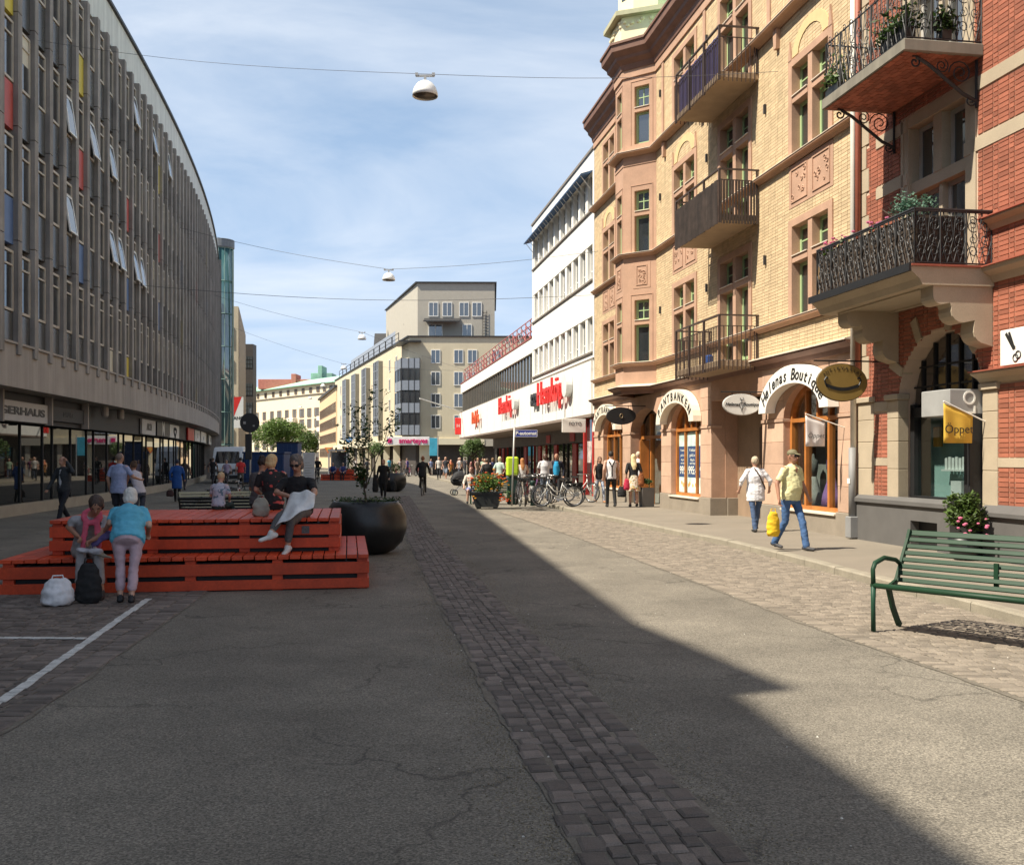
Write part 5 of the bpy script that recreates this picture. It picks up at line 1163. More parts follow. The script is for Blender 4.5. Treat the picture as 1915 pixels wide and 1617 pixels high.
# narrow front plus long face turned towards the camera's left
lf = Vector((at(598, 856, 185).x - P0.x, 35, 0)); h_ = 12.4
mb = MB(); mb.prism([(0, 0), (12, 0), (12, 40), (lf.x, lf.y)], 0, h_, ax='z'); mb.build('wall', m_beige, bh); mb = MB(); mb.prism([(-.3, -.3), (12.2, -.3), (12, 40), (lf.x - .4, lf.y)], h_ + .003, h_ + .35, ax='z'); mb.build('roof', m_dark, bh)
la = math.atan2(lf.y, lf.x) - math.pi; q = MB(); casement(q, -.55, .55, 0, 1.55, -.06, w=.07, t=.1); nwm = q.mesh('window', m_brf); npm = MB().box(-.5, .5, -.01, .02, .05, 1.5).mesh('pane', m_farp)
for z in (1.9, 4.2, 6.5, 8.8):
    for k in range(14):
        p = lf * ((k + .7) / 14.5); w = obj('window', nwm, bh, (p.x - .03, p.y - .03, z), la); w.scale = (1.75, 1, .95); obj('pane', npm, w)
for z in (2.3, 4.6, 6.9, 9.2, 11 - .2): w = obj('window', nwm, bh, (2.1, -.02, z - .2), 0); w.scale = (1.1, 1, .85); obj('pane', npm, w)
MB().cbox(3.6, 4.1, -.6, -.02, 6.9, 8.9, .05).build('neon_sign', M('sign_bluewhite', (.2, .22, .5), .5, var=.6, scale=3), bh); MB().box(0, 12, -1.4, 0, 2.3, 2.6).build('canopy', m_dark, bh)
# curved cream block
cc = thing('curved_block', 'far cream block curving round with a green copper roof', 'building', (0, 0, 0))
cp = [Vector((at(x, 856, d).x, d, 0)) for x, d in ((400, 232), (428, 225), (470, 215), (510, 206), (550, 198), (590, 191), (625, 186), (660, 182))]
cpath = lerp_path([tuple(p) for p in cp], 4); HT = 14.0
def strip(z0, z1, off, mat, name, th=.4):
    mb = MB()
    for a, b in zip(cpath, cpath[1:]):
        t_ = (b - a).normalized(); n_ = Vector((t_.y, -t_.x, 0)); A, B = a + n_ * off, b + n_ * off; A2, B2 = A - n_ * th, B - n_ * th
        mb.add([(A.x, A.y, z0), (B.x, B.y, z0), (B.x, B.y, z1), (A.x, A.y, z1), (A2.x, A2.y, z0), (B2.x, B2.y, z0), (B2.x, B2.y, z1), (A2.x, A2.y, z1)], [(0, 1, 2, 3), (7, 6, 5, 4), (3, 2, 6, 7), (0, 4, 5, 1)])
    return mb.build(name, mat, cc)
strip(0, HT, 0, m_crmf, 'wall', 9); strip(HT + .003, HT + 1.9, -.3, m_crmf, 'attic_wall', 8); strip(HT + .003, HT + .1, .25, m_line, 'cornice', .5); strip(HT + 1.903, HT + 2.05, .4, m_copper, 'eaves', 8)
mb = MB()
for a, b in zip(cpath, cpath[1:]):
    t_ = (b - a).normalized(); n_ = Vector((t_.y, -t_.x, 0)); A, B, A2, B2 = a + n_ * .4, b + n_ * .4, a - n_ * 7, b - n_ * 7
    mb.add([(A.x, A.y, HT + 2.06), (B.x, B.y, HT + 2.06), (B2.x, B2.y, HT + 4.1), (A2.x, A2.y, HT + 4.1)], [(0, 1, 2, 3)])
rf = mb.build('roof', M('copper_pale', (.36, .62, .45), .7, var=.08), cc)
for x, w, h, mt in ((512, 4, 1.6, m_copper), (560, 16, 2.4, M('roof_red', (.45, .16, .12), .8)), (556, 1, 4.0, MATS['roof_red']), (608, 4.5, 4.2, m_copper), (606, .9, 6.4, m_copper)): pq = at(x, 800, 212); MB().cbox(pq.x - w / 2, pq.x + w / 2, 209 - .37 * len(rf.children), 214 - .31 * len(rf.children), HT + 2.2 + .013 * len(rf.children), HT + 2.6 + h * .7, .05).build('roof_house', mt, rf)
tot = len(cpath)
q = MB(); casement(q, -.95, .95, 0, 1.7, -.08, w=.1, t=.12); q.box(-.3, -.22, -.08, .04, .1, 1.6); q.box(.22, .3, -.08, .04, .1, 1.6); cwm = q.mesh('window', m_brf); cpm = MB().box(-.9, .9, -.01, .02, .05, 1.65).mesh('pane', glass('cream_pane', (.16, .16, .14), .15)); scr = MB().box(-.5, .5, .0, .03, .5, 1.6).mesh('blind', m_crm2)
for z, hh in ((1.2, 1), (3.4, 1), (5.4, 1), (7.6, 1), (9.7, 1), (11.9, 1.0), (14.4, .62)):
    for k in range(20):
        f_ = (k + .5) / 20 * (tot - 1); i = int(f_); a = cpath[i].lerp(cpath[min(i + 1, tot - 1)], f_ - i); t_ = (cpath[min(i + 1, tot - 1)] - cpath[i]).normalized(); n_ = Vector((t_.y, -t_.x, 0)); off = .02 if z < 10 else -.28; a = a + n_ * off
        w = obj('window', cwm, cc, (a.x, a.y, z), math.atan2(t_.y, t_.x)); w.scale = (.6 if z > 10 else (.85 if k % 3 else 1.0), 1, hh); obj('pane', cpm, w)
        if k % 2 and z < 10: 
            pass
for k in (6, 11, 15):
    for z in (5.4, 7.6, 9.7):
        f_ = (k + .95) / 20 * (tot - 1); i = int(f_); a = cpath[i]; t_ = (cpath[i + 1] - cpath[i]).normalized(); MB().cbox(-1.4, 1.4, -1.0, 0, z - .9, z - .05, .03).build('balcony', M('balcony_white', (.78, .72, .6), .8), cc, loc=(a.x, a.y, 0), rz=math.atan2(t_.y, t_.x))
# houses at the end of the left side
m_stone = M('tower_stone', (.45, .38, .27), .85, var=.12, scale=.8); m_stone2 = M('brown_stone', (.33, .26, .19), .85, var=.12)
c1 = at(446, 856, 96); s1 = thing('stone_house', 'pale stone house with tall windows beyond the glass stair tower', 'building', (c1.x, c1.y, 0), 0)
e1 = Vector((at(459, 856, 118).x - c1.x, 22, 0)); mb = MB(); mb.prism([(-8, 0), (0, 0), (e1.x, e1.y), (-8, 22)], 0, 16.4, ax='z'); mb.build('wall', m_stone, s1)
for z in (2.5, 5.8, 9.2, 12.4): 
    for x in (-.95,):
        q = MB(); casement(q, x - .5, x + .5, z, z + 2.0, -.1, w=.08, t=.08); q.box(x - .5, x + .5, -.1, -.03, z + .9, z + .98); w = q.build('window', m_wframe, s1); MB().box(x - .45, x + .45, -.06, -.01, z + .05, z + 1.95).build('pane', m_fp, s1)
mb = MB(); mb.prism([(.02, .1), (e1.x + .03, e1.y), (e1.x - 1, e1.y), (-1, .1)], 0, 16.3, ax='z'); mb.build('brown_flank', m_stone2, s1)
c2 = at(457, 856, 120); s2 = thing('dark_bay_house', 'dark brown glazed bay house past the stone house', 'building', (c2.x, c2.y, 0), 0); MB().box(0, 1.05, 0, 1.6, 5.5, 15.5).build('bay', M('dark_brown_clad', (.06, .05, .045), .6), s2)
for z in (7.0, 9.3, 12.6): 
    q = MB(); [q.box(.08 + k * .32, .32 + k * .32, -.05, -.01, z + .5 * j, z + .42 + .5 * j) for k in range(3) for j in range(3)]; q.build('window', m_wpane, s2)
MB().box(-.6, .4, .5, 1.6, 0, 5.5).build('base', m_stone2, s2)
# banner with red triangle
bn = thing('piano_banner', 'red and white banner with dark lettering on the stone house', 'banner', tuple(at(443, 856, 92).xy) + (0,)); zt, zb = 1.7 + (856 - 742) * 92 / F, 1.7 + (856 - 800) * 92 / F
MB().box(-.75, .6, 0, .04, zb, zt).build('cloth', m_swh, bn); MB().add([(-.75, -.004, zt), (.45, -.004, zt), (-.55, -.004, zb + .35), (-.75, -.004, zb + .7)], [(0, 3, 2, 1)]).build('triangle', m_sred, bn); mb = MB(); add_text(mb, 'PIANO', .42, frame_mat((0, -.01, zb + .9), (1, 0, 0), (0, -1, 0)), bold=.01); mb.build('lettering', m_ink, bn)
# ------------------------------------------------------------------ span wires and dome lamps
m_wire = M('steel_wire', (.09, .09, .10), .5); m_dome = M('lamp_dome', (.82, .82, .80), .35, var=.03); m_domein = M('lamp_inside', (.16, .13, .11), .6)
lamps = [(795, 150, 21.2), (727, 520, 42.4), (677, 631, 63.6), (643, 685, 85), (604, 717, 106), (580, 744, 128), (562, 775, 150)]
ORD = ['nearest', 'second', 'third', 'fourth', 'fifth', 'sixth', 'farthest']
lm = MB().lathe([(.02, .33), (.09, .32), (.17, .27), (.235, .18), (.268, .08), (.275, 0), (.262, 0), (.255, .08), (.2, .2), (.1, .27), (.02, .28)], 24); lmm = lm.mesh('dome', m_dome, True)
inn = MB().lathe([(.25, .03), (.12, .1), (.03, .12)], 16).mesh('reflector', m_domein, True)
for i, (x, y, Y) in enumerate(lamps):
    c = at(x, y, Y); c.z = 9.44 if i == 0 else 9.3
    if i > 0: c.x = (x - CX) * Y / F
    t = thing('street_lamp', f'white dome lamp hung on a wire over the street, {ORD[i]} of the row', 'lamp', c, 0, 'dome lamps hung over the street')
    obj('dome', lmm, t); obj('reflector', inn, t); q = MB(); q.box(-.025, .025, -.025, .025, .3, .42); q.box(-.2, .2, -.02, .02, .42, .46); q.box(-.21, -.15, -.03, .03, .44, .5); q.box(.15, .21, -.03, .03, .44, .5); q.build('hanger', M('hanger_grey', (.35, .36, .37), .5), t)
    if i < 4:
        L0 = (at(30, 15, 26.5), at(425, 470, 84), None, None)[i]; R0 = (uw(13.5, .9), uw(19.6, .05, 9.9), uw(40, 0, 8.2), None)[i]
        top = Vector((c.x, c.y, c.z + .48))
        if i == 0: a_, b_ = lpt(s_px(60))[0] + Vector((0, 0, 13.5)), uw(3.5, .05, 10.6)
        elif i == 1: a_, b_ = lpt(s_px(330))[0] + Vector((0, 0, 13.2)), uw(20.2, .05, 9.9)
        elif i == 2: a_, b_ = lpt(s_px(395))[0] + Vector((0, 0, 13.0)), uw(66, 0, 9.2)
        else: a_, b_ = lpt(SE - 1)[0] + Vector((0, 0, 12.8)), uw(60, 0, 8.6)
        q = MB(); pa = [a_.lerp(top, k / 10) - Vector((0, 0, .18 * math.sin(math.pi * k / 10))) for k in range(11)] + [top.lerp(b_, k / 10) - Vector((0, 0, .12 * math.sin(math.pi * k / 10))) for k in range(1, 11)]
        q.tube(pa, .005 if i == 0 else .008, 4); q.build('span_wire', m_wire, label=f'thin steel wire spanning the street, carrying the {ORD[i]} dome lamp', cat='wire', group='span wires over the street')
a_, b_ = lpt(s_px(250))[0] + Vector((0, 0, 8.6)), uw(20.4, .05, 8.2); q = MB(); q.tube([a_.lerp(b_, k / 16) - Vector((0, 0, .4 * math.sin(math.pi * k / 16))) for k in range(17)], .009, 4); q.build('span_wire', m_wire, label='sagging black wire crossing the street without a lamp', cat='wire', group='span wires over the street')
# ------------------------------------------------------------------ foliage helpers
def leaf_mesh(name, pts, size, mat, seed=1, parent=None, up=.5, tints=True, kind='stuff', aspect=.55):
    r = random.Random(seed); n = len(pts); V = np.empty((n * 4, 3)); T = []
    for i, p in enumerate(pts):
        a = r.uniform(0, 6.283); e = r.uniform(-.6, .9); t = Vector((math.cos(a) * math.cos(e), math.sin(a) * math.cos(e), math.sin(e))); s_ = t.cross(Vector((r.uniform(-1, 1), r.uniform(-1, 1), up + .6))); 
        if s_.length < 1e-3: s_ = Vector((1, 0, 0))
        s_.normalize(); l_ = size * r.uniform(.6, 1.25); w = l_ * aspect; q = Vector(p); nn = t.cross(s_) * (l_ * .12)
        V[i * 4] = q - t * l_ * .5; V[i * 4 + 1] = q + s_ * w * .5 + nn; V[i * 4 + 2] = q + t * l_ * .5; V[i * 4 + 3] = q - s_ * w * .5 + nn; T += [r.random()]
    me = bpy.data.meshes.new(name); me.from_pydata(V.tolist(), [], [(4 * i, 4 * i + 1, 4 * i + 2, 4 * i + 3) for i in range(n)]); me.materials.append(mat)
    a = me.attributes.new('tint', 'FLOAT', 'FACE'); a.data.foreach_set('value', T); me.update(); return obj(name, me, parent, kind=kind)
def leafmat(name, col, tint=.4):
    m = M(name, col, .55, var=.15, scale=3, tint=tint); b = m.node_tree.nodes['Principled BSDF']
    n = m.node_tree.nodes; l = m.node_tree.links; tr = n.new('ShaderNodeBsdfTranslucent'); mx_ = n.new('ShaderNodeMixShader'); mx_.inputs[0].default_value = .3
    src = b.inputs['Base Color'].links[0].from_socket; l.new(src, tr.inputs[0]); o = n['Material Output']; l.new(b.outputs[0], mx_.inputs[1]); l.new(tr.outputs[0], mx_.inputs[2]); l.new(mx_.outputs[0], o.inputs[0]); return m
def blob_pts(c, r, n, rnd, lump=7, hollow=.45):
    cs = [(Vector(c), 1.0)]; out_ = []
    for _ in range(lump):
        a = rnd.uniform(0, 6.283); e = rnd.uniform(-.5, 1.2); d = Vector((math.cos(a) * math.cos(e) * r[0], math.sin(a) * math.cos(e) * r[1], math.sin(e) * r[2])) * rnd.uniform(.45, .75); cs.append((Vector(c) + d, rnd.uniform(.4, .62)))
    for _ in range(n):
        k, f_ = cs[rnd.randrange(len(cs))]; v = Vector((rnd.gauss(0, 1), rnd.gauss(0, 1), rnd.gauss(0, 1))).normalized() * (rnd.uniform(hollow, 1) ** .6) * f_; out_.append(k + Vector((v.x * r[0], v.y * r[1], v.z * r[2])))
    return out_
m_leaft = leafmat('lime_tree_leaf', (.11, .18, .035)); m_leaf = leafmat('tree_leaf', (.075, .125, .025)); m_leafd = leafmat('dark_leaf', (.045, .085, .022)); m_leafp = leafmat('pale_leaf', (.12, .19, .06)); m_bark = M('bark', (.07, .055, .04), .9, var=.3, scale=8); m_soil = M('soil', (.03, .022, .016), .95)
def tree(name, label, loc, h, cr, n, leaf, ls=.18, seed=1, group=None, trunk=.12):
    r = random.Random(seed); t = thing(name, label, 'tree', loc, 0, group); mb = MB(); base = h - cr[2] * 1.5
    mb.tube([(0, 0, 0), (.03, .02, base * .5), (-.03, .03, base), (.0, 0, base + cr[2] * .6)], [trunk, trunk * .8, trunk * .65, trunk * .35], 8)
    for k in range(7):
        a = 6.283 * k / 7 + r.uniform(-.3, .3); z0 = base * .8 + r.uniform(0, cr[2] * .5); e = (math.cos(a) * cr[0] * .7, math.sin(a) * cr[1] * .7, z0 + cr[2] * r.uniform(.3, .9)); mb.tube([(0, 0, z0), (e[0] * .45, e[1] * .45, z0 + (e[2] - z0) * .6), e], [trunk * .45, trunk * .3, trunk * .1], 5)
    mb.build('trunk', m_bark, t, True); leaf_mesh('crown', blob_pts((0, 0, h - cr[2]), cr, n, r, 11), ls, leaf, seed, t); return t
tree('street_tree', 'broad leafy green tree in the sunlight at the end of the street, leftmost', at(500, 856, 150).to_tuple()[:2] + (0,), 7.4, (3.0, 3.0, 2.6), 5200, m_leaft, .36, 3, 'green trees at the end of the street')
tree('street_tree', 'broad leafy green tree at the end of the street, middle one', at(536, 856, 152).to_tuple()[:2] + (0,), 7.7, (3.3, 3.0, 2.7), 6000, m_leaft, .36, 4, 'green trees at the end of the street')
tree('street_tree', 'smaller leafy tree right of the other green trees at the street end', at(573, 856, 148).to_tuple()[:2] + (0,), 5.6, (1.9, 1.9, 1.9), 3000, m_leaf, .34, 5, 'green trees at the end of the street')
tree('young_tree', 'small bright green tree in front of the supermarket corner', at(884, 856, 74).to_tuple()[:2] + (0,), 3.2, (1.0, 1.0, .9), 1300, m_leafp, .2, 6)
tree('young_tree', 'small light green tree by the optician colonnade', at(700, 856, 92).to_tuple()[:2] + (0,), 3.4, (.9, .9, .9), 900, m_leafp, .2, 9)
# ------------------------------------------------------------------ orange pallet stages
m_or_ = M('orange_paint', (.56, .060, .014), .55, var=.2, scale=3.5, grain=.14, gscale=26, streak=.12, bump=.25, bscale=38, tint=.16)
UX = math.atan2(.1628, .9867)
def stage(label, loc, rz, W1, D1, h1, xa, xb, ya, h2, detail=True):
    t = thing('pallet_stage', label, 'stage', loc, rz, 'orange pallet stages')
    j = lambda a=.004: R.uniform(-a, a)
    MB().box(-W1 + .1, -.1, .1, D1 - .1, .0, h1 - .09).build('dark_filler', m_blk, t); MB().box(xa + .1, xb - .1, ya + .1, D1 - .12, h1 - .088, h2 - .07).build('dark_filler', m_blk, t)  # black filler boxes added inside, darkness of the gaps put into their colour
    def tier(x0, x1, y0, y1, z0, z1, rows, deck, inner=None):
        n = max(1, round((x1 - x0) / .145)); w = (x1 - x0) / n
        for k in range(n):
            a, b = x0 + k * w + .007, x0 + (k + 1) * w - .007
            if inner and inner[0] + .05 < (a + b) / 2 < inner[1] - .05: yy = inner[2]; 
            else: yy = y1
            MB().cbox(a, b, y0 - .012 + j(.006), yy, z1 - deck + j(.003), z1 + j(.003), .004).build('deck_plank', m_or_, t, tint=R.random())
        for za, zb in rows:
            MB().cbox(x0 + j(), x1 + j(), y0, y0 + .03, za, zb, .004).build('front_board', m_or_, t, tint=R.random()); MB().cbox(x1 - .028, x1 + .002, y0 + .032, y1, za, zb, .004).build('side_board', m_or_, t, tint=R.random()); MB().cbox(x0 - .002, x0 + .028, y0 + .032, y1, za, zb, .004).build('side_board', m_or_, t, tint=R.random())
        nb = max(3, round((x1 - x0) / 1.15) + 1)
        for k in range(nb):
            x = x0 + .03 + (x1 - x0 - .18) * k / (nb - 1); MB().box(x, x + .13, y0 + .034, y0 + .16, z0, z1 - deck - .004).build('block', m_or_, t, tint=R.random())
        for k in range(3): y = y0 + .2 + (y1 - y0 - .4) * k / 2; MB().box(x1 - .16, x1 - .034, y, y + .13, z0, z1 - deck - .004).build('block', m_or_, t, tint=R.random())
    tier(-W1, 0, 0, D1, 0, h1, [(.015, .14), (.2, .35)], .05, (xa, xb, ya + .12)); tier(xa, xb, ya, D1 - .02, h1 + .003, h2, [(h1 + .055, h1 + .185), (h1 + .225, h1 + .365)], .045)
    return t
sx, sy = ground(690, 1100)
stg = stage('large orange pallet stage in two steps, nearest, with people sitting on it', (sx, sy, 0), UX, 4.5, 3.1, .446, -4.06, -.375, .5, .893)
MB().box(-.88, -.78, .488, .4985, .69, .79).build('sticker', M('sticker_dark', (.1, .09, .09), .5, var=.6, scale=60), stg)
s2x, s2y = ground(685, 898); stage('smaller orange pallet stage farther up the street in the shade', (s2x, s2y, 0), UX, 3.4, 2.4, .446, -2.75, -.9, .5, .893)
def SP_(x, y, z=0): return Vector((sx + x * .9867 - y * .1628, sy + x * .1628 + y * .9867, z))
# ------------------------------------------------------------------ black bowls with saplings
m_bowl = M('black_bowl', (.016, .0155, .015), .36, var=.45, scale=4, grain=.3, gscale=40, streak=.35, spec=.45, bump=.06, bscale=14)
bp_ = [(.34, 0), (.5, .06), (.66, .22), (.735, .45), (.72, .66), (.64, .84), (.57, .93), (.54, .93), (.56, .82), (.3, .8)]
bx_, by_ = ground(684, 1034)
pot = thing('bowl_planter', 'big round black planter with a thin sapling beside the orange stage', 'planter', (bx_, by_, 0), 0); MB().lathe(bp_, 40).build('bowl', m_bowl, pot, True); MB().lathe([(.55, .84), (.3, .88), (.01, .89)], 16).build('soil', m_soil, pot)
r = random.Random(5); pts = [(r.uniform(.2, .66) * math.cos(a), r.uniform(.2, .66) * math.sin(a), .9 + r.uniform(0, .1)) for a in [r.uniform(0, 6.28) for _ in range(260)]]; leaf_mesh('ground_ivy', pts, .07, m_leafd, 2, pot)
sap = thing('sapling', 'thin young tree with sparse leaves growing in the big black planter', 'tree', (bx_, by_, .86)); mb = MB(); r = random.Random(8); tips = []
def br_(p, d, l_, w, lev):
    d = d.normalized(); pts_ = [p]; q = p.copy()
    for k in range(5): q = q + d * (l_ / 5); d = (d + Vector((r.uniform(-.12, .12), r.uniform(-.12, .12), .05))).normalized(); pts_.append(q.copy())
    mb.tube(pts_, [w * (1 - .12 * k) for k in range(6)], 6 if lev < 2 else 4)
    if lev < 3:
        for k in range(2 if lev == 0 else 3): s_ = pts_[r.randrange(2, 6)] if lev else pts_[3 + k]; br_(s_, d + Vector((r.uniform(-.8, .8), r.uniform(-.6, .6), r.uniform(.0, .5))), l_ * r.uniform(.5, .8), w * .5, lev + 1)
    if lev >= 1:
        for q in pts_[2:]: tips.append(q)
br_(Vector((0, 0, 0)), Vector((0, 0, 1)), .36, .028, 0)
for dd_, l_ in ((Vector((-.25, .0, 1)), .72), (Vector((.38, .1, 1)), .78), (Vector((.12, -.1, 1)), .85), (Vector((-.45, .1, .8)), .6)): br_(Vector((0, 0, .3)), dd_, l_, .014, 1)
mb.build('trunk', m_bark, sap, True); lp = []
for q in tips:
    if r.random() < .45: lp += [q + Vector((r.gauss(0, .05), r.gauss(0, .05), r.gauss(0, .05))) for _ in range(6)]
leaf_mesh('crown', lp, .085, m_leafd, 4, sap)
b2 = at(733, 856, 50); pot2 = thing('bowl_planter', 'second round black planter farther along beside the woman in black', 'planter', (b2.x, b2.y, 0)); MB().lathe(bp_, 24).build('bowl', m_bowl, pot2, True); MB().lathe([(.55, .84), (.3, .88), (.01, .89)], 12).build('soil', m_soil, pot2); leaf_mesh('plants', blob_pts((0, 0, 1.15), (.4, .4, .35), 300, R), .12, m_leafp, 3, pot2)
# ------------------------------------------------------------------ green park bench
m_bgreen = M('bench_green', (.014, .044, .022), .5, var=.2, grain=.05, spec=.25); m_bgl = M('bench_green_light', (.016, .06, .035), .5, var=.2, spec=.25)
def bench(label, loc, rz, L_=1.95, mat=None, group='slatted park benches'):
    mt = mat or m_bgreen; t = thing('park_bench', label, 'bench', loc, rz, group); w = lambda: R.uniform(-.002, .002)
    # local: x along, y back, z up; sitting edge at y=0
    prof = [(.06, .445), (.135, .437), (.21, .428), (.285, .42), (.36, .415)]
    MB().tube([(0, 0, .445), (L_, 0, .445)], .027, 10).build('front_rail', mt, t, True)
    for y, z in prof: MB().cbox(.0, L_, y - .028, y + .028, z - .012 + w(), z + .012, .004).build('seat_slat', mt, t)
    for k in range(8):
        f_ = k / 7; y = .43 + .24 * f_ + .04 * f_ * f_; z = .47 + .45 * f_; mb = MB(); mb.cbox(0, L_, -.011, .011, -.022 - (.006 if k == 7 else 0), .022 + (.006 if k == 7 else 0), .004); mb.xf(Matrix.Translation((0, y, z)) @ Matrix.Rotation(-.48, 4, 'X')); mb.build('back_slat', mt, t)
    for x in (.02, L_ - .02):
        mb = MB(); mb.tube([(x, 0.0, .0), (x, -.005, .25), (x, .0, .44)], [.024, .022, .026], 8); mb.build('front_leg', m_bgl, t, True)
        mb = MB(); pr = [(x, .50, 0), (x, .46, .04), (x, .36, .2), (x, .28, .4)]
        for a, b in zip(pr, pr[1:]): mb.obox(a, b, .03, .06)
        mb.build('back_leg', mt, t); mb = MB(); pr = [(x, .28, .4), (x, .43, .45), (x, .52, .62), (x, .66, .86), (x, .70, .95)]
        for a, b in zip(pr, pr[1:]): mb.obox(a, b, .028, .05)
        mb.build('back_post', mt, t); mb = MB(); mb.tube([(x, .0, .44), (x, -.01, .6), (x, .03, .66), (x, .2, .7), (x, .42, .665), (x, .5, .62)], [.024, .022, .024, .024, .022, .02], 8); mb.build('arm_rest', mt, t, True)
    MB().box(L_ / 2 - .02, L_ / 2 + .02, .48, .51, .45, .7).build('mid_bracket', mt, t)
    MB().tube([(.02, .2, .40), (L_ - .02, .2, .40)], .012, 6).build('under_rail', mt, t)
    return t
ba = math.atan2(-.767, .6416)
bench('dark green slatted bench standing on the setts at the right edge', (3.50, 9.63, .018), ba)
p = at(372, 856, 21.2); bench('pale slatted bench behind the big orange stage, its end showing', (p.x - .3, p.y, 0), UX + .35, 1.6, M('bench_pale', (.34, .33, .22), .6, var=.15))
p = at(425, 856, 19.4); bench('black slatted bench just behind the blond child', (p.x + 1.0, p.y + .4, 0), UX + math.pi, 1.9, m_blk)
p = at(868, 856, 36.5); bench('green bench with the seated woman in a pale shawl', (p.x + 1.9, p.y + .3, 0), math.pi + .1, 1.7)
# ------------------------------------------------------------------ flower tub, pots
m_tub = M('black_tub', (.014, .016, .015), .45, var=.15); m_flo = M('flower_orange', (.62, .09, .02), .6, var=.3, scale=30); m_fly = M('flower_yellow', (.65, .30, .03), .6, var=.2); m_pink = M('flower_pink', (.68, .18, .30), .6, var=.2)
def flowers(name, pts, size, mat, parent, seed):
    r = random.Random(seed); mb = MB()
    for p in pts:
        s_ = size * r.uniform(.7, 1.2); mb.lathe([(.0, -s_ * .4), (s_ * .5, -s_ * .1), (s_ * .55, s_ * .2), (0, s_ * .35)], 6, p)
    return mb.build(name, mat, parent, kind='stuff')
fx_, fy_ = ground(911, 951)
tub = thing('flower_tub', 'black tub of orange and yellow flowers by the bicycles', 'planter', (fx_, fy_, 0), -.06); MB().prism([(-.36, .06), (.36, .06), (.5, .5), (-.5, .5)], -.28, .28).build('tub', m_tub, tub); MB().box(-.53, .53, -.31, .31, .502, .56).build('rim', m_tub, tub); q = MB(); [q.box(x - .06, x + .06, -.22, .22, 0, .06) for x in (-.28, .28)]; q.build('feet', m_tub, tub)
r = random.Random(3); pts = blob_pts((0.05, 0, .82), (.62, .48, .36), 1500, r, 10, .2) + [Vector((r.uniform(.35, .85), r.uniform(-.3, .3), r.uniform(.3, .6))) for _ in range(160)]; leaf_mesh('leaves', pts, .085, leafmat('tub_leaf', (.09, .17, .03)), 5, tub)
flowers('orange_flowers', [p for p in blob_pts((.05, 0, .88), (.64, .5, .38), 100, r, 10, .8)] + [Vector((r.uniform(.4, .85), -.32, r.uniform(.25, .5))) for _ in range(12)], .075, m_flo, tub, 1); flowers('yellow_flowers', [p for p in blob_pts((.05, 0, .85), (.64, .5, .38), 40, r, 10, .8)] + [Vector((-.42, -.34, .42)), Vector((-.36, -.35, .36)), Vector((.45, -.33, .3))], .07, m_fly, tub, 2)
pp = uw(-4.02, .42, .12); pb = thing('potted_bush', 'bushy potted plant with pink blossoms beside the dark shop door', 'plant', pp); MB().lathe([(.14, 0), (.2, .1), (.24, .38), (.22, .38), (.2, .34), (.02, .33)], 16).build('pot', m_tub, pb, True); r = random.Random(4); leaf_mesh('leaves', blob_pts((0, 0, .72), (.3, .3, .38), 900, r, 8, .25), .1, m_leaf, 6, pb); flowers('pink_flowers', [Vector((.22 * math.cos(a) + .0, -.3 + .1 * math.sin(a), .5 + r.uniform(-.1, .2))) for a in [r.uniform(0, 6) for _ in range(14)]], .055, m_pink, pb, 3)
pp = uw(12.75, .35, .12); pb = thing('potted_bush', 'dark square pot with low plant by the pawn shop entrance', 'plant', pp, UA); MB().prism([(-.16, 0), (.16, 0), (.22, .62), (-.22, .62)], -.2, .2).build('pot', m_grey, pb); leaf_mesh('leaves', blob_pts((0, 0, .75), (.26, .26, .16), 300, R, 5, .2), .09, m_leafd, 7, pb)
# balcony plants
r = random.Random(12)
for lab, u0, u1, d_, z_, hh, mt, n in (('trailing green plant hanging through the upper iron balcony', -1.7, -1.25, 1.22, 8.35, .3, m_leafp, 160), ('dark leafy plants along the near end of the upper iron balcony', -3.75, -3.0, 1.15, 8.45, .28, m_leafd, 420), ('leafy plants on the side of the upper iron balcony', -3.86, -3.7, .6, 8.4, .25, m_leafd, 260)):
    p = uw((u0 + u1) / 2, d_, z_ - .16); t = thing('balcony_plant', lab, 'plant', p, UA); w_ = (u1 - u0) / 2; MB().cbox(-w_, w_, -.09, .09, 0, .16, .01).build('trough', m_tub, t); leaf_mesh('leaves', [Vector((r.uniform(-w_, w_) * 1.1, r.gauss(0, .1), .16 + abs(r.gauss(0, hh * .6)))) for _ in range(n)], .13, mt, 8, t)
for k, (u, lab) in enumerate(((-1.25, 'pink geraniums at the far end of the lower iron balcony'), (-1.75, 'pink geraniums, second clump along the lower iron balcony'), (-2.85, 'pink geraniums in the middle of the lower iron balcony rail'))):
    p = uw(u, 1.2, 5.38); t = thing('geranium', lab, 'flowers', p, UA, 'geraniums on the lower iron balcony'); MB().cbox(-.2, .2, -.08, .06, -.14, .02, .01).build('trough', m_tub, t); leaf_mesh('leaves', [Vector((r.uniform(-.24, .24), r.gauss(0, .06), r.uniform(0, .16))) for _ in range(70)], .08, m_leaf, 9, t); flowers('blossoms', [Vector((r.uniform(-.24, .24), r.gauss(0, .05), r.uniform(.1, .26))) for _ in range(16)], .06, m_pink, t, k)
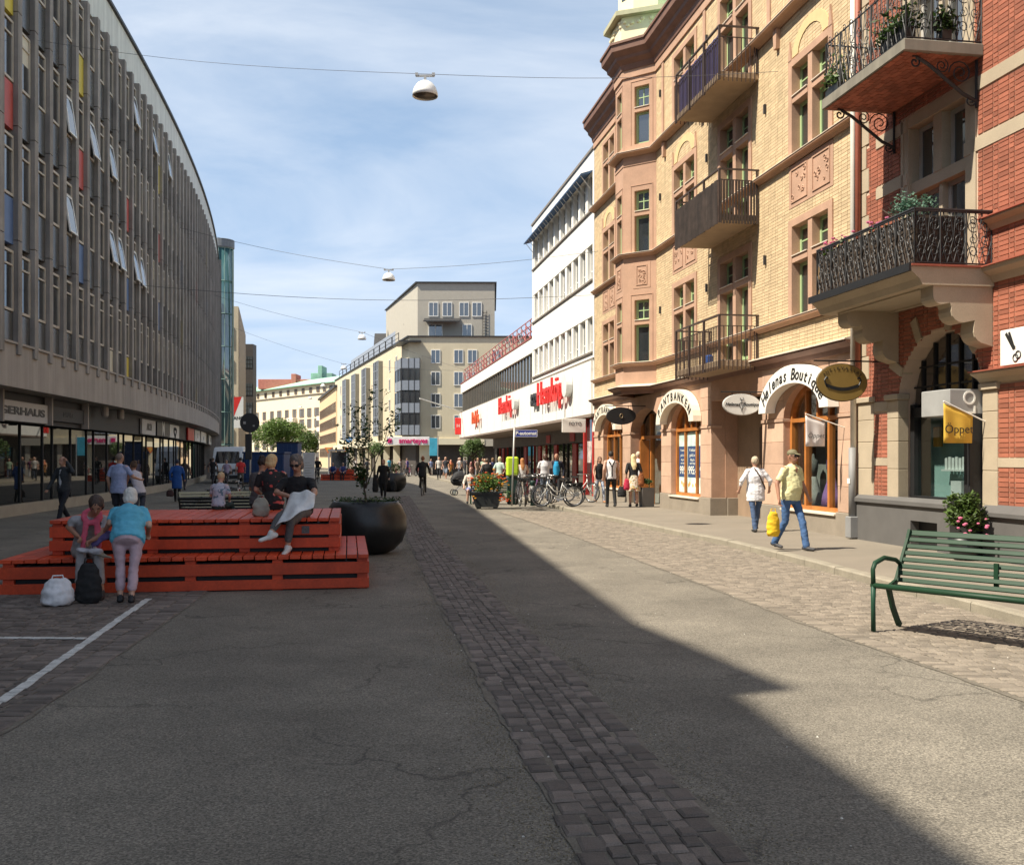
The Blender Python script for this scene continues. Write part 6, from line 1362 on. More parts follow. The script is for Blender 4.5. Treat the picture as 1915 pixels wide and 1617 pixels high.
p = uw(-3.2, .85, 4.655); t = thing('balcony_shrub', 'airy blue-green potted shrub on the lower iron balcony', 'plant', p, UA); MB().lathe([(.14, 0), (.18, .4), (.16, .4), (.02, .36)], 14).build('pot', m_tub, t); mb = MB(); [mb.tube([(0, 0, .35), (r.uniform(-.15, .15), r.uniform(-.15, .15), .7), (r.uniform(-.35, .35), r.uniform(-.3, .3), 1.15)], .009, 4) for _ in range(9)]; mb.build('stems', m_bark, t); leaf_mesh('leaves', blob_pts((0, 0, 1.08), (.42, .36, .26), 420, r, 8, .2), .075, leafmat('blue_leaf', (.12, .24, .17)), 9, t)
# ------------------------------------------------------------------ bicycles
m_tyre = M('tyre', (.015, .015, .015), .7, var=.1); m_rim = M('rim_alloy', (.45, .45, .45), .3, metal=.9, var=0); m_sad = M('saddle', (.02, .02, .02), .5)
def circ(r_, n=26): return [(r_ * math.cos(a), 0, r_ * math.sin(a)) for a in np.linspace(0, 2 * math.pi, n, endpoint=False)]
WH = .345
tyre_m = MB().tube(circ(WH - .02), .02, 6, closed=True).mesh('tyre', m_tyre, True); rim_m = MB().tube(circ(WH - .048), .011, 4, closed=True).mesh('rim', m_rim, True); q = MB(); [q.tube([(0, .02 * (-1) ** k, 0), ((WH - .05) * math.cos(6.283 * k / 20), 0, (WH - .05) * math.sin(6.283 * k / 20))], .0022, 3) for k in range(20)]; spoke_m = q.mesh('spokes', m_rim); hub_m = MB().tube([(0, -.05, 0), (0, .05, 0)], .022, 8).mesh('wheel', m_rim)
def bike(label, loc, rz, col, step=True, basket=False, lean=.06, group='parked bicycles', fender=True):
    t = thing('bicycle', label, 'bicycle', loc, rz, group); t.rotation_euler = (lean, 0, rz)
    fm = M('bike_%d_%d_%d' % tuple(int(c * 99) for c in col), col, .35, var=.05)
    for x in (0, 1.05):
        w = obj('wheel', hub_m, t, (x, 0, WH)); obj('tyre', tyre_m, w); obj('rim', rim_m, w); obj('spokes', spoke_m, w)
    BB = (.46, 0, .28); ST = (.33, 0, .78); HT0, HT1 = (.86, 0, .62), (.82, 0, .82); R0, F0 = (0, 0, WH), (1.05, 0, WH); mb = MB()
    mb.tube([BB, ST], .016, 6); mb.tube([HT0, HT1], .02, 6); mb.tube([BB, (.7, 0, .42), HT0], .019, 6); mb.tube([(.40, 0, .5), (.6, 0, .5), (.83, 0, .76)] if step else [(.335, 0, .76), (.82, 0, .8)], .015, 6)
    for s_ in (-1, 1): mb.tube([(0, .055 * s_, WH), (.45, .03 * s_, .28)], .009, 5); mb.tube([(0, .055 * s_, WH), (.345, .02 * s_, .72)], .008, 5)
    mb.build('frame', fm, t, True); mb = MB()
    for s_ in (-1, 1): mb.tube([(.86, .04 * s_, .62), (.93, .05 * s_, .5), (1.05, .05 * s_, WH)], .011, 6)
    mb.build('fork', fm, t, True); mb = MB(); mb.tube([HT1, (.80, 0, .98)], .013, 6); mb.tube([(.62, -.28, .98), (.74, -.24, 1.0), (.82, -.1, 1.0), (.82, .1, 1.0), (.74, .24, 1.0), (.62, .28, .98)], .012, 6); hbar = mb.build('handlebar', m_rim, t, True)
    q = MB(); [q.tube([(.6, .28 * s_, .975), (.72, .25 * s_, .995)], .018, 6) for s_ in (-1, 1)]; q.build('grips', m_sad, hbar)
    mb = MB(); mb.tube([ST, (.30, 0, .88)], .012, 6); mb.build('seat_post', m_rim, t); MB().prism([(.16, -.09), (.22, -.1), (.34, -.04), (.45, -.02), (.45, .02), (.34, .04), (.22, .1), (.16, .09)], .87, .93, ax='z').build('saddle', m_sad, t)
    mb = MB(); mb.lathe([(.09, -.004), (.09, .004)], 18).xf(Matrix.Translation((.46, -.05, .28)) @ Matrix.Rotation(math.pi / 2, 4, 'X')); mb.build('chainring', m_rim, t); mb = MB(); mb.tube([(.46, -.07, .28), (.56, -.08, .15)], .01, 5); mb.box(.52, .61, -.17, -.08, .14, .165); mb.tube([(.46, .07, .28), (.36, .08, .41)], .01, 5); mb.box(.31, .4, .08, .17, .4, .425); mb.build('cranks', m_sad, t)
    mb = MB(); [mb.tube([(p[0], 0, p[2] + WH) for p in circ(WH + .02, 40)[a:b]], .014, 4) for a, b in ((4, 19),)]; [mb.tube([(p[0] + 1.05, 0, p[2] + WH) for p in circ(WH + .02, 40)[3:16]], .014, 4)]; mb.build('mudguards', m_tyre, t, True)
    q = MB(); q.box(-.18, .26, -.07, .07, .74, .755); [q.tube([(-.02, .06 * s_, WH), (-.1, .06 * s_, .74)], .006, 4) for s_ in (-1, 1)]; q.build('rack', m_sad, t)
    if basket:
        q = MB(); x0, x1, y0, y1, z0, z1 = .92, 1.22, -.17, .17, .84, 1.06
        for k in range(9): f_ = k / 8; q.tube([(x0, y0 + (y1 - y0) * f_, z1), (x0 + .03, y0 + (y1 - y0) * f_, z0), (x1 - .03, y0 + (y1 - y0) * f_, z0), (x1, y0 + (y1 - y0) * f_, z1)], .004, 3)
        for z in (z0, (z0 + z1) / 2, z1): q.tube([(x0, y0, z), (x1, y0, z), (x1, y1, z), (x0, y1, z)], .005, 3, closed=True)
        q.build('basket', m_tyre, t)
    return t
def bp(px, Y): return (px - CX) * Y / F
SWZ = .122
bike('silver ladies bicycle parked broadside, nearest of the bicycle cluster', (bp(1072, 31.8), 31.9, SWZ), math.pi + .12, (.55, .55, .52))
bike('black bicycle leaning right behind the silver one', (bp(1076, 32.4), 32.5, SWZ), math.pi + .05, (.02, .02, .025), basket=True)
bike('white bicycle with raised handlebar at the back of the bicycle cluster', (bp(1062, 35.5), 35.6, SWZ), -.7, (.75, .74, .7), lean=-.05)
bike('dark grey bicycle seen end on beside the taller green bollard', (bp(972, 32.2), 32.1, SWZ), math.pi / 2 + .12, (.08, .08, .09), basket=True)
bike('dark red bicycle seen end on between the two green bollards', (bp(982, 32.0), 32.0, SWZ), math.pi / 2 - .05, (.25, .02, .03), basket=True)
bike('blue-grey bicycle parked at a slant in the middle of the cluster', (bp(1005, 33.3), 33.2, SWZ), math.pi / 2 - .5, (.1, .13, .18))
bike('purple bicycle partly hidden behind the lime hood', (bp(990, 34.6), 34.5, SWZ), math.pi / 2 - .3, (.2, .08, .22))
for k, px in enumerate((745, 756, 768, 777, 786 - 4)): bike(f'bicycle parked in the row below the pink optician sign, number {("one", "two", "three", "four", "five")[k]} from the left', (bp(px, 92), 91 + .4 * k, 0), 1.57 + .3 * (-1) ** k, ((.3, .04, .05), (.1, .1, .12), (.35, .05, .12), (.2, .2, .22), (.4, .06, .06))[k], group='bicycles below the optician')
p = at(378, 856, 22.6); bike('dark bicycle leaning behind the pale slatted bench', (p.x, p.y, 0), .5, (.03, .03, .035))
p = at(432, 856, 30); bike('bicycle with a red frame parked behind the black bench', (p.x - .6, p.y, 0), .2, (.2, .03, .03), basket=True)
p = at(452, 856, 31); bike('dark green bicycle beside the red framed one behind the black bench', (p.x - .4, p.y + .5, 0), .35, (.02, .06, .05))
# ------------------------------------------------------------------ posts, signs, ticket machine
m_pole = M('galvanised', (.42, .42, .40), .45, metal=.3, var=.15); m_dgreen = M('dark_green_post', (.012, .045, .035), .5, var=.15); m_lime = MATS['limestone']; m_limeh = M('lime_plastic', (.50, .72, .03), .6, var=.08)
for px, py, h, lab in ((965, 947, 1.02, 'dark green bollard left of the end-on bicycles'), (996, 950, .82, 'shorter dark green bollard with a white band among the bicycles')):
    x, y = ground(px, py); t = thing('bollard', lab, 'bollard', (x, y - .3, .1), 0, 'green bollards by the bicycles'); MB().lathe([(.09, 0), (.08, .05), (.08, h - .08), (.09, h - .06), (.085, h), (.03, h + .03)], 14).build('post', m_dgreen, t, True)
    if h < 1: MB().lathe([(.0815, .5), (.0815, .66)], 14).build('band', m_swh, t)
x, y = bp(957, 32.6), 32.6
t = thing('street_sign', 'blue P-automat sign on a thin grey post', 'sign', (x, y, .12), 0); MB().tube([(0, 0, 0), (.05, 0, 1.4), (.09, 0, 2.62)], .03, 8).build('post', m_pole, t, True); bd = MB().cbox(.1, .85, -.02, .02, 2.27, 2.5, .006).build('plate', M('sign_blue', (.012, .03, .30), .4, var=.04), t); q = MB(); q.box(.11, .84, -.026, -.021, 2.275, 2.285); q.box(.11, .84, -.026, -.021, 2.485, 2.495); q.box(.105, .115, -.026, -.021, 2.275, 2.495); q.box(.835, .845, -.026, -.021, 2.275, 2.495); q.build('border', m_signw, t); mb = MB(); add_text(mb, 'P-automat', .165, frame_mat((.475, -.026, 2.39), (1, 0, 0), (0, -1, 0)), bold=.004, depth=.004); mb.build('lettering', m_signw, t); bd.rotation_euler = (0, 0, 0)
t = thing('ticket_machine', 'dark green ticket machine under a lime hood behind the sign post', 'machine', (bp(958, 33.6), 33.6, .12), .1); MB().cbox(-.17, .17, -.15, .15, 0, .95, .03).build('cabinet', m_dgreen, t); MB().cbox(-.2, .2, -.18, .18, .955, 1.62, .05).build('hood', m_limeh, t)
# back of a round road sign
p = at(467, 856, 31); t = thing('road_sign', 'round road sign seen from its dark back on a tall pole', 'sign', (p.x, p.y, 0)); MB().tube([(0, .06, 0), (0, .06, 3.25)], .03, 8).build('pole', m_pole, t, True); mb = MB(); mb.lathe([(.30, -.01), (.31, 0), (.30, .01)], 32).xf(Matrix.Translation((0, 0, 2.8)) @ Matrix.Rotation(math.pi / 2, 4, 'X')); mb.build('disc', m_dark, t); MB().cbox(-.13, .07, -.06, .03, 1.65, 2.45, .01).build('rear_plate', m_dark, t); q = MB(); q.box(-.2, -.12, -.014, -.011, 2.76, 2.84); q.box(.1, .16, -.014, -.011, 2.68, 2.73); q.build('sticker', m_pole, t)
p = at(653, 856, 92); t = thing('road_sign', 'small blue round road sign by the cream corner block', 'sign', (p.x, p.y, 0)); MB().tube([(0, .05, 0), (0, .05, 3.6)], .03, 6).build('pole', m_pole, t); MB().lathe([(.28, -.01), (.28, .01)], 20).xf(Matrix.Translation((0, 0, 3.4)) @ Matrix.Rotation(math.pi / 2, 4, 'X')).build('disc', M('sign_lightblue', (.06, .22, .5), .5), t); MB().box(-.17, .17, -.015, -.011, 3.37, 3.43).build('bar', m_signw, t)
for px, lab in ((647, 'orange triangular road sign, right one of the pair at the street end'), (614, 'orange triangular road sign, left one of the pair at the street end')): p = at(px, 856, 95); t = thing('road_sign', lab, 'sign', (p.x, p.y, 0), 0, 'triangular road signs'); MB().tube([(0, .05, 0), (0, .05, 2.6)], .03, 6).build('pole', m_pole, t); MB().prism([(-.36, 2.7), (.36, 2.7), (0, 2.1)], -.01, .01).build('triangle', M('sign_orange', (.62, .16, .05), .5), t); MB().prism([(-.2, 2.62), (.2, 2.62), (0, 2.28)], -.016, -.012).build('inner', M('sign_yellow', (.65, .4, .08), .5), t)
p = at(578, 856, 46); t = thing('notice_board', 'white upright notice board behind the woman in the black polo', 'board', (p.x, p.y, 0)); MB().cbox(-.26, .26, -.04, .04, .15, 1.95, .01).build('panel', M('notice_white', (.62, .64, .66), .6, var=.06), t); q = MB(); [q.box(-.28, -.2, -.2, .2, 0, .15) for _ in (0,)]; q.box(.2, .28, -.2, .2, 0, .15); q.build('feet', m_dark, t); q = MB(); [q.box(-.2, .2 - .08 * (k % 3), -.045, -.041, .5 + .12 * k, .53 + .12 * k) for k in range(9)]; q.build('print', m_pole, t)
p = at(588, 856, 80); t = thing('bus_shelter', 'small white framed shelter beyond the far orange stage', 'shelter', (at(632, 856, 84).x, 84, 0)); q = MB(); [q.tube([(x, y, 0), (x, y, 2.3)], .05, 5) for x in (-.75, .75) for y in (0, 1)]; q.build('frame', m_wframe, t); MB().box(-.85, .85, -.1, 1.1, 2.3, 2.42).build('roof', m_wframe, t); MB().box(-.7, .7, .98, 1, .3, 2.2).build('panel', m_fp, t)
# waste container and van
p = at(455, 856, 64); t = thing('blue_container', 'dark blue steel container beyond the seated people', 'container', (p.x, p.y, 0), .03); m_cont = M('container_blue', (.015, .045, .14), .5, var=.15); MB().cbox(0, 2.6, 0, 2.2, .1, 1.98, .03).build('body', m_cont, t); MB().box(-.06, 2.66, -.05, 2.25, 1.982, 2.1).build('rim', m_cont, t); q = MB(); [q.box(.15 + k * .33, .23 + k * .33, -.05, -.001, .15, 1.95) for k in range(8)]; q.build('ribs', m_cont, t)
p = at(517, 856, 70); t = thing('blue_container', 'taller dark blue cabin right of the blue container', 'container', (p.x, p.y, 0), .03); MB().cbox(0, 1.5, 0, 1.5, 0, 2.75, .03).build('body', m_cont, t); q = MB(); [q.box(.1 + k * .3, .18 + k * .3, -.04, -.001, .1, 2.65) for k in range(5)]; q.build('ribs', m_cont, t); MB().box(-.05, 1.55, -.06, 1.55, 2.752, 2.84).build('rim', m_dark, t)
def van(loc, rz):
    t = thing('delivery_van', 'white delivery van parked by the end of the left building', 'van', loc, rz); m_vw = M('van_white', (.72, .74, .76), .35, var=.04); m_vg = glass('van_glass', (.01, .012, .014), .04)
    # x right, y away (length), z up; front at y=0 with sloping nose
    pr = [(0, .35), (0, .95), (.12, 1.12), (.75, 1.3), (1.25, 2.15), (1.5, 2.42), (5.2, 2.5), (5.35, 2.3), (5.35, .35)]
    mb = MB(); mb.prism(pr, -.97, .97, ax='x'); bm = bmesh.new(); vs = [bm.verts.new(p) for p in mb.v]; [bm.faces.new([vs[i] for i in f]) for f in mb.f]; bmesh.ops.bevel(bm, geom=[e for e in bm.edges], offset=.05, segments=2, affect='EDGES'); me = bpy.data.meshes.new('body'); bm.to_mesh(me); bm.free(); me.materials.append(m_vw); obj('body', me, t)
    w = MB(); w.add([(-.82, .745, 1.32), (.82, .745, 1.32), (.74, 1.215, 2.12), (-.74, 1.215, 2.12)], [(0, 1, 2, 3)]); w.xf(Matrix.Translation((0, -.02, .012))); w.build('windscreen', m_vg, t)
    for s_ in (-1, 1):
        MB().add([(.975 * s_, 1.0, 1.35), (.975 * s_, 1.9, 1.35), (.975 * s_, 1.9, 2.0), (.975 * s_, 1.4, 2.0)], [(0, 1, 2, 3)]).build('side_window', m_vg, t); MB().cbox(.62 * s_ - .17, .62 * s_ + .17, -.03, .02, .78, .96, .02).build('headlight', m_wpane, t); MB().cbox(1.0 * s_ - .04, 1.18 * s_, .95, 1.05, 1.35, 1.65, .02).build('mirror', m_blk, t)
        for y in (.95, 4.3): w = MB().tube([(s_ * .8, y, .33), (s_ * .985, y, .33)], .33, 18).build('wheel', m_tyre, t); MB().tube([(s_ * .985, y, .33), (s_ * .995, y, .33)], .2, 12).build('rim', m_rim, w)
    MB().box(-.5, .5, -.03, 0.01, .62, .82).build('grille', m_blk, t); MB().cbox(-.95, .95, -.06, .05, .3, .55, .03).build('bumper', m_dark, t); MB().box(-.26, .26, -.065, -.061, .38, .49).build('number_plate', m_signw, t); return t
p = at(421, 856, 65.5); van((p.x, p.y, 0), .12)
# pram
def pram(label, loc, rz):
    t = thing('pram', label, 'pram', loc, rz); m_ps = M('pram_black', (.014, .014, .016), .75, var=.1)
    for x, y, r_ in ((-.32, -.26, .14), (-.32, .26, .14), (.38, -.24, .1), (.38, .24, .1)): w = MB().tube([(x + (r_ - .02) * math.cos(a), y, r_ + (r_ - .02) * math.sin(a)) for a in np.linspace(0, 6.283, 18, endpoint=False)], .022, 6, closed=True).build('wheel', m_tyre, t, True); q = MB(); [q.tube([(x, y, r_), (x + (r_ - .02) * math.cos(a), y, r_ + (r_ - .02) * math.sin(a))], .008, 4) for a in np.linspace(0, 6.283, 6, endpoint=False)]; q.build('spokes', M('wheel_mint', (.55, .72, .68), .5), w)
    q = MB(); [q.tube([(-.32, .22 * s_, .14), (.05, .22 * s_, .5), (.45, .22 * s_, 1.0)], .016, 6) for s_ in (-1, 1)]; [q.tube([(.38, .22 * s_, .1), (-.05, .22 * s_, .55)], .014, 6) for s_ in (-1, 1)]; q.tube([(.45, -.22, 1.0), (.45, .22, 1.0)], .018, 6); q.build('chassis', m_rim, t)
    mb = MB(); mb.lathe([(.05, .42), (.3, .46), (.4, .58), (.43, .74), (.4, .74), (.36, .6), (.05, .55)], 20, sx=1.15, sy=.6); mb.build('carrycot', m_ps, t, True); mb = MB()
    for k in range(7):
        a0, a1 = math.pi * .45 * k / 7 * 1.3, math.pi * .45 * (k + 1) / 7 * 1.3
        P = lambda a, b: (-.42 * math.cos(a) * 1.0 - .02 + .0, .26 * math.sin(b), .72 + .4 * math.sin(a) * math.cos(b * .98))
        for j in range(8): b0, b1 = -1.5 + 3 * j / 8, -1.5 + 3 * (j + 1) / 8; mb.add([P(a0, b0), P(a1, b0), P(a1, b1), P(a0, b1)], [(0, 1, 2, 3)])
    mb.build('hood', m_ps, t, True); MB().cbox(-.1, .3, -.2, .2, .72, .8, .03).build('blanket', M('white_blanket', (.75, .75, .74), .9), t); return t
x, y = ground(862, 926); pram('black pram with a white blanket standing by the seated woman', (x, y, 0), .25)
# ------------------------------------------------------------------ people: closed limbs and torso rings fused by a voxel remesh into one skin
SK = {'l': (.52, .30, .21), 'm': (.45, .25, .17), 't': (.38, .19, .12), 'd': (.09, .045, .03)}
def cmat(col, kind='cloth'):
    key = 'wear_%s_%d_%d_%d' % (kind, *[int(c * 255) for c in col])
    return M(key, col, .85 if kind == 'cloth' else (.5 if kind == 'skin' else .7), var=.2 if kind == 'cloth' else .14, scale=9, bump=.35 if kind == 'cloth' else 0, bscale=30)
def pattern(name, base, spots, scale, thr):     # printed cloth: blotches of other colours on a ground colour
    m = M('cloth_' + name, base, .85, var=0, bump=.2, bscale=35); n = m.node_tree.nodes; l = m.node_tree.links; b = n['Principled BSDF']; cur = None; tcn = n.new('ShaderNodeTexCoord')
    for i, (col, sc) in enumerate(spots):
        v = n.new('ShaderNodeTexNoise'); v.noise_dimensions = '4D'; v.inputs['W'].default_value = i * 7.3; v.inputs['Scale'].default_value = scale * sc; v.inputs['Detail'].default_value = 1; l.new(tcn.outputs['Object'], v.inputs['Vector'])
        r_ = n.new('ShaderNodeMapRange'); r_.inputs['From Min'].default_value = thr; r_.inputs['From Max'].default_value = thr + .03; l.new(v.outputs[0], r_.inputs['Value']); x = n.new('ShaderNodeMix'); x.data_type = 'RGBA'; l.new(r_.outputs[0], x.inputs[0])
        if cur is None: x.inputs[6].default_value = (*base, 1)
        else: l.new(cur, x.inputs[6])
        x.inputs[7].default_value = (*col, 1); cur = x.outputs[2]
    l.new(cur, b.inputs['Base Color']); return m
class Body:
    def __init__(s, k=1.0): s.v = []; s.f = []; s.m = []; s.mats = []; s.k = k
    def mi(s, mat):
        if mat not in s.mats: s.mats.append(mat)
        return s.mats.index(mat)
    def loft(s, rings, mat, n=12):
        o = len(s.v); i_ = s.mi(mat); K = len(rings)
        for c, a, b in rings:
            for j in range(n): t = 2 * math.pi * j / n; s.v.append(c + a * math.cos(t) + b * math.sin(t))
        for i in range(K - 1):
            for j in range(n): s.f.append((o + i * n + j, o + i * n + (j + 1) % n, o + (i + 1) * n + (j + 1) % n, o + (i + 1) * n + j)); s.m.append(i_)
        s.f.append(tuple(o + j for j in range(n))[::-1]); s.f.append(tuple(o + (K - 1) * n + j for j in range(n))); s.m += [i_, i_]
    def seg(s, p, r0, q, r1, mat, flat=1.0, side=None, n=10, cap=True):
        p = Vector(p); q = Vector(q); t = q - p
        if t.length < 1e-5: t = Vector((0, 0, 1e-4))
        L_ = t.length; t.normalize(); u = Vector(side) if side is not None else (Vector((1, 0, 0)) if abs(t.x) < .8 else Vector((0, 1, 0)))
        u = (u - t * u.dot(t)).normalized(); w = t.cross(u); R_ = []
        if cap: R_ += [(p - t * r0 * .95, u * r0 * .25, w * r0 * .25 * flat), (p - t * r0 * .6, u * r0 * .78, w * r0 * .78 * flat)]
        R_ += [(p, u * r0, w * r0 * flat), (q, u * r1, w * r1 * flat)]
        if cap: R_ += [(q + t * r1 * .6, u * r1 * .78, w * r1 * .78 * flat), (q + t * r1 * .95, u * r1 * .25, w * r1 * .25 * flat)]
        s.loft(R_, mat, n)
    def ell(s, c, X, Y, Z, mat, n=14):
        R_ = [(c + Z * math.sin(e), X * math.cos(e), Y * math.cos(e)) for e in np.linspace(-1.45, 1.45, 9)]; s.loft(R_, mat, n)
    def finish(s, name, parent, origin, voxel, wrinkle=0.0, smooth=3):
        me = bpy.data.meshes.new(name); me.from_pydata([tuple(v - origin) for v in s.v], [], s.f); me.update()
        bm = bmesh.new(); bm.from_mesh(me); bmesh.ops.recalc_face_normals(bm, faces=bm.faces); bm.to_mesh(me); bm.free()
        tmp = bpy.data.objects.new('tmp', me)
        md = tmp.modifiers.new('r', 'REMESH'); md.mode = 'VOXEL'; md.voxel_size = voxel; md.use_smooth_shade = True
        sm = tmp.modifiers.new('s', 'SMOOTH'); sm.factor = .5; sm.iterations = smooth
        res = evaluated_mesh(tmp); bpy.data.objects.remove(tmp)
        bvh = BVHTree.FromPolygons([v.co for v in me.vertices], [tuple(p.vertices) for p in me.polygons])
        res.materials.clear(); [res.materials.append(m) for m in s.mats]
        nv = len(res.vertices)
        idx = [s.m[bvh.find_nearest(p.center)[2]] for p in res.polygons]; res.polygons.foreach_set('material_index', idx); res.polygons.foreach_set('use_smooth', [True] * len(idx))
        if wrinkle:
            cl = {i for i, m in enumerate(s.mats) if 'cloth' in m.name}; mv = np.zeros(nv)
            for p in res.polygons:
                if idx[p.index] in cl:
                    for v in p.vertices: mv[v] = 1
            co_ = np.empty(nv * 3); no_ = np.empty(nv * 3); res.vertices.foreach_get('co', co_); res.vertices.foreach_get('normal', no_); co_ = co_.reshape(-1, 3); no_ = no_.reshape(-1, 3)
            d_ = np.array([(mnoise.noise((c[0] * 9, c[1] * 9, c[2] * 16)) + .6 * mnoise.noise((c[0] * 22, c[1] * 22, c[2] * 30))) if m_ else 0 for c, m_ in zip(co_.tolist(), mv)])
            res.vertices.foreach_set('co', (co_ + no_ * (wrinkle * d_)[:, None]).ravel()); res.update()
        res.name = name; o = obj(name, res, parent); bpy.data.meshes.remove(me); return o
V3 = Vector
def person(label, J, wear, voxel=.012, k=1.0, group=None):
    """J: world joint positions P(elvis) C(hest) N(eck) Hd, side (right-hand vector), face (look dir), kL aL kR aR (knee, ankle), eL wL eR wR (elbow, wrist), tL tR toe dirs."""
    w = dict(skin='l', top=(.5, .5, .5), bottom=(.05, .05, .06), sleeve=.5, leg=1.0, shoe=(.02, .02, .02), hair=(.1, .07, .05), style='short', girth=1.0, skirt=0, hem=.0, jacket=None, glasses=False, belly=0); w.update(wear)
    b = Body(); sk = cmat(SK[w['skin']], 'skin'); top = w.get('topmat') or cmat(w['top']); bot = w.get('botmat') or cmat(w['bottom']); sho = cmat(w['shoe'], 'shoe'); hm = cmat(w['hair'], 'hair')
    P, C, N, Hd = J['P'], J['C'], J['N'], J['Hd']; sp = J['side'].normalized(); sc = J.get('sideC', J['side']).normalized(); g = w['girth']; fwd = V3((0, 0, 1)).cross(sp).normalized()
    up = (C - P).normalized(); fC = sc.cross(up).normalized() * -1 if False else up.cross(sc).normalized(); fP = up.cross(sp).normalized()
    # torso
    wa = P.lerp(C, .5); hem = w['hem']
    b.loft([(P - up * (.06 + hem) * k, sp * .158 * g * k * (1 + hem * .25), fP * .118 * g * k), (P, sp * .168 * g * k, fP * .122 * g * k), (wa + fP * w['belly'] * .5 * k, sp * .148 * g * k, fP * (.105 * g + w['belly']) * k), (C, sp.lerp(sc, .8) * .165 * g * k, fC * .12 * g * k), (C.lerp(N, .55), sc * .172 * k, fC * .10 * k), (C.lerp(N, .85), sc * .12 * k, fC * .075 * k), (N, sc * .062 * k, fC * .06 * k)], top, 16)
    # hips
    b.loft([(P - up * .13 * k, sp * .10 * g * k, fP * .09 * g * k), (P - up * .06 * k, sp * .155 * g * k, fP * .115 * g * k), (P + up * .06 * k, sp * .155 * g * k, fP * .112 * g * k), (P + up * .11 * k, sp * .13 * g * k, fP * .09 * g * k)], bot, 14)
    hips = {'L': P - sp * .088 * k * g - V3((0, 0, .03 * k)), 'R': P + sp * .088 * k * g - V3((0, 0, .03 * k))}
    for s_ in 'LR':
        kn, an = J['k' + s_], J['a' + s_]; lg = w['leg']; h = hips[s_]; tg = .082 * k * (.6 + .4 * g); kg = .058 * k; ag = .04 * k
        b.seg(h, tg, kn, kg, sk if lg < .1 else bot, n=12)
        if lg >= .1: 
            if lg < .5: kk = h.lerp(kn, lg * 2); b.seg(h, tg * 1.12, kk, kg * 1.5, bot, cap=False); b.seg(h, tg * .9, kn, kg * .9, sk)
        if lg > .5:
            c = kn.lerp(an, min(1, (lg - .5) * 2)); fl = w.get('flare', 1.0); b.seg(kn, kg * 1.06, c, (.052 if lg > .9 else .05) * k * fl, bot, n=12); b.seg(kn, kg * .8, an, ag * .9, sk)
        else: b.seg(kn, kg * .95, an, ag, sk, n=10); b.seg(kn.lerp(an, .25), .056 * k, kn.lerp(an, .4), .052 * k, sk)
        td = J.get('t' + s_, fwd).normalized(); sdd = V3((td.y, -td.x, 0)); sdd = sdd.normalized() if sdd.length > .01 else sp; dn = td.cross(sdd).normalized(); dn = dn if dn.z < 0 else -dn
        heel = an + dn * .045 * k - td * .045 * k; toe = an + dn * .055 * k + td * .155 * k
        b.seg(heel, .042 * k, toe, .034 * k, sho, flat=.85, side=sdd); b.seg(an, .043 * k, an + dn * .05 * k + td * .03 * k, .044 * k, sho)
    if w['skirt']:
        bt = P - V3((0, 0, w['skirt'] * k)); b.loft([(P + up * .1 * k, sp * .15 * g * k, fP * .115 * g * k), (P - V3((0, 0, .08 * k)), sp * .19 * g * k, fP * .16 * k), (bt, sp * .25 * k, fP * .22 * k), (bt + V3((0, 0, .01)), sp * .2 * k, fP * .17 * k)], bot, 16)
    # arms
    for s_, sg in (('L', -1), ('R', 1)):
        S_ = C.lerp(N, .62) + sc * sg * .178 * k; e, wr = J['e' + s_], J['w' + s_]; sl_ = w['sleeve']; b.seg(S_, .052 * k, e, .039 * k, sk); b.seg(e, .039 * k, wr, .027 * k, sk)
        b.seg(S_ - sc * sg * .03 * k, .062 * k, S_ + (e - S_) * .12, .06 * k, top if sl_ > 0 else sk)
        if sl_ > 0: b.seg(S_, .06 * k, S_.lerp(e, min(1, sl_ * 1.6)), .055 * k, top, cap=sl_ > .6)
        if sl_ > .6: b.seg(e, .05 * k, e.lerp(wr, (sl_ - .6) / .4), .04 * k, top)
        d = (wr - e).normalized(); kn_ = wr + d * .075 * k; pn = J.get('palm' + s_, fC); pn = (pn - d * pn.dot(d)); pn = pn.normalized() if pn.length > .01 else sc; ac = d.cross(pn).normalized()
        b.seg(wr, .028 * k, kn_, .036 * k, sk, flat=.5, side=ac)
        for q, ln in ((-1.5, .062), (-.5, .075), (.5, .07), (1.5, .055)):
            r0 = kn_ + ac * q * .019 * k; m_ = r0 + (d * .8 + pn * .45).normalized() * ln * .55 * k; t_ = m_ + (d * .25 + pn * .95).normalized() * ln * .5 * k; rr = max(.0085 * k, voxel * .72); b.seg(r0, rr * 1.05, m_, rr, sk, n=6); b.seg(m_, rr, t_, rr * .85, sk, n=6)
        b.seg(wr + d * .02 * k + ac * sg * .022 * k, .012 * k, wr + d * .07 * k + ac * sg * .05 * k + pn * .025 * k, .010 * k, sk, n=6)
    # head
    fd = J.get('face', fwd).normalized(); hr = fd.cross(V3((0, 0, 1))).normalized(); hu = hr.cross(fd).normalized(); b.seg(N - up * .02 * k, .052 * k, Hd - hu * .06 * k - fd * .01, .05 * k, sk)
    b.ell(Hd, hr * .074 * k, fd * .09 * k, hu * .112 * k, sk); b.ell(Hd - hu * .055 * k + fd * .022 * k, hr * .055 * k, fd * .064 * k, hu * .06 * k, sk)
    b.seg(Hd + fd * .085 * k - hu * .0 * k, .010 * k, Hd + fd * .105 * k - hu * .03 * k, .014 * k, sk, n=6)
    for s_ in (-1, 1): b.seg(Hd + hr * s_ * .075 * k - hu * .02 * k, .013 * k, Hd + hr * s_ * .078 * k + hu * .015 * k, .017 * k, sk, n=6)
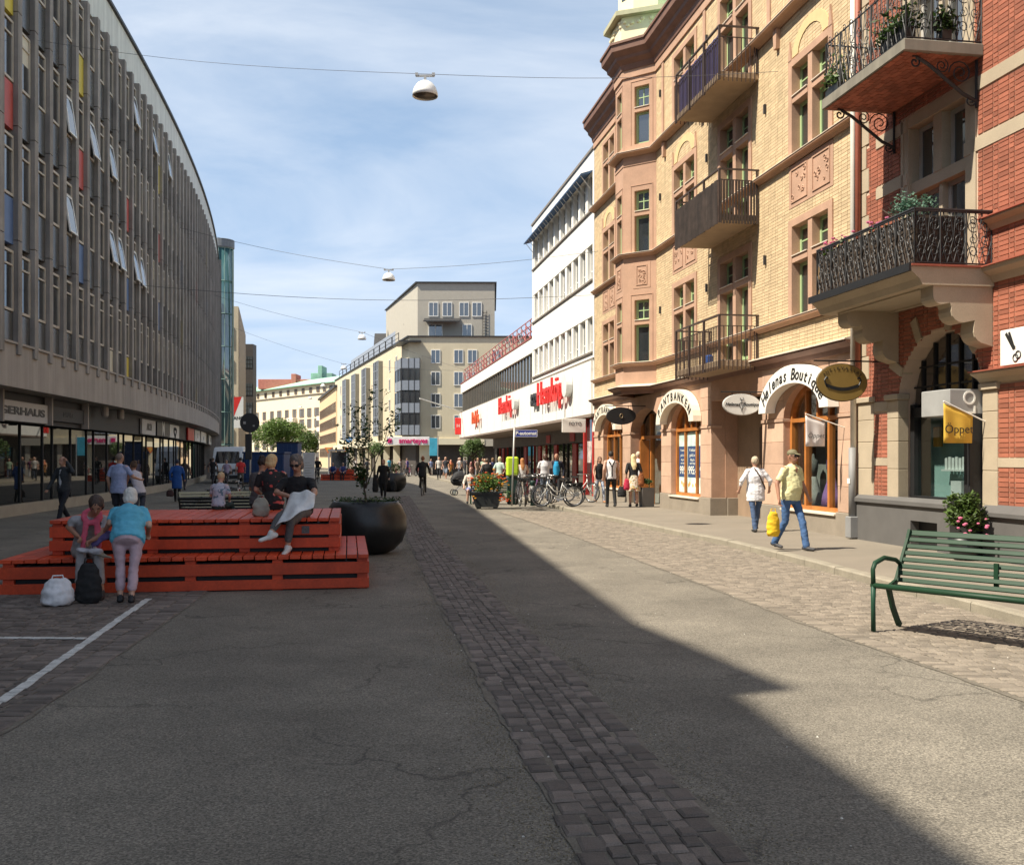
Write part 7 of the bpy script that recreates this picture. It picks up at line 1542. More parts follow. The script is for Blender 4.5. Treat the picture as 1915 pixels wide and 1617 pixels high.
    if voxel < .014:
        dk = cmat((.03, .02, .02), 'hair'); lip = cmat((.36, .13, .10), 'skin')
        for s_ in (-1, 1): b.seg(Hd + hr * s_ * .03 * k + fd * .079 * k + hu * .012 * k, .010, Hd + hr * s_ * .036 * k + fd * .078 * k + hu * .012 * k, .010, dk, n=6)
        b.seg(Hd + fd * .083 * k - hu * .06 * k - hr * .02 * k, .008, Hd + fd * .083 * k - hu * .06 * k + hr * .02 * k, .008, lip, n=6)
    near = voxel < .014; hb_ = Body() if near else b; st = w['style']
    def cap(x=.083, y=.098, z=.1, back=.018, upo=.026): hb_.ell(Hd - fd * back * k + hu * upo * k, hr * x * k, fd * y * k, hu * z * k, hm)
    if st == 'short': cap()
    elif st == 'thin': cap(.079, .085, .085, .03, .022)
    elif st == 'bob': cap(.09, .1, .105, .02, .024); hb_.ell(Hd - fd * .03 * k - hu * .04 * k, hr * .092 * k, fd * .075 * k, hu * .085 * k, hm)
    elif st == 'long': cap(.088, .1, .105, .02, .024); hb_.loft([(Hd - fd * .05 * k, hr * .085 * k, fd * .06 * k), (Hd - fd * .085 * k - hu * .15 * k, hr * .095 * k, fd * .04 * k), (N - fC * .1 * k - V3((0, 0, .12 * k)), hr * .085 * k, fd * .035 * k), (N - fC * .12 * k - V3((0, 0, .25 * k)), hr * .05 * k, fd * .02 * k)], hm)
    elif st == 'bun': cap(.085, .1, .1); hb_.ell(Hd - fd * .07 * k + hu * .1 * k, hr * .05 * k, fd * .05 * k, hu * .045 * k, hm)
    elif st == 'hijab': cap(.095, .105, .12, .015, .01); hb_.loft([(Hd - hu * .02 * k - fd * .02, hr * .09 * k, fd * .09 * k), (N, sc * .13 * k, fC * .11 * k), (N - V3((0, 0, .2 * k)), sc * .2 * k, fC * .15 * k)], hm)
    elif st == 'cap': cap(.086, .098, .07, .008, .055); hb_.seg(Hd + fd * .07 * k + hu * .05 * k, .05 * k, Hd + fd * .135 * k + hu * .035 * k, .045 * k, hm, flat=.22, side=hr)
    zb = min(J['aL'].z, J['aR'].z) - .09 * k; org = V3((P.x, P.y, J.get('base', zb))); t = thing('person', label, 'person', org, 0, group)
    for f in w.get('extra', []): f(b, sk, top, bot, dict(P=P, C=C, N=N, Hd=Hd, sp=sp, sc=sc, fP=fP, fC=fC, up=up, fd=fd, hr=hr, hu=hu, k=k))
    b.finish('body', t, org, voxel, .008 if near else 0, 3 if near else 2)
    if near and st != 'bald' and hb_.v:
        h_ = hb_.finish('hair' if st not in ('cap', 'hijab') else 'headwear', t, org, .009, 0, 2)
        if st not in ('cap', 'hijab'):
            nv = len(h_.data.vertices); co_ = np.empty(nv * 3); no_ = np.empty(nv * 3); h_.data.vertices.foreach_get('co', co_); h_.data.vertices.foreach_get('normal', no_); co_ = co_.reshape(-1, 3); no_ = no_.reshape(-1, 3)
            d_ = np.array([.008 * mnoise.noise((c[0] * 45, c[1] * 45, c[2] * 18)) + .005 * mnoise.noise((c[0] * 110, c[1] * 110, c[2] * 40)) for c in co_.tolist()]); h_.data.vertices.foreach_set('co', (co_ + no_ * d_[:, None]).ravel()); h_.data.update()
    if w['glasses']:
        q = MB(); F_ = [Hd + fd * .086 * k + hu * .012 * k + hr * s_ * .033 * k - org for s_ in (-1, 1)]
        for c in F_:
            m_ = Matrix((hr, hu, fd)).transposed().to_4x4(); m_.translation = c; q.lathe([(.0, -.004), (.03, -.004), (.031, .0), (.028, .006), (0, .008)], 10).xf(Matrix.Identity(4)); n_ = 5 * 10; q.v[-n_:] = [tuple(m_ @ V3((p[0], p[1] * .75, p[2]))) for p in q.v[-n_:]]
        q.tube([F_[0] + hr * .02 + fd * .004, F_[1] - hr * .02 + fd * .004], .004, 4); [q.tube([F_[i] + hr * (.03 * s_), Hd - org + hr * s_ * .08 * k + hu * .015 * k], .004, 4) for i, s_ in ((0, -1), (1, 1))]; q.build('sunglasses', m_blk, t)
    return t
def walker(label, px, Y, heading, wear, h=1.72, z=0.0, stride=.28, voxel=.03, arms=None, lean=.03, group=None, swing=1, X=None):
    """upright walking person; heading in degrees: 0 walks away, 180 walks to the camera, 90 walks left"""
    k = h / 1.72; a = rad(heading); f = V3((-math.sin(a), math.cos(a), 0)); s_ = V3((math.cos(a), math.sin(a), 0)); o = V3(((px - CX) * Y / F if X is None else X, Y, z)); U = V3((0, 0, 1))
    L_ = lambda x, y, zz: o + s_ * x * k + f * y * k + U * zz * k
    st = stride * swing; dz = .5 * st * st
    J = dict(side=s_, face=f, P=L_(0, 0, .93 - dz * .6), C=L_(0, lean * .6, 1.27 - dz * .6), N=L_(0, lean, 1.47 - dz * .6), Hd=L_(0, lean + .02, 1.605 - dz * .6),
             kL=L_(-.095, st * .55 + .03, .5), aL=L_(-.09, st, .09 + .0), kR=L_(.095, -st * .3 + .05, .49), aR=L_(.09, -st, .1 + abs(st) * .12),
             eL=L_(-.25, -st * .4 - .03, 1.15), wL=L_(-.25, -st * .5 + .06, .9), eR=L_(.25, st * .4 - .03, 1.15), wR=L_(.25, st * .6 + .08, .91), base=z)
    J['tR'] = (f - U * .35 * min(1, abs(st) * 2)) if st > 0 else f; J['tL'] = f
    if arms:
        for kk, v in arms.items(): J[kk] = L_(*v)
    return person(label, J, wear, voxel, k, group)
def bag(label, c, size, col, rz=0, cat='bag', handle=True, squash=.25, name='bag'):
    t = thing(name, label, cat, (c.x, c.y, c.z - size[2] / 2), rz); bb = Body(); x, y, z = size; X, Y_, Z = V3((1, 0, 0)), V3((0, 1, 0)), V3((0, 0, 1))
    bb.loft([(Z * .0, X * x * .38, Y_ * y * .4), (Z * z * .12, X * x * .5, Y_ * y * .5), (Z * z * .55, X * x * .48, Y_ * y * .46), (Z * z * .85, X * x * .38, Y_ * y * .3), (Z * z, X * x * .25, Y_ * y * squash)], cmat(col), 14)
    o = bb.finish('sack', t, V3((0, 0, 0)), .016, .012, 2)
    if handle: MB().tube([(-x * .2, 0, z * .9), (-x * .14, 0, z * 1.12), (x * .14, 0, z * 1.12), (x * .2, 0, z * .9)], .009, 5).build('handle', cmat(col), t)
    return t
# ---- on and around the near stage
def A(px, py, Y): return at(px, py, Y)
camr = V3((1, 0, 0)); UPV = V3((0, 0, 1))
tox = V3((.9867, .1628, 0)); toy = V3((-.1628, .9867, 0))
# woman in the black polo, legs crossed
J = dict(side=-tox, face=V3((-.1, -.85, -.5)), P=A(560, 958, 13.55), C=A(557, 917, 13.5), N=A(556, 889, 13.42), Hd=A(554, 866, 13.32),
         kR=A(524, 966, 13.0), aR=A(507, 996, 12.86), kL=A(543, 977, 13.02), aL=A(538, 1018, 13.05), eR=A(517, 921, 13.3), wR=A(540, 927, 13.12), eL=A(589, 921, 13.25), wL=A(581, 932, 13.05),
         tR=V3((-.85, -.45, -.25)), tL=V3((-.15, -.9, -.25)), base=.446, palmR=V3((.3, .3, -1)), palmL=V3((-.6, .2, -.6)))
J['P'].z = .893 + .115; J['aL'].z = .446 + .09
def sneakers(b, sk, top, bot, d): pass
person('woman in a black polo and sunglasses with legs crossed on the orange stage', J, dict(top=(.010, .010, .012), bottom=(.10, .10, .10), shoe=(.62, .62, .6), hair=(.13, .105, .09), style='bob', sleeve=.5, leg=.86, glasses=True, girth=1.12, skin='m', hem=.02), .0105)
# white cloth on her lap
t = thing('white_cloth', 'white cloth spread over the lap of the woman in the black polo', 'cloth', A(555, 945, 13.1)); bb = Body(); c0 = A(555, 945, 13.1); cw = cmat((.72, .71, .70))
g_ = MB(); n_ = 16; cn = [A(541, 926, 13.1), A(590, 921, 13.0), A(586, 946, 12.9), A(514, 984, 12.82)]
for i in range(n_ + 1):
    for j in range(n_ + 1): u_, v_ = i / n_, j / n_; p = cn[0].lerp(cn[1], u_).lerp(cn[3].lerp(cn[2], u_), v_); p = p + V3((0, -.05 * math.sin(3.1 * u_) - .018 * math.sin(9 * u_ + 5 * v_), .045 * math.sin(math.pi * u_) * (1 - v_) + .016 * math.sin(11 * u_ - 6 * v_) - .05 * math.sin(math.pi * v_))); g_.v.append(tuple(p - c0))
for i in range(n_):
    for j in range(n_): q_ = i * (n_ + 1) + j; g_.f.append((q_, q_ + 1, q_ + n_ + 2, q_ + n_ + 1)); g_.m.append(0)
cl_ = g_.build('cloth', cw, t, True); md = cl_.modifiers.new('thick', 'SOLIDIFY'); md.thickness = .006
c = A(488, 960, 13.6); bag('pale patterned shoulder bag beside the woman in the black polo', V3((c.x, c.y, .893 + .13)), (.24, .16, .26), (.34, .32, .26), .3)
# elderly woman in turquoise, stooping, back to the camera
Yt = 11.55; f = V3((-.25, .97, 0)); s_ = V3((.97, .25, 0))
J = dict(side=s_, face=V3((-.3, .9, -.45)), P=A(239, 1003, 11.65), C=A(241, 968, 11.86), N=A(242, 946, 12.0), Hd=A(244, 929, 12.1), kL=A(225, 1060, 11.62), aL=A(225, 1116, 11.55), kR=A(250, 1061, 11.6), aR=A(246, 1119, 11.5), eL=A(205, 978, 11.8), wL=A(196, 992, 12.05), eR=A(279, 982, 11.85), wR=A(277, 997, 12.1), base=0)
J['aL'].z = .09; J['aR'].z = .09
person('elderly woman in a turquoise top and pink trousers, back turned, by the stage', J, dict(top=(.10, .40, .55), bottom=(.50, .36, .40), shoe=(.02, .02, .022), hair=(.62, .60, .55), style='bob', sleeve=.52, leg=.84, girth=1.32, flare=1.25, hem=.03), .0105, k=.92)
# seated woman with the pink scarf, leaning forward
def scarf(b, sk, top, bot, d):
    sm = cmat((.62, .10, .16)); N_, fC, sc, k = d['N'], d['fC'], d['sc'], d['k']; pts = [N_ + sc * math.cos(a) * .095 * k + fC * (math.sin(a) * .085 + .02) * k - UPV * (.01 + .03 * math.sin(a)) * k for a in np.linspace(0, 6.283, 11)]
    for p, q in zip(pts, pts[1:]): b.seg(p, .036 * k, q, .036 * k, sm)
    for x in (-.07, .06): b.seg(N_ + sc * x * k + fC * .1 * k - UPV * .05, .04 * k, N_ + sc * x * 1.4 * k + fC * .15 * k - UPV * .3, .035 * k, sm, flat=.6)
J = dict(side=V3((-.96, -.25, 0)), face=V3((.25, -.75, -.7)), P=A(158, 1020, 12.45), C=A(165, 985, 12.28), N=A(172, 962, 12.12), Hd=A(180, 944, 11.98), kR=A(152, 1040, 11.98), aR=A(146, 1108, 11.9), kL=A(184, 1040, 11.98), aL=A(190, 1106, 11.85), eR=A(128, 985, 12.15), wR=A(146, 1003, 11.95), eL=A(192, 1000, 12.05), wL=A(172, 1010, 11.9), base=0)
J['P'].z = .446 + .11; J['aL'].z = .09; J['aR'].z = .09
person('seated woman with a pink scarf leaning forward at the left end of the stage', J, dict(top=(.34, .33, .34), bottom=(.33, .31, .31), shoe=(.05, .04, .04), hair=(.055, .035, .028), style='bob', sleeve=.42, leg=.86, skin='t', extra=[scarf]), .0105, k=.98)
t = thing('jacket', 'violet and white clothing bundle on the lap of the scarfed woman', 'clothing', A(180, 1020, 11.95)); bb = Body(); c0 = A(180, 1020, 11.95)
for a_, b_, r0, r1, cl in ((A(150, 1028, 11.9), A(185, 1030, 11.88), .05, .05, (.55, .52, .55)), (A(175, 1018, 11.95), A(203, 998, 12.0), .04, .05, (.12, .09, .24)), (A(185, 1035, 11.9), A(205, 1042, 11.9), .04, .03, (.3, .26, .2))): bb.seg(a_, r0, b_, r1, cmat(cl), flat=.6)
bb.finish('cloth', t, c0, .012, .015, 2)
x, y = ground(166, 1130); bag('black backpack standing between the feet of the scarfed woman', V3((x, y, .25)), (.3, .22, .46), (.012, .012, .013), .1, handle=True)
x, y = ground(108, 1134); bag('white plastic carrier bag on the setts before the stage', V3((x, y, .17)), (.36, .28, .3), (.66, .66, .68), .4, squash=.3)
# blond child, dark-haired woman and woman in the flowered dress, all facing away
def sit_away(label, px, pyhead, Y, wear, k, zseat=.893, voxel=.0125, turn=.0, headturn=0):
    o = V3(((px - CX) * Y / F, Y, zseat)); a = turn; f = V3((-math.sin(a), math.cos(a), 0)); s_ = V3((math.cos(a), math.sin(a), 0)); L_ = lambda x, y, z: o + s_ * x * k + f * y * k + UPV * z * k
    fh = V3((-math.sin(a + headturn), math.cos(a + headturn), -.35))
    J = dict(side=s_, face=fh, P=L_(0, 0, .115), C=L_(0, .05, .44), N=L_(0, .1, .63), Hd=L_(0, .14, .76), kL=L_(-.12, .42, .1), aL=L_(-.12, .5, -.3), kR=L_(.12, .42, .1), aR=L_(.12, .5, -.3), eL=L_(-.25, .1, .32), wL=L_(-.12, .3, .2), eR=L_(.25, .1, .32), wR=L_(.12, .3, .2), base=zseat)
    return person(label, J, wear, voxel, k)
sit_away('small blond child in a pale patterned shirt sitting on the stage, seen from behind', 408, 893, 15.5, dict(topmat=pattern('child', (.42, .44, .52), [((.12, .2, .26), 1), ((.5, .5, .55), 1.4)], 14, .56), bottom=(.03, .05, .045), hair=(.50, .36, .20), style='short', sleeve=.5, leg=1, girth=1.05), .66, turn=-.25)
sit_away('dark-haired woman with a bun sitting beside the flowered dress', 482, 870, 16.0, dict(top=(.10, .09, .09), bottom=(.02, .02, .02), hair=(.03, .018, .014), style='bun', sleeve=.5, skin='t'), .93, turn=-.5)
def roses(b, sk, top, bot, d):
    rm = cmat((.52, .07, .06)); r = random.Random(2)
    for x, z in ((-.08, .28), (.09, .24), (-.1, .05), (.1, .0), (.02, .14), (.15, .12)): c = d['P'] + d['up'] * (z + .1) * d['k'] * 1.2 + d['sp'] * x * d['k'] * 1.15 - d['fC'] * .112 * d['k']; b.ell(c, d['sp'] * .05, d['up'] * .036, d['fC'] * .022, rm, 8)
sit_away('blond woman in a black dress with red flowers, sitting with her back turned', 510, 872, 15.4, dict(top=(.010, .010, .012), bottom=(.010, .010, .012), hair=(.56, .40, .20), style='bob', sleeve=.5, girth=1.1, topmat=pattern('roses', (.010, .010, .012), [((.5, .07, .06), 1), ((.55, .16, .14), 1.3)], 7.5, .63)), .98, turn=.35, headturn=-.5)
# ---- left pavement
walker('bald man in a dark open jacket holding a phone to his ear', 120, 24.6, 160, dict(top=(.03, .035, .04), bottom=(.015, .017, .025), style='bald', sleeve=1, skin='m', girth=1.15, extra=[lambda b, sk, top, bot, d: b.loft([(d['P'], d['sp'] * .075, d['fP'] * .135), (d['C'], d['sp'] * .08, d['fP'] * .145), (d['C'].lerp(d['N'], .7), d['sp'] * .05, d['fP'] * .1)], cmat((.5, .52, .55)))]), 1.76, voxel=.0125, arms=dict(eL=(-.36, .1, 1.33), wL=(-.17, .08, 1.56)))
walker('broad man in a light blue shirt and dark shorts, back to the camera', 222, 23.4, -15, dict(top=(.30, .36, .56), bottom=(.02, .022, .03), leg=.42, style='thin', hair=(.2, .15, .12), sleeve=.5, girth=1.2, skin='m', hem=.05), 1.82, stride=.05, voxel=.0125, arms=dict(eR=(.3, .1, 1.18), wR=(.3, .34, 1.12)))
walker('woman in a white vest top bending beside the man in light blue', 262, 24.0, 60, dict(top=(.55, .53, .58), bottom=(.06, .07, .1), style='bun', hair=(.09, .05, .03), sleeve=0, skin='t'), 1.62, stride=.08, voxel=.0125, lean=.24, arms=dict(eL=(-.2, .3, 1.12), wL=(-.12, .48, 1.0), eR=(.2, .3, 1.12), wR=(.12, .5, 1.0)))
walker('person in a long blue coat walking away on the left pavement', 331, 38, 10, dict(top=(.012, .075, .30), bottom=(.012, .012, .014), style='short', hair=(.02, .03, .06), sleeve=1, hem=.32, girth=1.15), 1.66, stride=.2, voxel=.02)
p = A(318, 922, 37.8); bag('dark bag carried by the person in the blue coat', p, (.3, .14, .26), (.06, .03, .03))
walker('white-haired person in dark clothes with white bags near the far shops', 377, 80, 180, dict(top=(.02, .02, .022), hair=(.6, .6, .6), sleeve=1), 1.68, voxel=.03)
walker('person in a lilac top near the white van', 424, 58, 180, dict(top=(.36, .30, .44), bottom=(.05, .05, .06), sleeve=.5), 1.6, voxel=.03)
walker('man in a red shirt in front of the white van', 450, 55, 20, dict(top=(.50, .03, .03), bottom=(.1, .09, .08), hair=(.02, .015, .012), sleeve=.5, girth=1.1), 1.75, voxel=.025)
walker('dark clothed person walking by the left shop windows', 398, 62, 0, dict(top=(.015, .015, .018), sleeve=1), 1.74, voxel=.03)
walker('person in black beside the white sign boards on the left', 345, 52, 0, dict(top=(.03, .025, .03), sleeve=1, style='long', hair=(.03, .02, .015)), 1.68, voxel=.03)
# ---- middle of the street
walker('woman in black walking towards the camera with a coat over her arm', 717, 42.2, 180, dict(top=(.008, .008, .009), bottom=(.008, .008, .009), hair=(.2, .09, .04), style='bob', sleeve=1, hem=.25, girth=1.1), 1.64, stride=.12, voxel=.018)
p = A(702, 905, 42); bag('black coat and bag hanging at the left side of the woman in black', V3((p.x, p.y, .62)), (.26, .2, .75), (.012, .012, .013), handle=False); p = A(736, 905, 42); bag('black shopping bag in the other hand of the woman in black', V3((p.x, p.y, .5)), (.26, .2, .45), (.014, .013, .013))
def cyclist(label, px, Y, wear, away=True, h=1.74, bl='bicycle'):
    X_ = (px - CX) * Y / F; rz = math.pi / 2 if away else -math.pi / 2; f = V3((0, 1 if away else -1, 0)); s_ = V3((1 if away else -1, 0, 0)); o = V3((X_, Y, 0)); k = h / 1.72; L_ = lambda x, y, z: o + s_ * x * k + f * y * k + UPV * z * k
    bike(bl, (X_, Y - f.y * .3, 0), rz, (.03, .03, .035), lean=0, group='ridden bicycles')
    J = dict(side=s_, face=f, P=L_(0, 0, .98), C=L_(0, .1, 1.3), N=L_(0, .18, 1.5), Hd=L_(0, .22, 1.635), kL=L_(-.1, .32, .72), aL=L_(-.12, .12, .44), kR=L_(.1, .24, .56), aR=L_(.12, .12, .22), eL=L_(-.28, .22, 1.18), wL=L_(-.27, .42, 1.02), eR=L_(.28, .22, 1.18), wR=L_(.27, .42, 1.02), base=0)
    return person(label, J, wear, .018, k)
cyclist('cyclist in black riding away up the middle of the street', 790, 44.5, dict(top=(.008, .008, .009), bottom=(.025, .022, .02), hair=(.22, .09, .04), style='bun', sleeve=1, hem=.1, girth=1.1), bl='black bicycle ridden away by the cyclist in the sunlight')
cyclist('cyclist in dark clothes riding in the shade by the far stage', 594, 66, dict(top=(.012, .012, .014), bottom=(.02, .02, .024), sleeve=1), False, bl='dark bicycle ridden in the shade near the far orange stage')
for px, col, lab in ((622, (.02, .05, .2), 'person in blue seated at the left on the far orange stage'), (641, (.05, .07, .22), 'person in blue and grey seated beside another on the far orange stage')):
    o = SP_(0, 0); Y = 74.6; o = V3(((px - CX) * Y / F, Y, 0)); L_ = lambda x, y, z: o + V3((-x, -y, z)); J = dict(side=V3((-1, 0, 0)), face=V3((.2, -1, 0)), P=L_(0, -.3, .56), C=L_(0, -.22, .88), N=L_(0, -.15, 1.08), Hd=L_(0, -.1, 1.22), kL=L_(-.1, .15, .52), aL=L_(-.1, .22, .09), kR=L_(.1, .15, .52), aR=L_(.1, .22, .09), eL=L_(-.26, 0, .75), wL=L_(-.12, .15, .65), eR=L_(.26, 0, .75), wR=L_(.12, .15, .65), base=0); person(lab, J, dict(top=col, bottom=(.015, .015, .02), sleeve=1, girth=1.2), .03)
# ---- crowd in the sun
CR = [(821, 76, 180, 1.78, dict(top=(.55, .53, .50), bottom=(.02, .022, .03), sleeve=.5, style='thin', hair=(.3, .2, .15)), 'man in a pale printed T-shirt leading the distant crowd'),
 (829, 80, 180, 1.76, dict(top=(.25, .1, .08), bottom=(.2, .2, .22), sleeve=.5, leg=.42), 'man in dull red behind the pale T-shirt in the crowd'),
 (836, 79, 185, 1.86, dict(top=(.02, .022, .03), bottom=(.18, .22, .28), sleeve=.5, leg=.42, style='thin'), 'tall man in a dark shirt and blue shorts in the crowd'),
 (842, 76, 180, 1.66, dict(top=(.45, .2, .05), bottom=(.03, .035, .02), sleeve=1, style='hijab', hair=(.62, .20, .10), hem=.25), 'woman in a coral headscarf and ochre top in the crowd'),
 (855, 84, 170, 1.68, dict(top=(.4, .42, .44), bottom=(.06, .08, .12), sleeve=.5, hair=(.4, .38, .36)), 'grey-haired person in a grey top, right of the coral headscarf'),
 (863, 82, 200, 1.74, dict(top=(.62, .62, .62), bottom=(.05, .05, .06), sleeve=.5), 'person in a white T-shirt in the middle of the crowd'),
 (893, 68, 180, 1.7, dict(top=(.33, .26, .20), bottom=(.2, .18, .16), sleeve=.5, style='bob', hair=(.25, .14, .07)), 'woman in a beige top behind the flower tub'),
 (904, 70, 175, 1.72, dict(top=(.5, .42, .36), bottom=(.3, .25, .2), sleeve=.5, style='long', hair=(.42, .28, .14)), 'woman with long fair hair behind the flower tub'),
 (913, 46, 0, 1.78, dict(top=(.012, .012, .014), bottom=(.03, .03, .04), sleeve=1, girth=1.2), 'broad man in black standing with his back turned behind the tub'),
 (933, 47, 20, 1.72, dict(top=(.42, .52, .46), bottom=(.05, .06, .06), sleeve=.6, style='bob', hair=(.6, .5, .3)), 'blond person in a white and green striped top by the lime hood'),
 (973, 41, 10, 1.7, dict(top=(.62, .60, .58), bottom=(.02, .02, .02), sleeve=0, style='long', hair=(.42, .18, .06)), 'woman with long ginger hair beside the lime hood'),
 (731, 91, 0, 1.72, dict(top=(.06, .36, .50), bottom=(.1, .1, .12), sleeve=.5), 'person in a turquoise top below the optician colonnade'),
 (762, 92, 90, 1.74, dict(top=(.06, .05, .20), bottom=(.03, .03, .04), sleeve=1), 'person in dark violet by the bicycles under the pink sign'),
 (745, 95, 180, 1.7, dict(top=(.45, .4, .38), bottom=(.1, .1, .12), sleeve=.5), 'person in pale grey by the optician column'),
 (871, 86, 0, 1.72, dict(top=(.03, .03, .04), sleeve=1), 'person in dark clothes at the back of the crowd'),
 (884, 80, 180, 1.7, dict(top=(.3, .08, .1), bottom=(.05, .05, .07), sleeve=.5), 'person in wine red at the back of the crowd'),
 (946, 66, 190, 1.74, dict(top=(.55, .5, .42), bottom=(.08, .08, .1), sleeve=.5), 'person in a cream shirt under the supermarket canopy'),
 (690, 88, 180, 1.7, dict(top=(.2, .2, .22), bottom=(.04, .04, .05), sleeve=.5), 'person in mid grey near the street end'),
 (806, 88, 180, 1.7, dict(top=(.2, .24, .4), bottom=(.4, .35, .3), sleeve=.5, style='long'), 'person in blue at the left of the crowd'),
 (660, 90, 0, 1.72, dict(top=(.5, .47, .45), bottom=(.06, .06, .08), sleeve=.5), 'person in white near the blue round sign')]
TONE = [('tan', (.4, .3, .2)), ('navy', (.02, .03, .09)), ('pale green', (.3, .42, .3)), ('black', (.015, .015, .017)), ('rust', (.36, .12, .05)), ('sky blue', (.2, .34, .5)), ('cream', (.58, .53, .44)), ('plum', (.16, .04, .12))]
WHERE = [('left of the distant crowd', 812, 98), ('before the supermarket entrance', 921, 58), ('beyond the flower tub', 899, 84), ('by the small supermarket tree', 878, 96), ('near the ticket machine', 951, 56), ('below the turquoise banner', 798, 104), ('in the far middle of the street', 777, 108), ('under the end of the supermarket canopy', 887, 90)]
for i_, ((tn, tc_), (wn, wp, wy)) in enumerate(zip(TONE, WHERE)): CR.append((wp, wy, (170, 0, 190, 20)[i_ % 4], 1.66 + .03 * (i_ % 4), dict(top=tc_, bottom=((.03, .03, .04), (.2, .2, .24), (.06, .08, .14))[i_ % 3], sleeve=(.5, 1)[i_ % 2], style=('short', 'bob', 'long')[i_ % 3], hair=((.05, .03, .02), (.4, .28, .14), (.2, .12, .06))[(i_ + 1) % 3]), f'small figure in {tn} {wn}'))
for i, (px, Y, hd_, h, wr, lab) in enumerate(CR): walker(lab, px + (0, 3, -2, 1, 4, -3)[i % 6], Y + (0, 5, -4, 8, -2)[i % 5] * (1 if Y > 60 else 0), hd_ + (0, 35, -25, 15, -50)[i % 5], wr, h + (.0, -.06, .04, .02, -.1)[(i * 3) % 5], voxel=.03 if Y > 55 else .02, stride=.12 + .04 * (i % 4), group='distant crowd in the street')
walker('dark-skinned man in a white T-shirt standing behind the bicycles', 1019, 36.4, 185, dict(top=(.66, .65, .66), bottom=(.14, .18, .25), skin='d', hair=(.012, .01, .01), style='thin', sleeve=.5, girth=1.08), 1.74, z=.12, stride=.04, voxel=.018)
walker('man with a bright blue garment over a dark jacket behind the bicycles', 1041, 37, 170, dict(top=(.012, .015, .03), bottom=(.02, .02, .025), skin='t', hair=(.015, .012, .01), style='thin', sleeve=1, extra=[lambda b, sk, top, bot, d: b.loft([(d['P'], d['sp'] * .13, d['fP'] * .15), (d['C'], d['sp'] * .14, d['fP'] * .155), (d['C'].lerp(d['N'], .75), d['sp'] * .1, d['fP'] * .11)], cmat((.02, .30, .55)))]), 1.75, z=.12, stride=.04, voxel=.018)
# seated woman with the shawl
o = V3(((881 - CX) * 36.6 / F, 36.6, 0)); L_ = lambda x, y, z: o + V3((-x, -y, z)); J = dict(side=V3((-1, 0, 0)), face=V3((-.5, -1, -.2)), P=L_(0, -.1, .56), C=L_(0, -.1, .88), N=L_(0, -.06, 1.1), Hd=L_(0, -.02, 1.24), kL=L_(-.1, .32, .5), aL=L_(-.1, .38, .1), kR=L_(.1, .32, .5), aR=L_(.12, .3, .1), eL=L_(-.27, .02, .78), wL=L_(-.3, .2, .6), eR=L_(.27, .02, .78), wR=L_(.25, .25, .62), base=0)
person('woman in a cream shawl and blue dress seated on the green bench', J, dict(top=(.58, .52, .44), bottom=(.20, .22, .42), sleeve=.75, leg=.4, hair=(.16, .06, .05), style='bob', girth=1.2, skin='l'), .018)
# ---- right pavement
def straps(b, sk, top, bot, d):
    m_ = cmat((.012, .012, .014)); B = lambda x, z: d['P'] + d['up'] * z + d['sp'] * x - d['fC'] * .128
    b.seg(B(.0, .02), .018, B(.0, .32), .018, m_, n=6); b.seg(B(0, .32), .016, B(-.1, .52) + d['fC'] * .03, .016, m_, n=6); b.seg(B(0, .32), .016, B(.1, .52) + d['fC'] * .03, .016, m_, n=6)
walker('man in a white vest with black braces walking away past the pawn shop', 1143, 31.7, 8, dict(top=(.70, .68, .68), bottom=(.012, .012, .014), hair=(.02, .014, .012), style='short', sleeve=0, extra=[straps]), 1.80, z=.12, stride=.14, voxel=.015)
walker('woman with sunglasses and patterned trousers coming along the pavement', 1121, 35, 195, dict(top=(.015, .014, .015), botmat=pattern('trousers', (.40, .46, .56), [((.16, .22, .36), 1), ((.55, .5, .5), 1.4)], 20, .55), shoe=(.4, .2, .1), hair=(.10, .05, .035), style='long', sleeve=0, skin='m'), 1.64, z=.12, stride=.24, voxel=.016)
walker('blond woman in a flowered skirt and black top carrying bags', 1185, 31.8, 5, dict(top=(.014, .013, .014), bottom=(.56, .48, .40), botmat=pattern('skirt', (.62, .56, .46), [((.45, .14, .1), 1), ((.2, .22, .1), 1.2), ((.5, .36, .12), 1.5)], 13, .57), hair=(.70, .58, .32), style='long', sleeve=.7, leg=0, skirt=.42), 1.70, z=.12, stride=.1, voxel=.014)
walker('grey-haired person in a white T-shirt walking in front of the blond woman', 1194, 34.0, 0, dict(top=(.72, .70, .70), bottom=(.06, .06, .07), hair=(.58, .48, .36), sleeve=.5), 1.80, z=.12, stride=.12, voxel=.018)
p = A(1163, 920, 31.6); bag('round black bag swinging from the hand of the man with braces', V3((p.x, p.y, .62)), (.3, .2, .34), (.012, .014, .014)); p = A(1172, 908, 31.5); bag('red shopping bag of the blond woman', V3((p.x, p.y, .85)), (.2, .14, .36), (.45, .02, .06)); p = A(1199, 898, 31.7); bag('brown leather shoulder bag of the blond woman', V3((p.x, p.y, 1.0)), (.2, .14, .42), (.24, .08, .025))
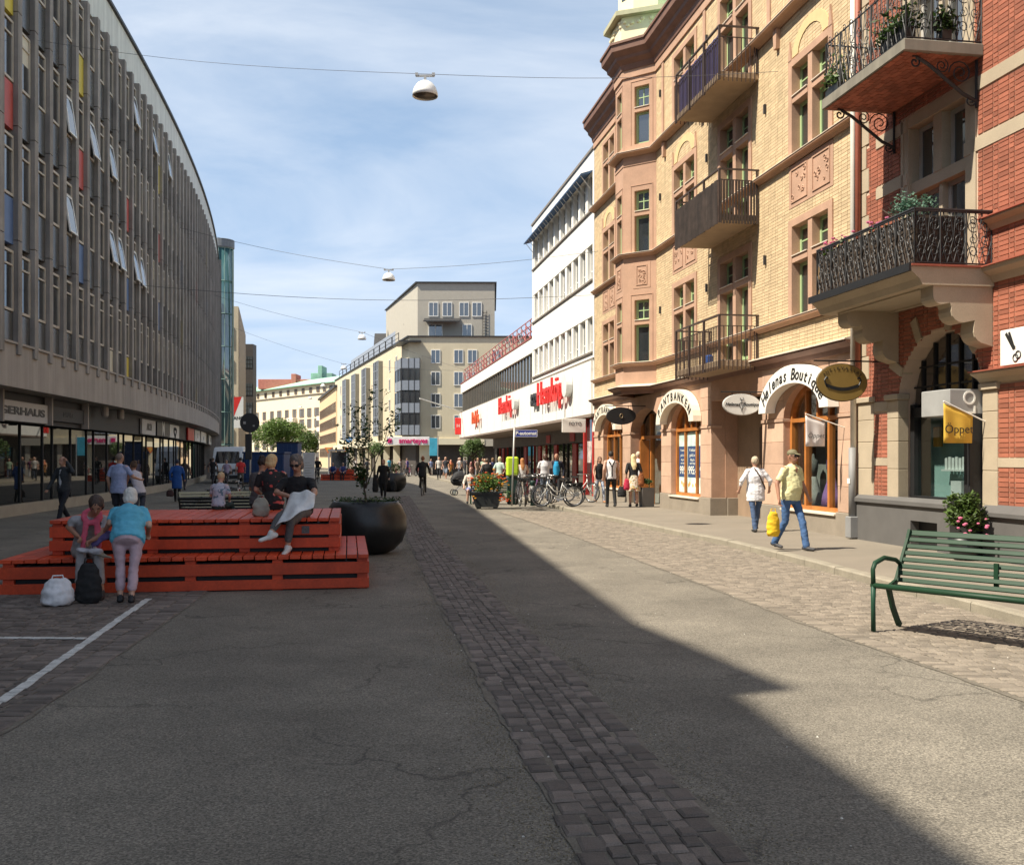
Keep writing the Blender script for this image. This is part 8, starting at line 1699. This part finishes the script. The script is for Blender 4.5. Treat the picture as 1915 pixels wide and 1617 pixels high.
# woman in the loose white shirt, walking away
def strap(b, sk, top, bot, d):
    m_ = cmat((.07, .045, .03)); B = lambda x, z, o=.135: d['P'] + d['up'] * z + d['sp'] * x - d['fC'] * o; pts = [B(-.06, .5, .09), B(.0, .4, .135), B(.07, .27, .14), B(.14, .14, .125), B(.19, .05, .07)]
    for p_, q_ in zip(pts, pts[1:]): b.seg(p_, .016, q_, .016, m_, n=6)
walker('grey-blond woman in a loose white shirt and jeans walking away with a shoulder bag', 1413, 21.2, 8, dict(top=(.76, .75, .77), bottom=(.06, .10, .19), shoe=(.03, .03, .03), hair=(.48, .40, .28), style='short', sleeve=.78, girth=1.3, hem=.16, skin='m', extra=[strap]), 1.62, z=.12, stride=.2, swing=-1, voxel=.0105, arms=dict(eL=(-.34, -.04, 1.16), wL=(-.36, .06, .95), eR=(.34, -.02, 1.16), wR=(.36, .08, .96)))
# man in the yellow shirt, walking towards the camera and to the right
X_ = (1475 - CX) * 16.5 / F
def collar(b, sk, top, bot, d):
    N_, fC, sc, k = d['N'], d['fC'], d['sc'], d['k']
    for s_ in (-1, 1): b.seg(N_ + sc * s_ * .06 * k + fC * .04 * k, .022, N_ + sc * s_ * .045 * k + fC * .105 * k - UPV * .07 * k, .018, top, flat=.6)
    b.seg(N_ + fC * .09 * k - UPV * .06 * k, .03, N_ + fC * .105 * k - UPV * .12 * k, .018, sk); b.seg(d['P'] + d['up'] * .07 * k - sc * .14 + fC * .02, .022, d['P'] + d['up'] * .07 * k + sc * .14 + fC * .02, .022, cmat((.02, .015, .012)))
    b.seg(d['C'] + sc * .07 + fC * .115 + d['up'] * .02, .01, d['C'] + sc * .07 + fC * .118 - d['up'] * .06, .03, top, flat=.4)
walker('older man in a pale yellow shirt, jeans and cap striding along the pavement', 1478, 17.0, 214, dict(top=(.70, .66, .36), bottom=(.055, .12, .26), shoe=(.05, .05, .055), hair=(.17, .15, .08), style='cap', sleeve=.5, girth=1.22, belly=.05, skin='t', glasses=True, flare=1.15, extra=[collar]), 1.74, z=.12, stride=.26, voxel=.0105, arms=dict(eR=(.31, -.02, 1.13), wR=(.35, .06, .86), eL=(-.3, .0, 1.14), wL=(-.31, .12, .9)))
p = A(1446, 980, 16.75); bag('bright yellow plastic shopping bag in the hand of the man with the cap', V3((p.x, p.y, .58)), (.24, .16, .42), (.80, .50, .02), .2)

bpy.data.scenes.remove(TS)
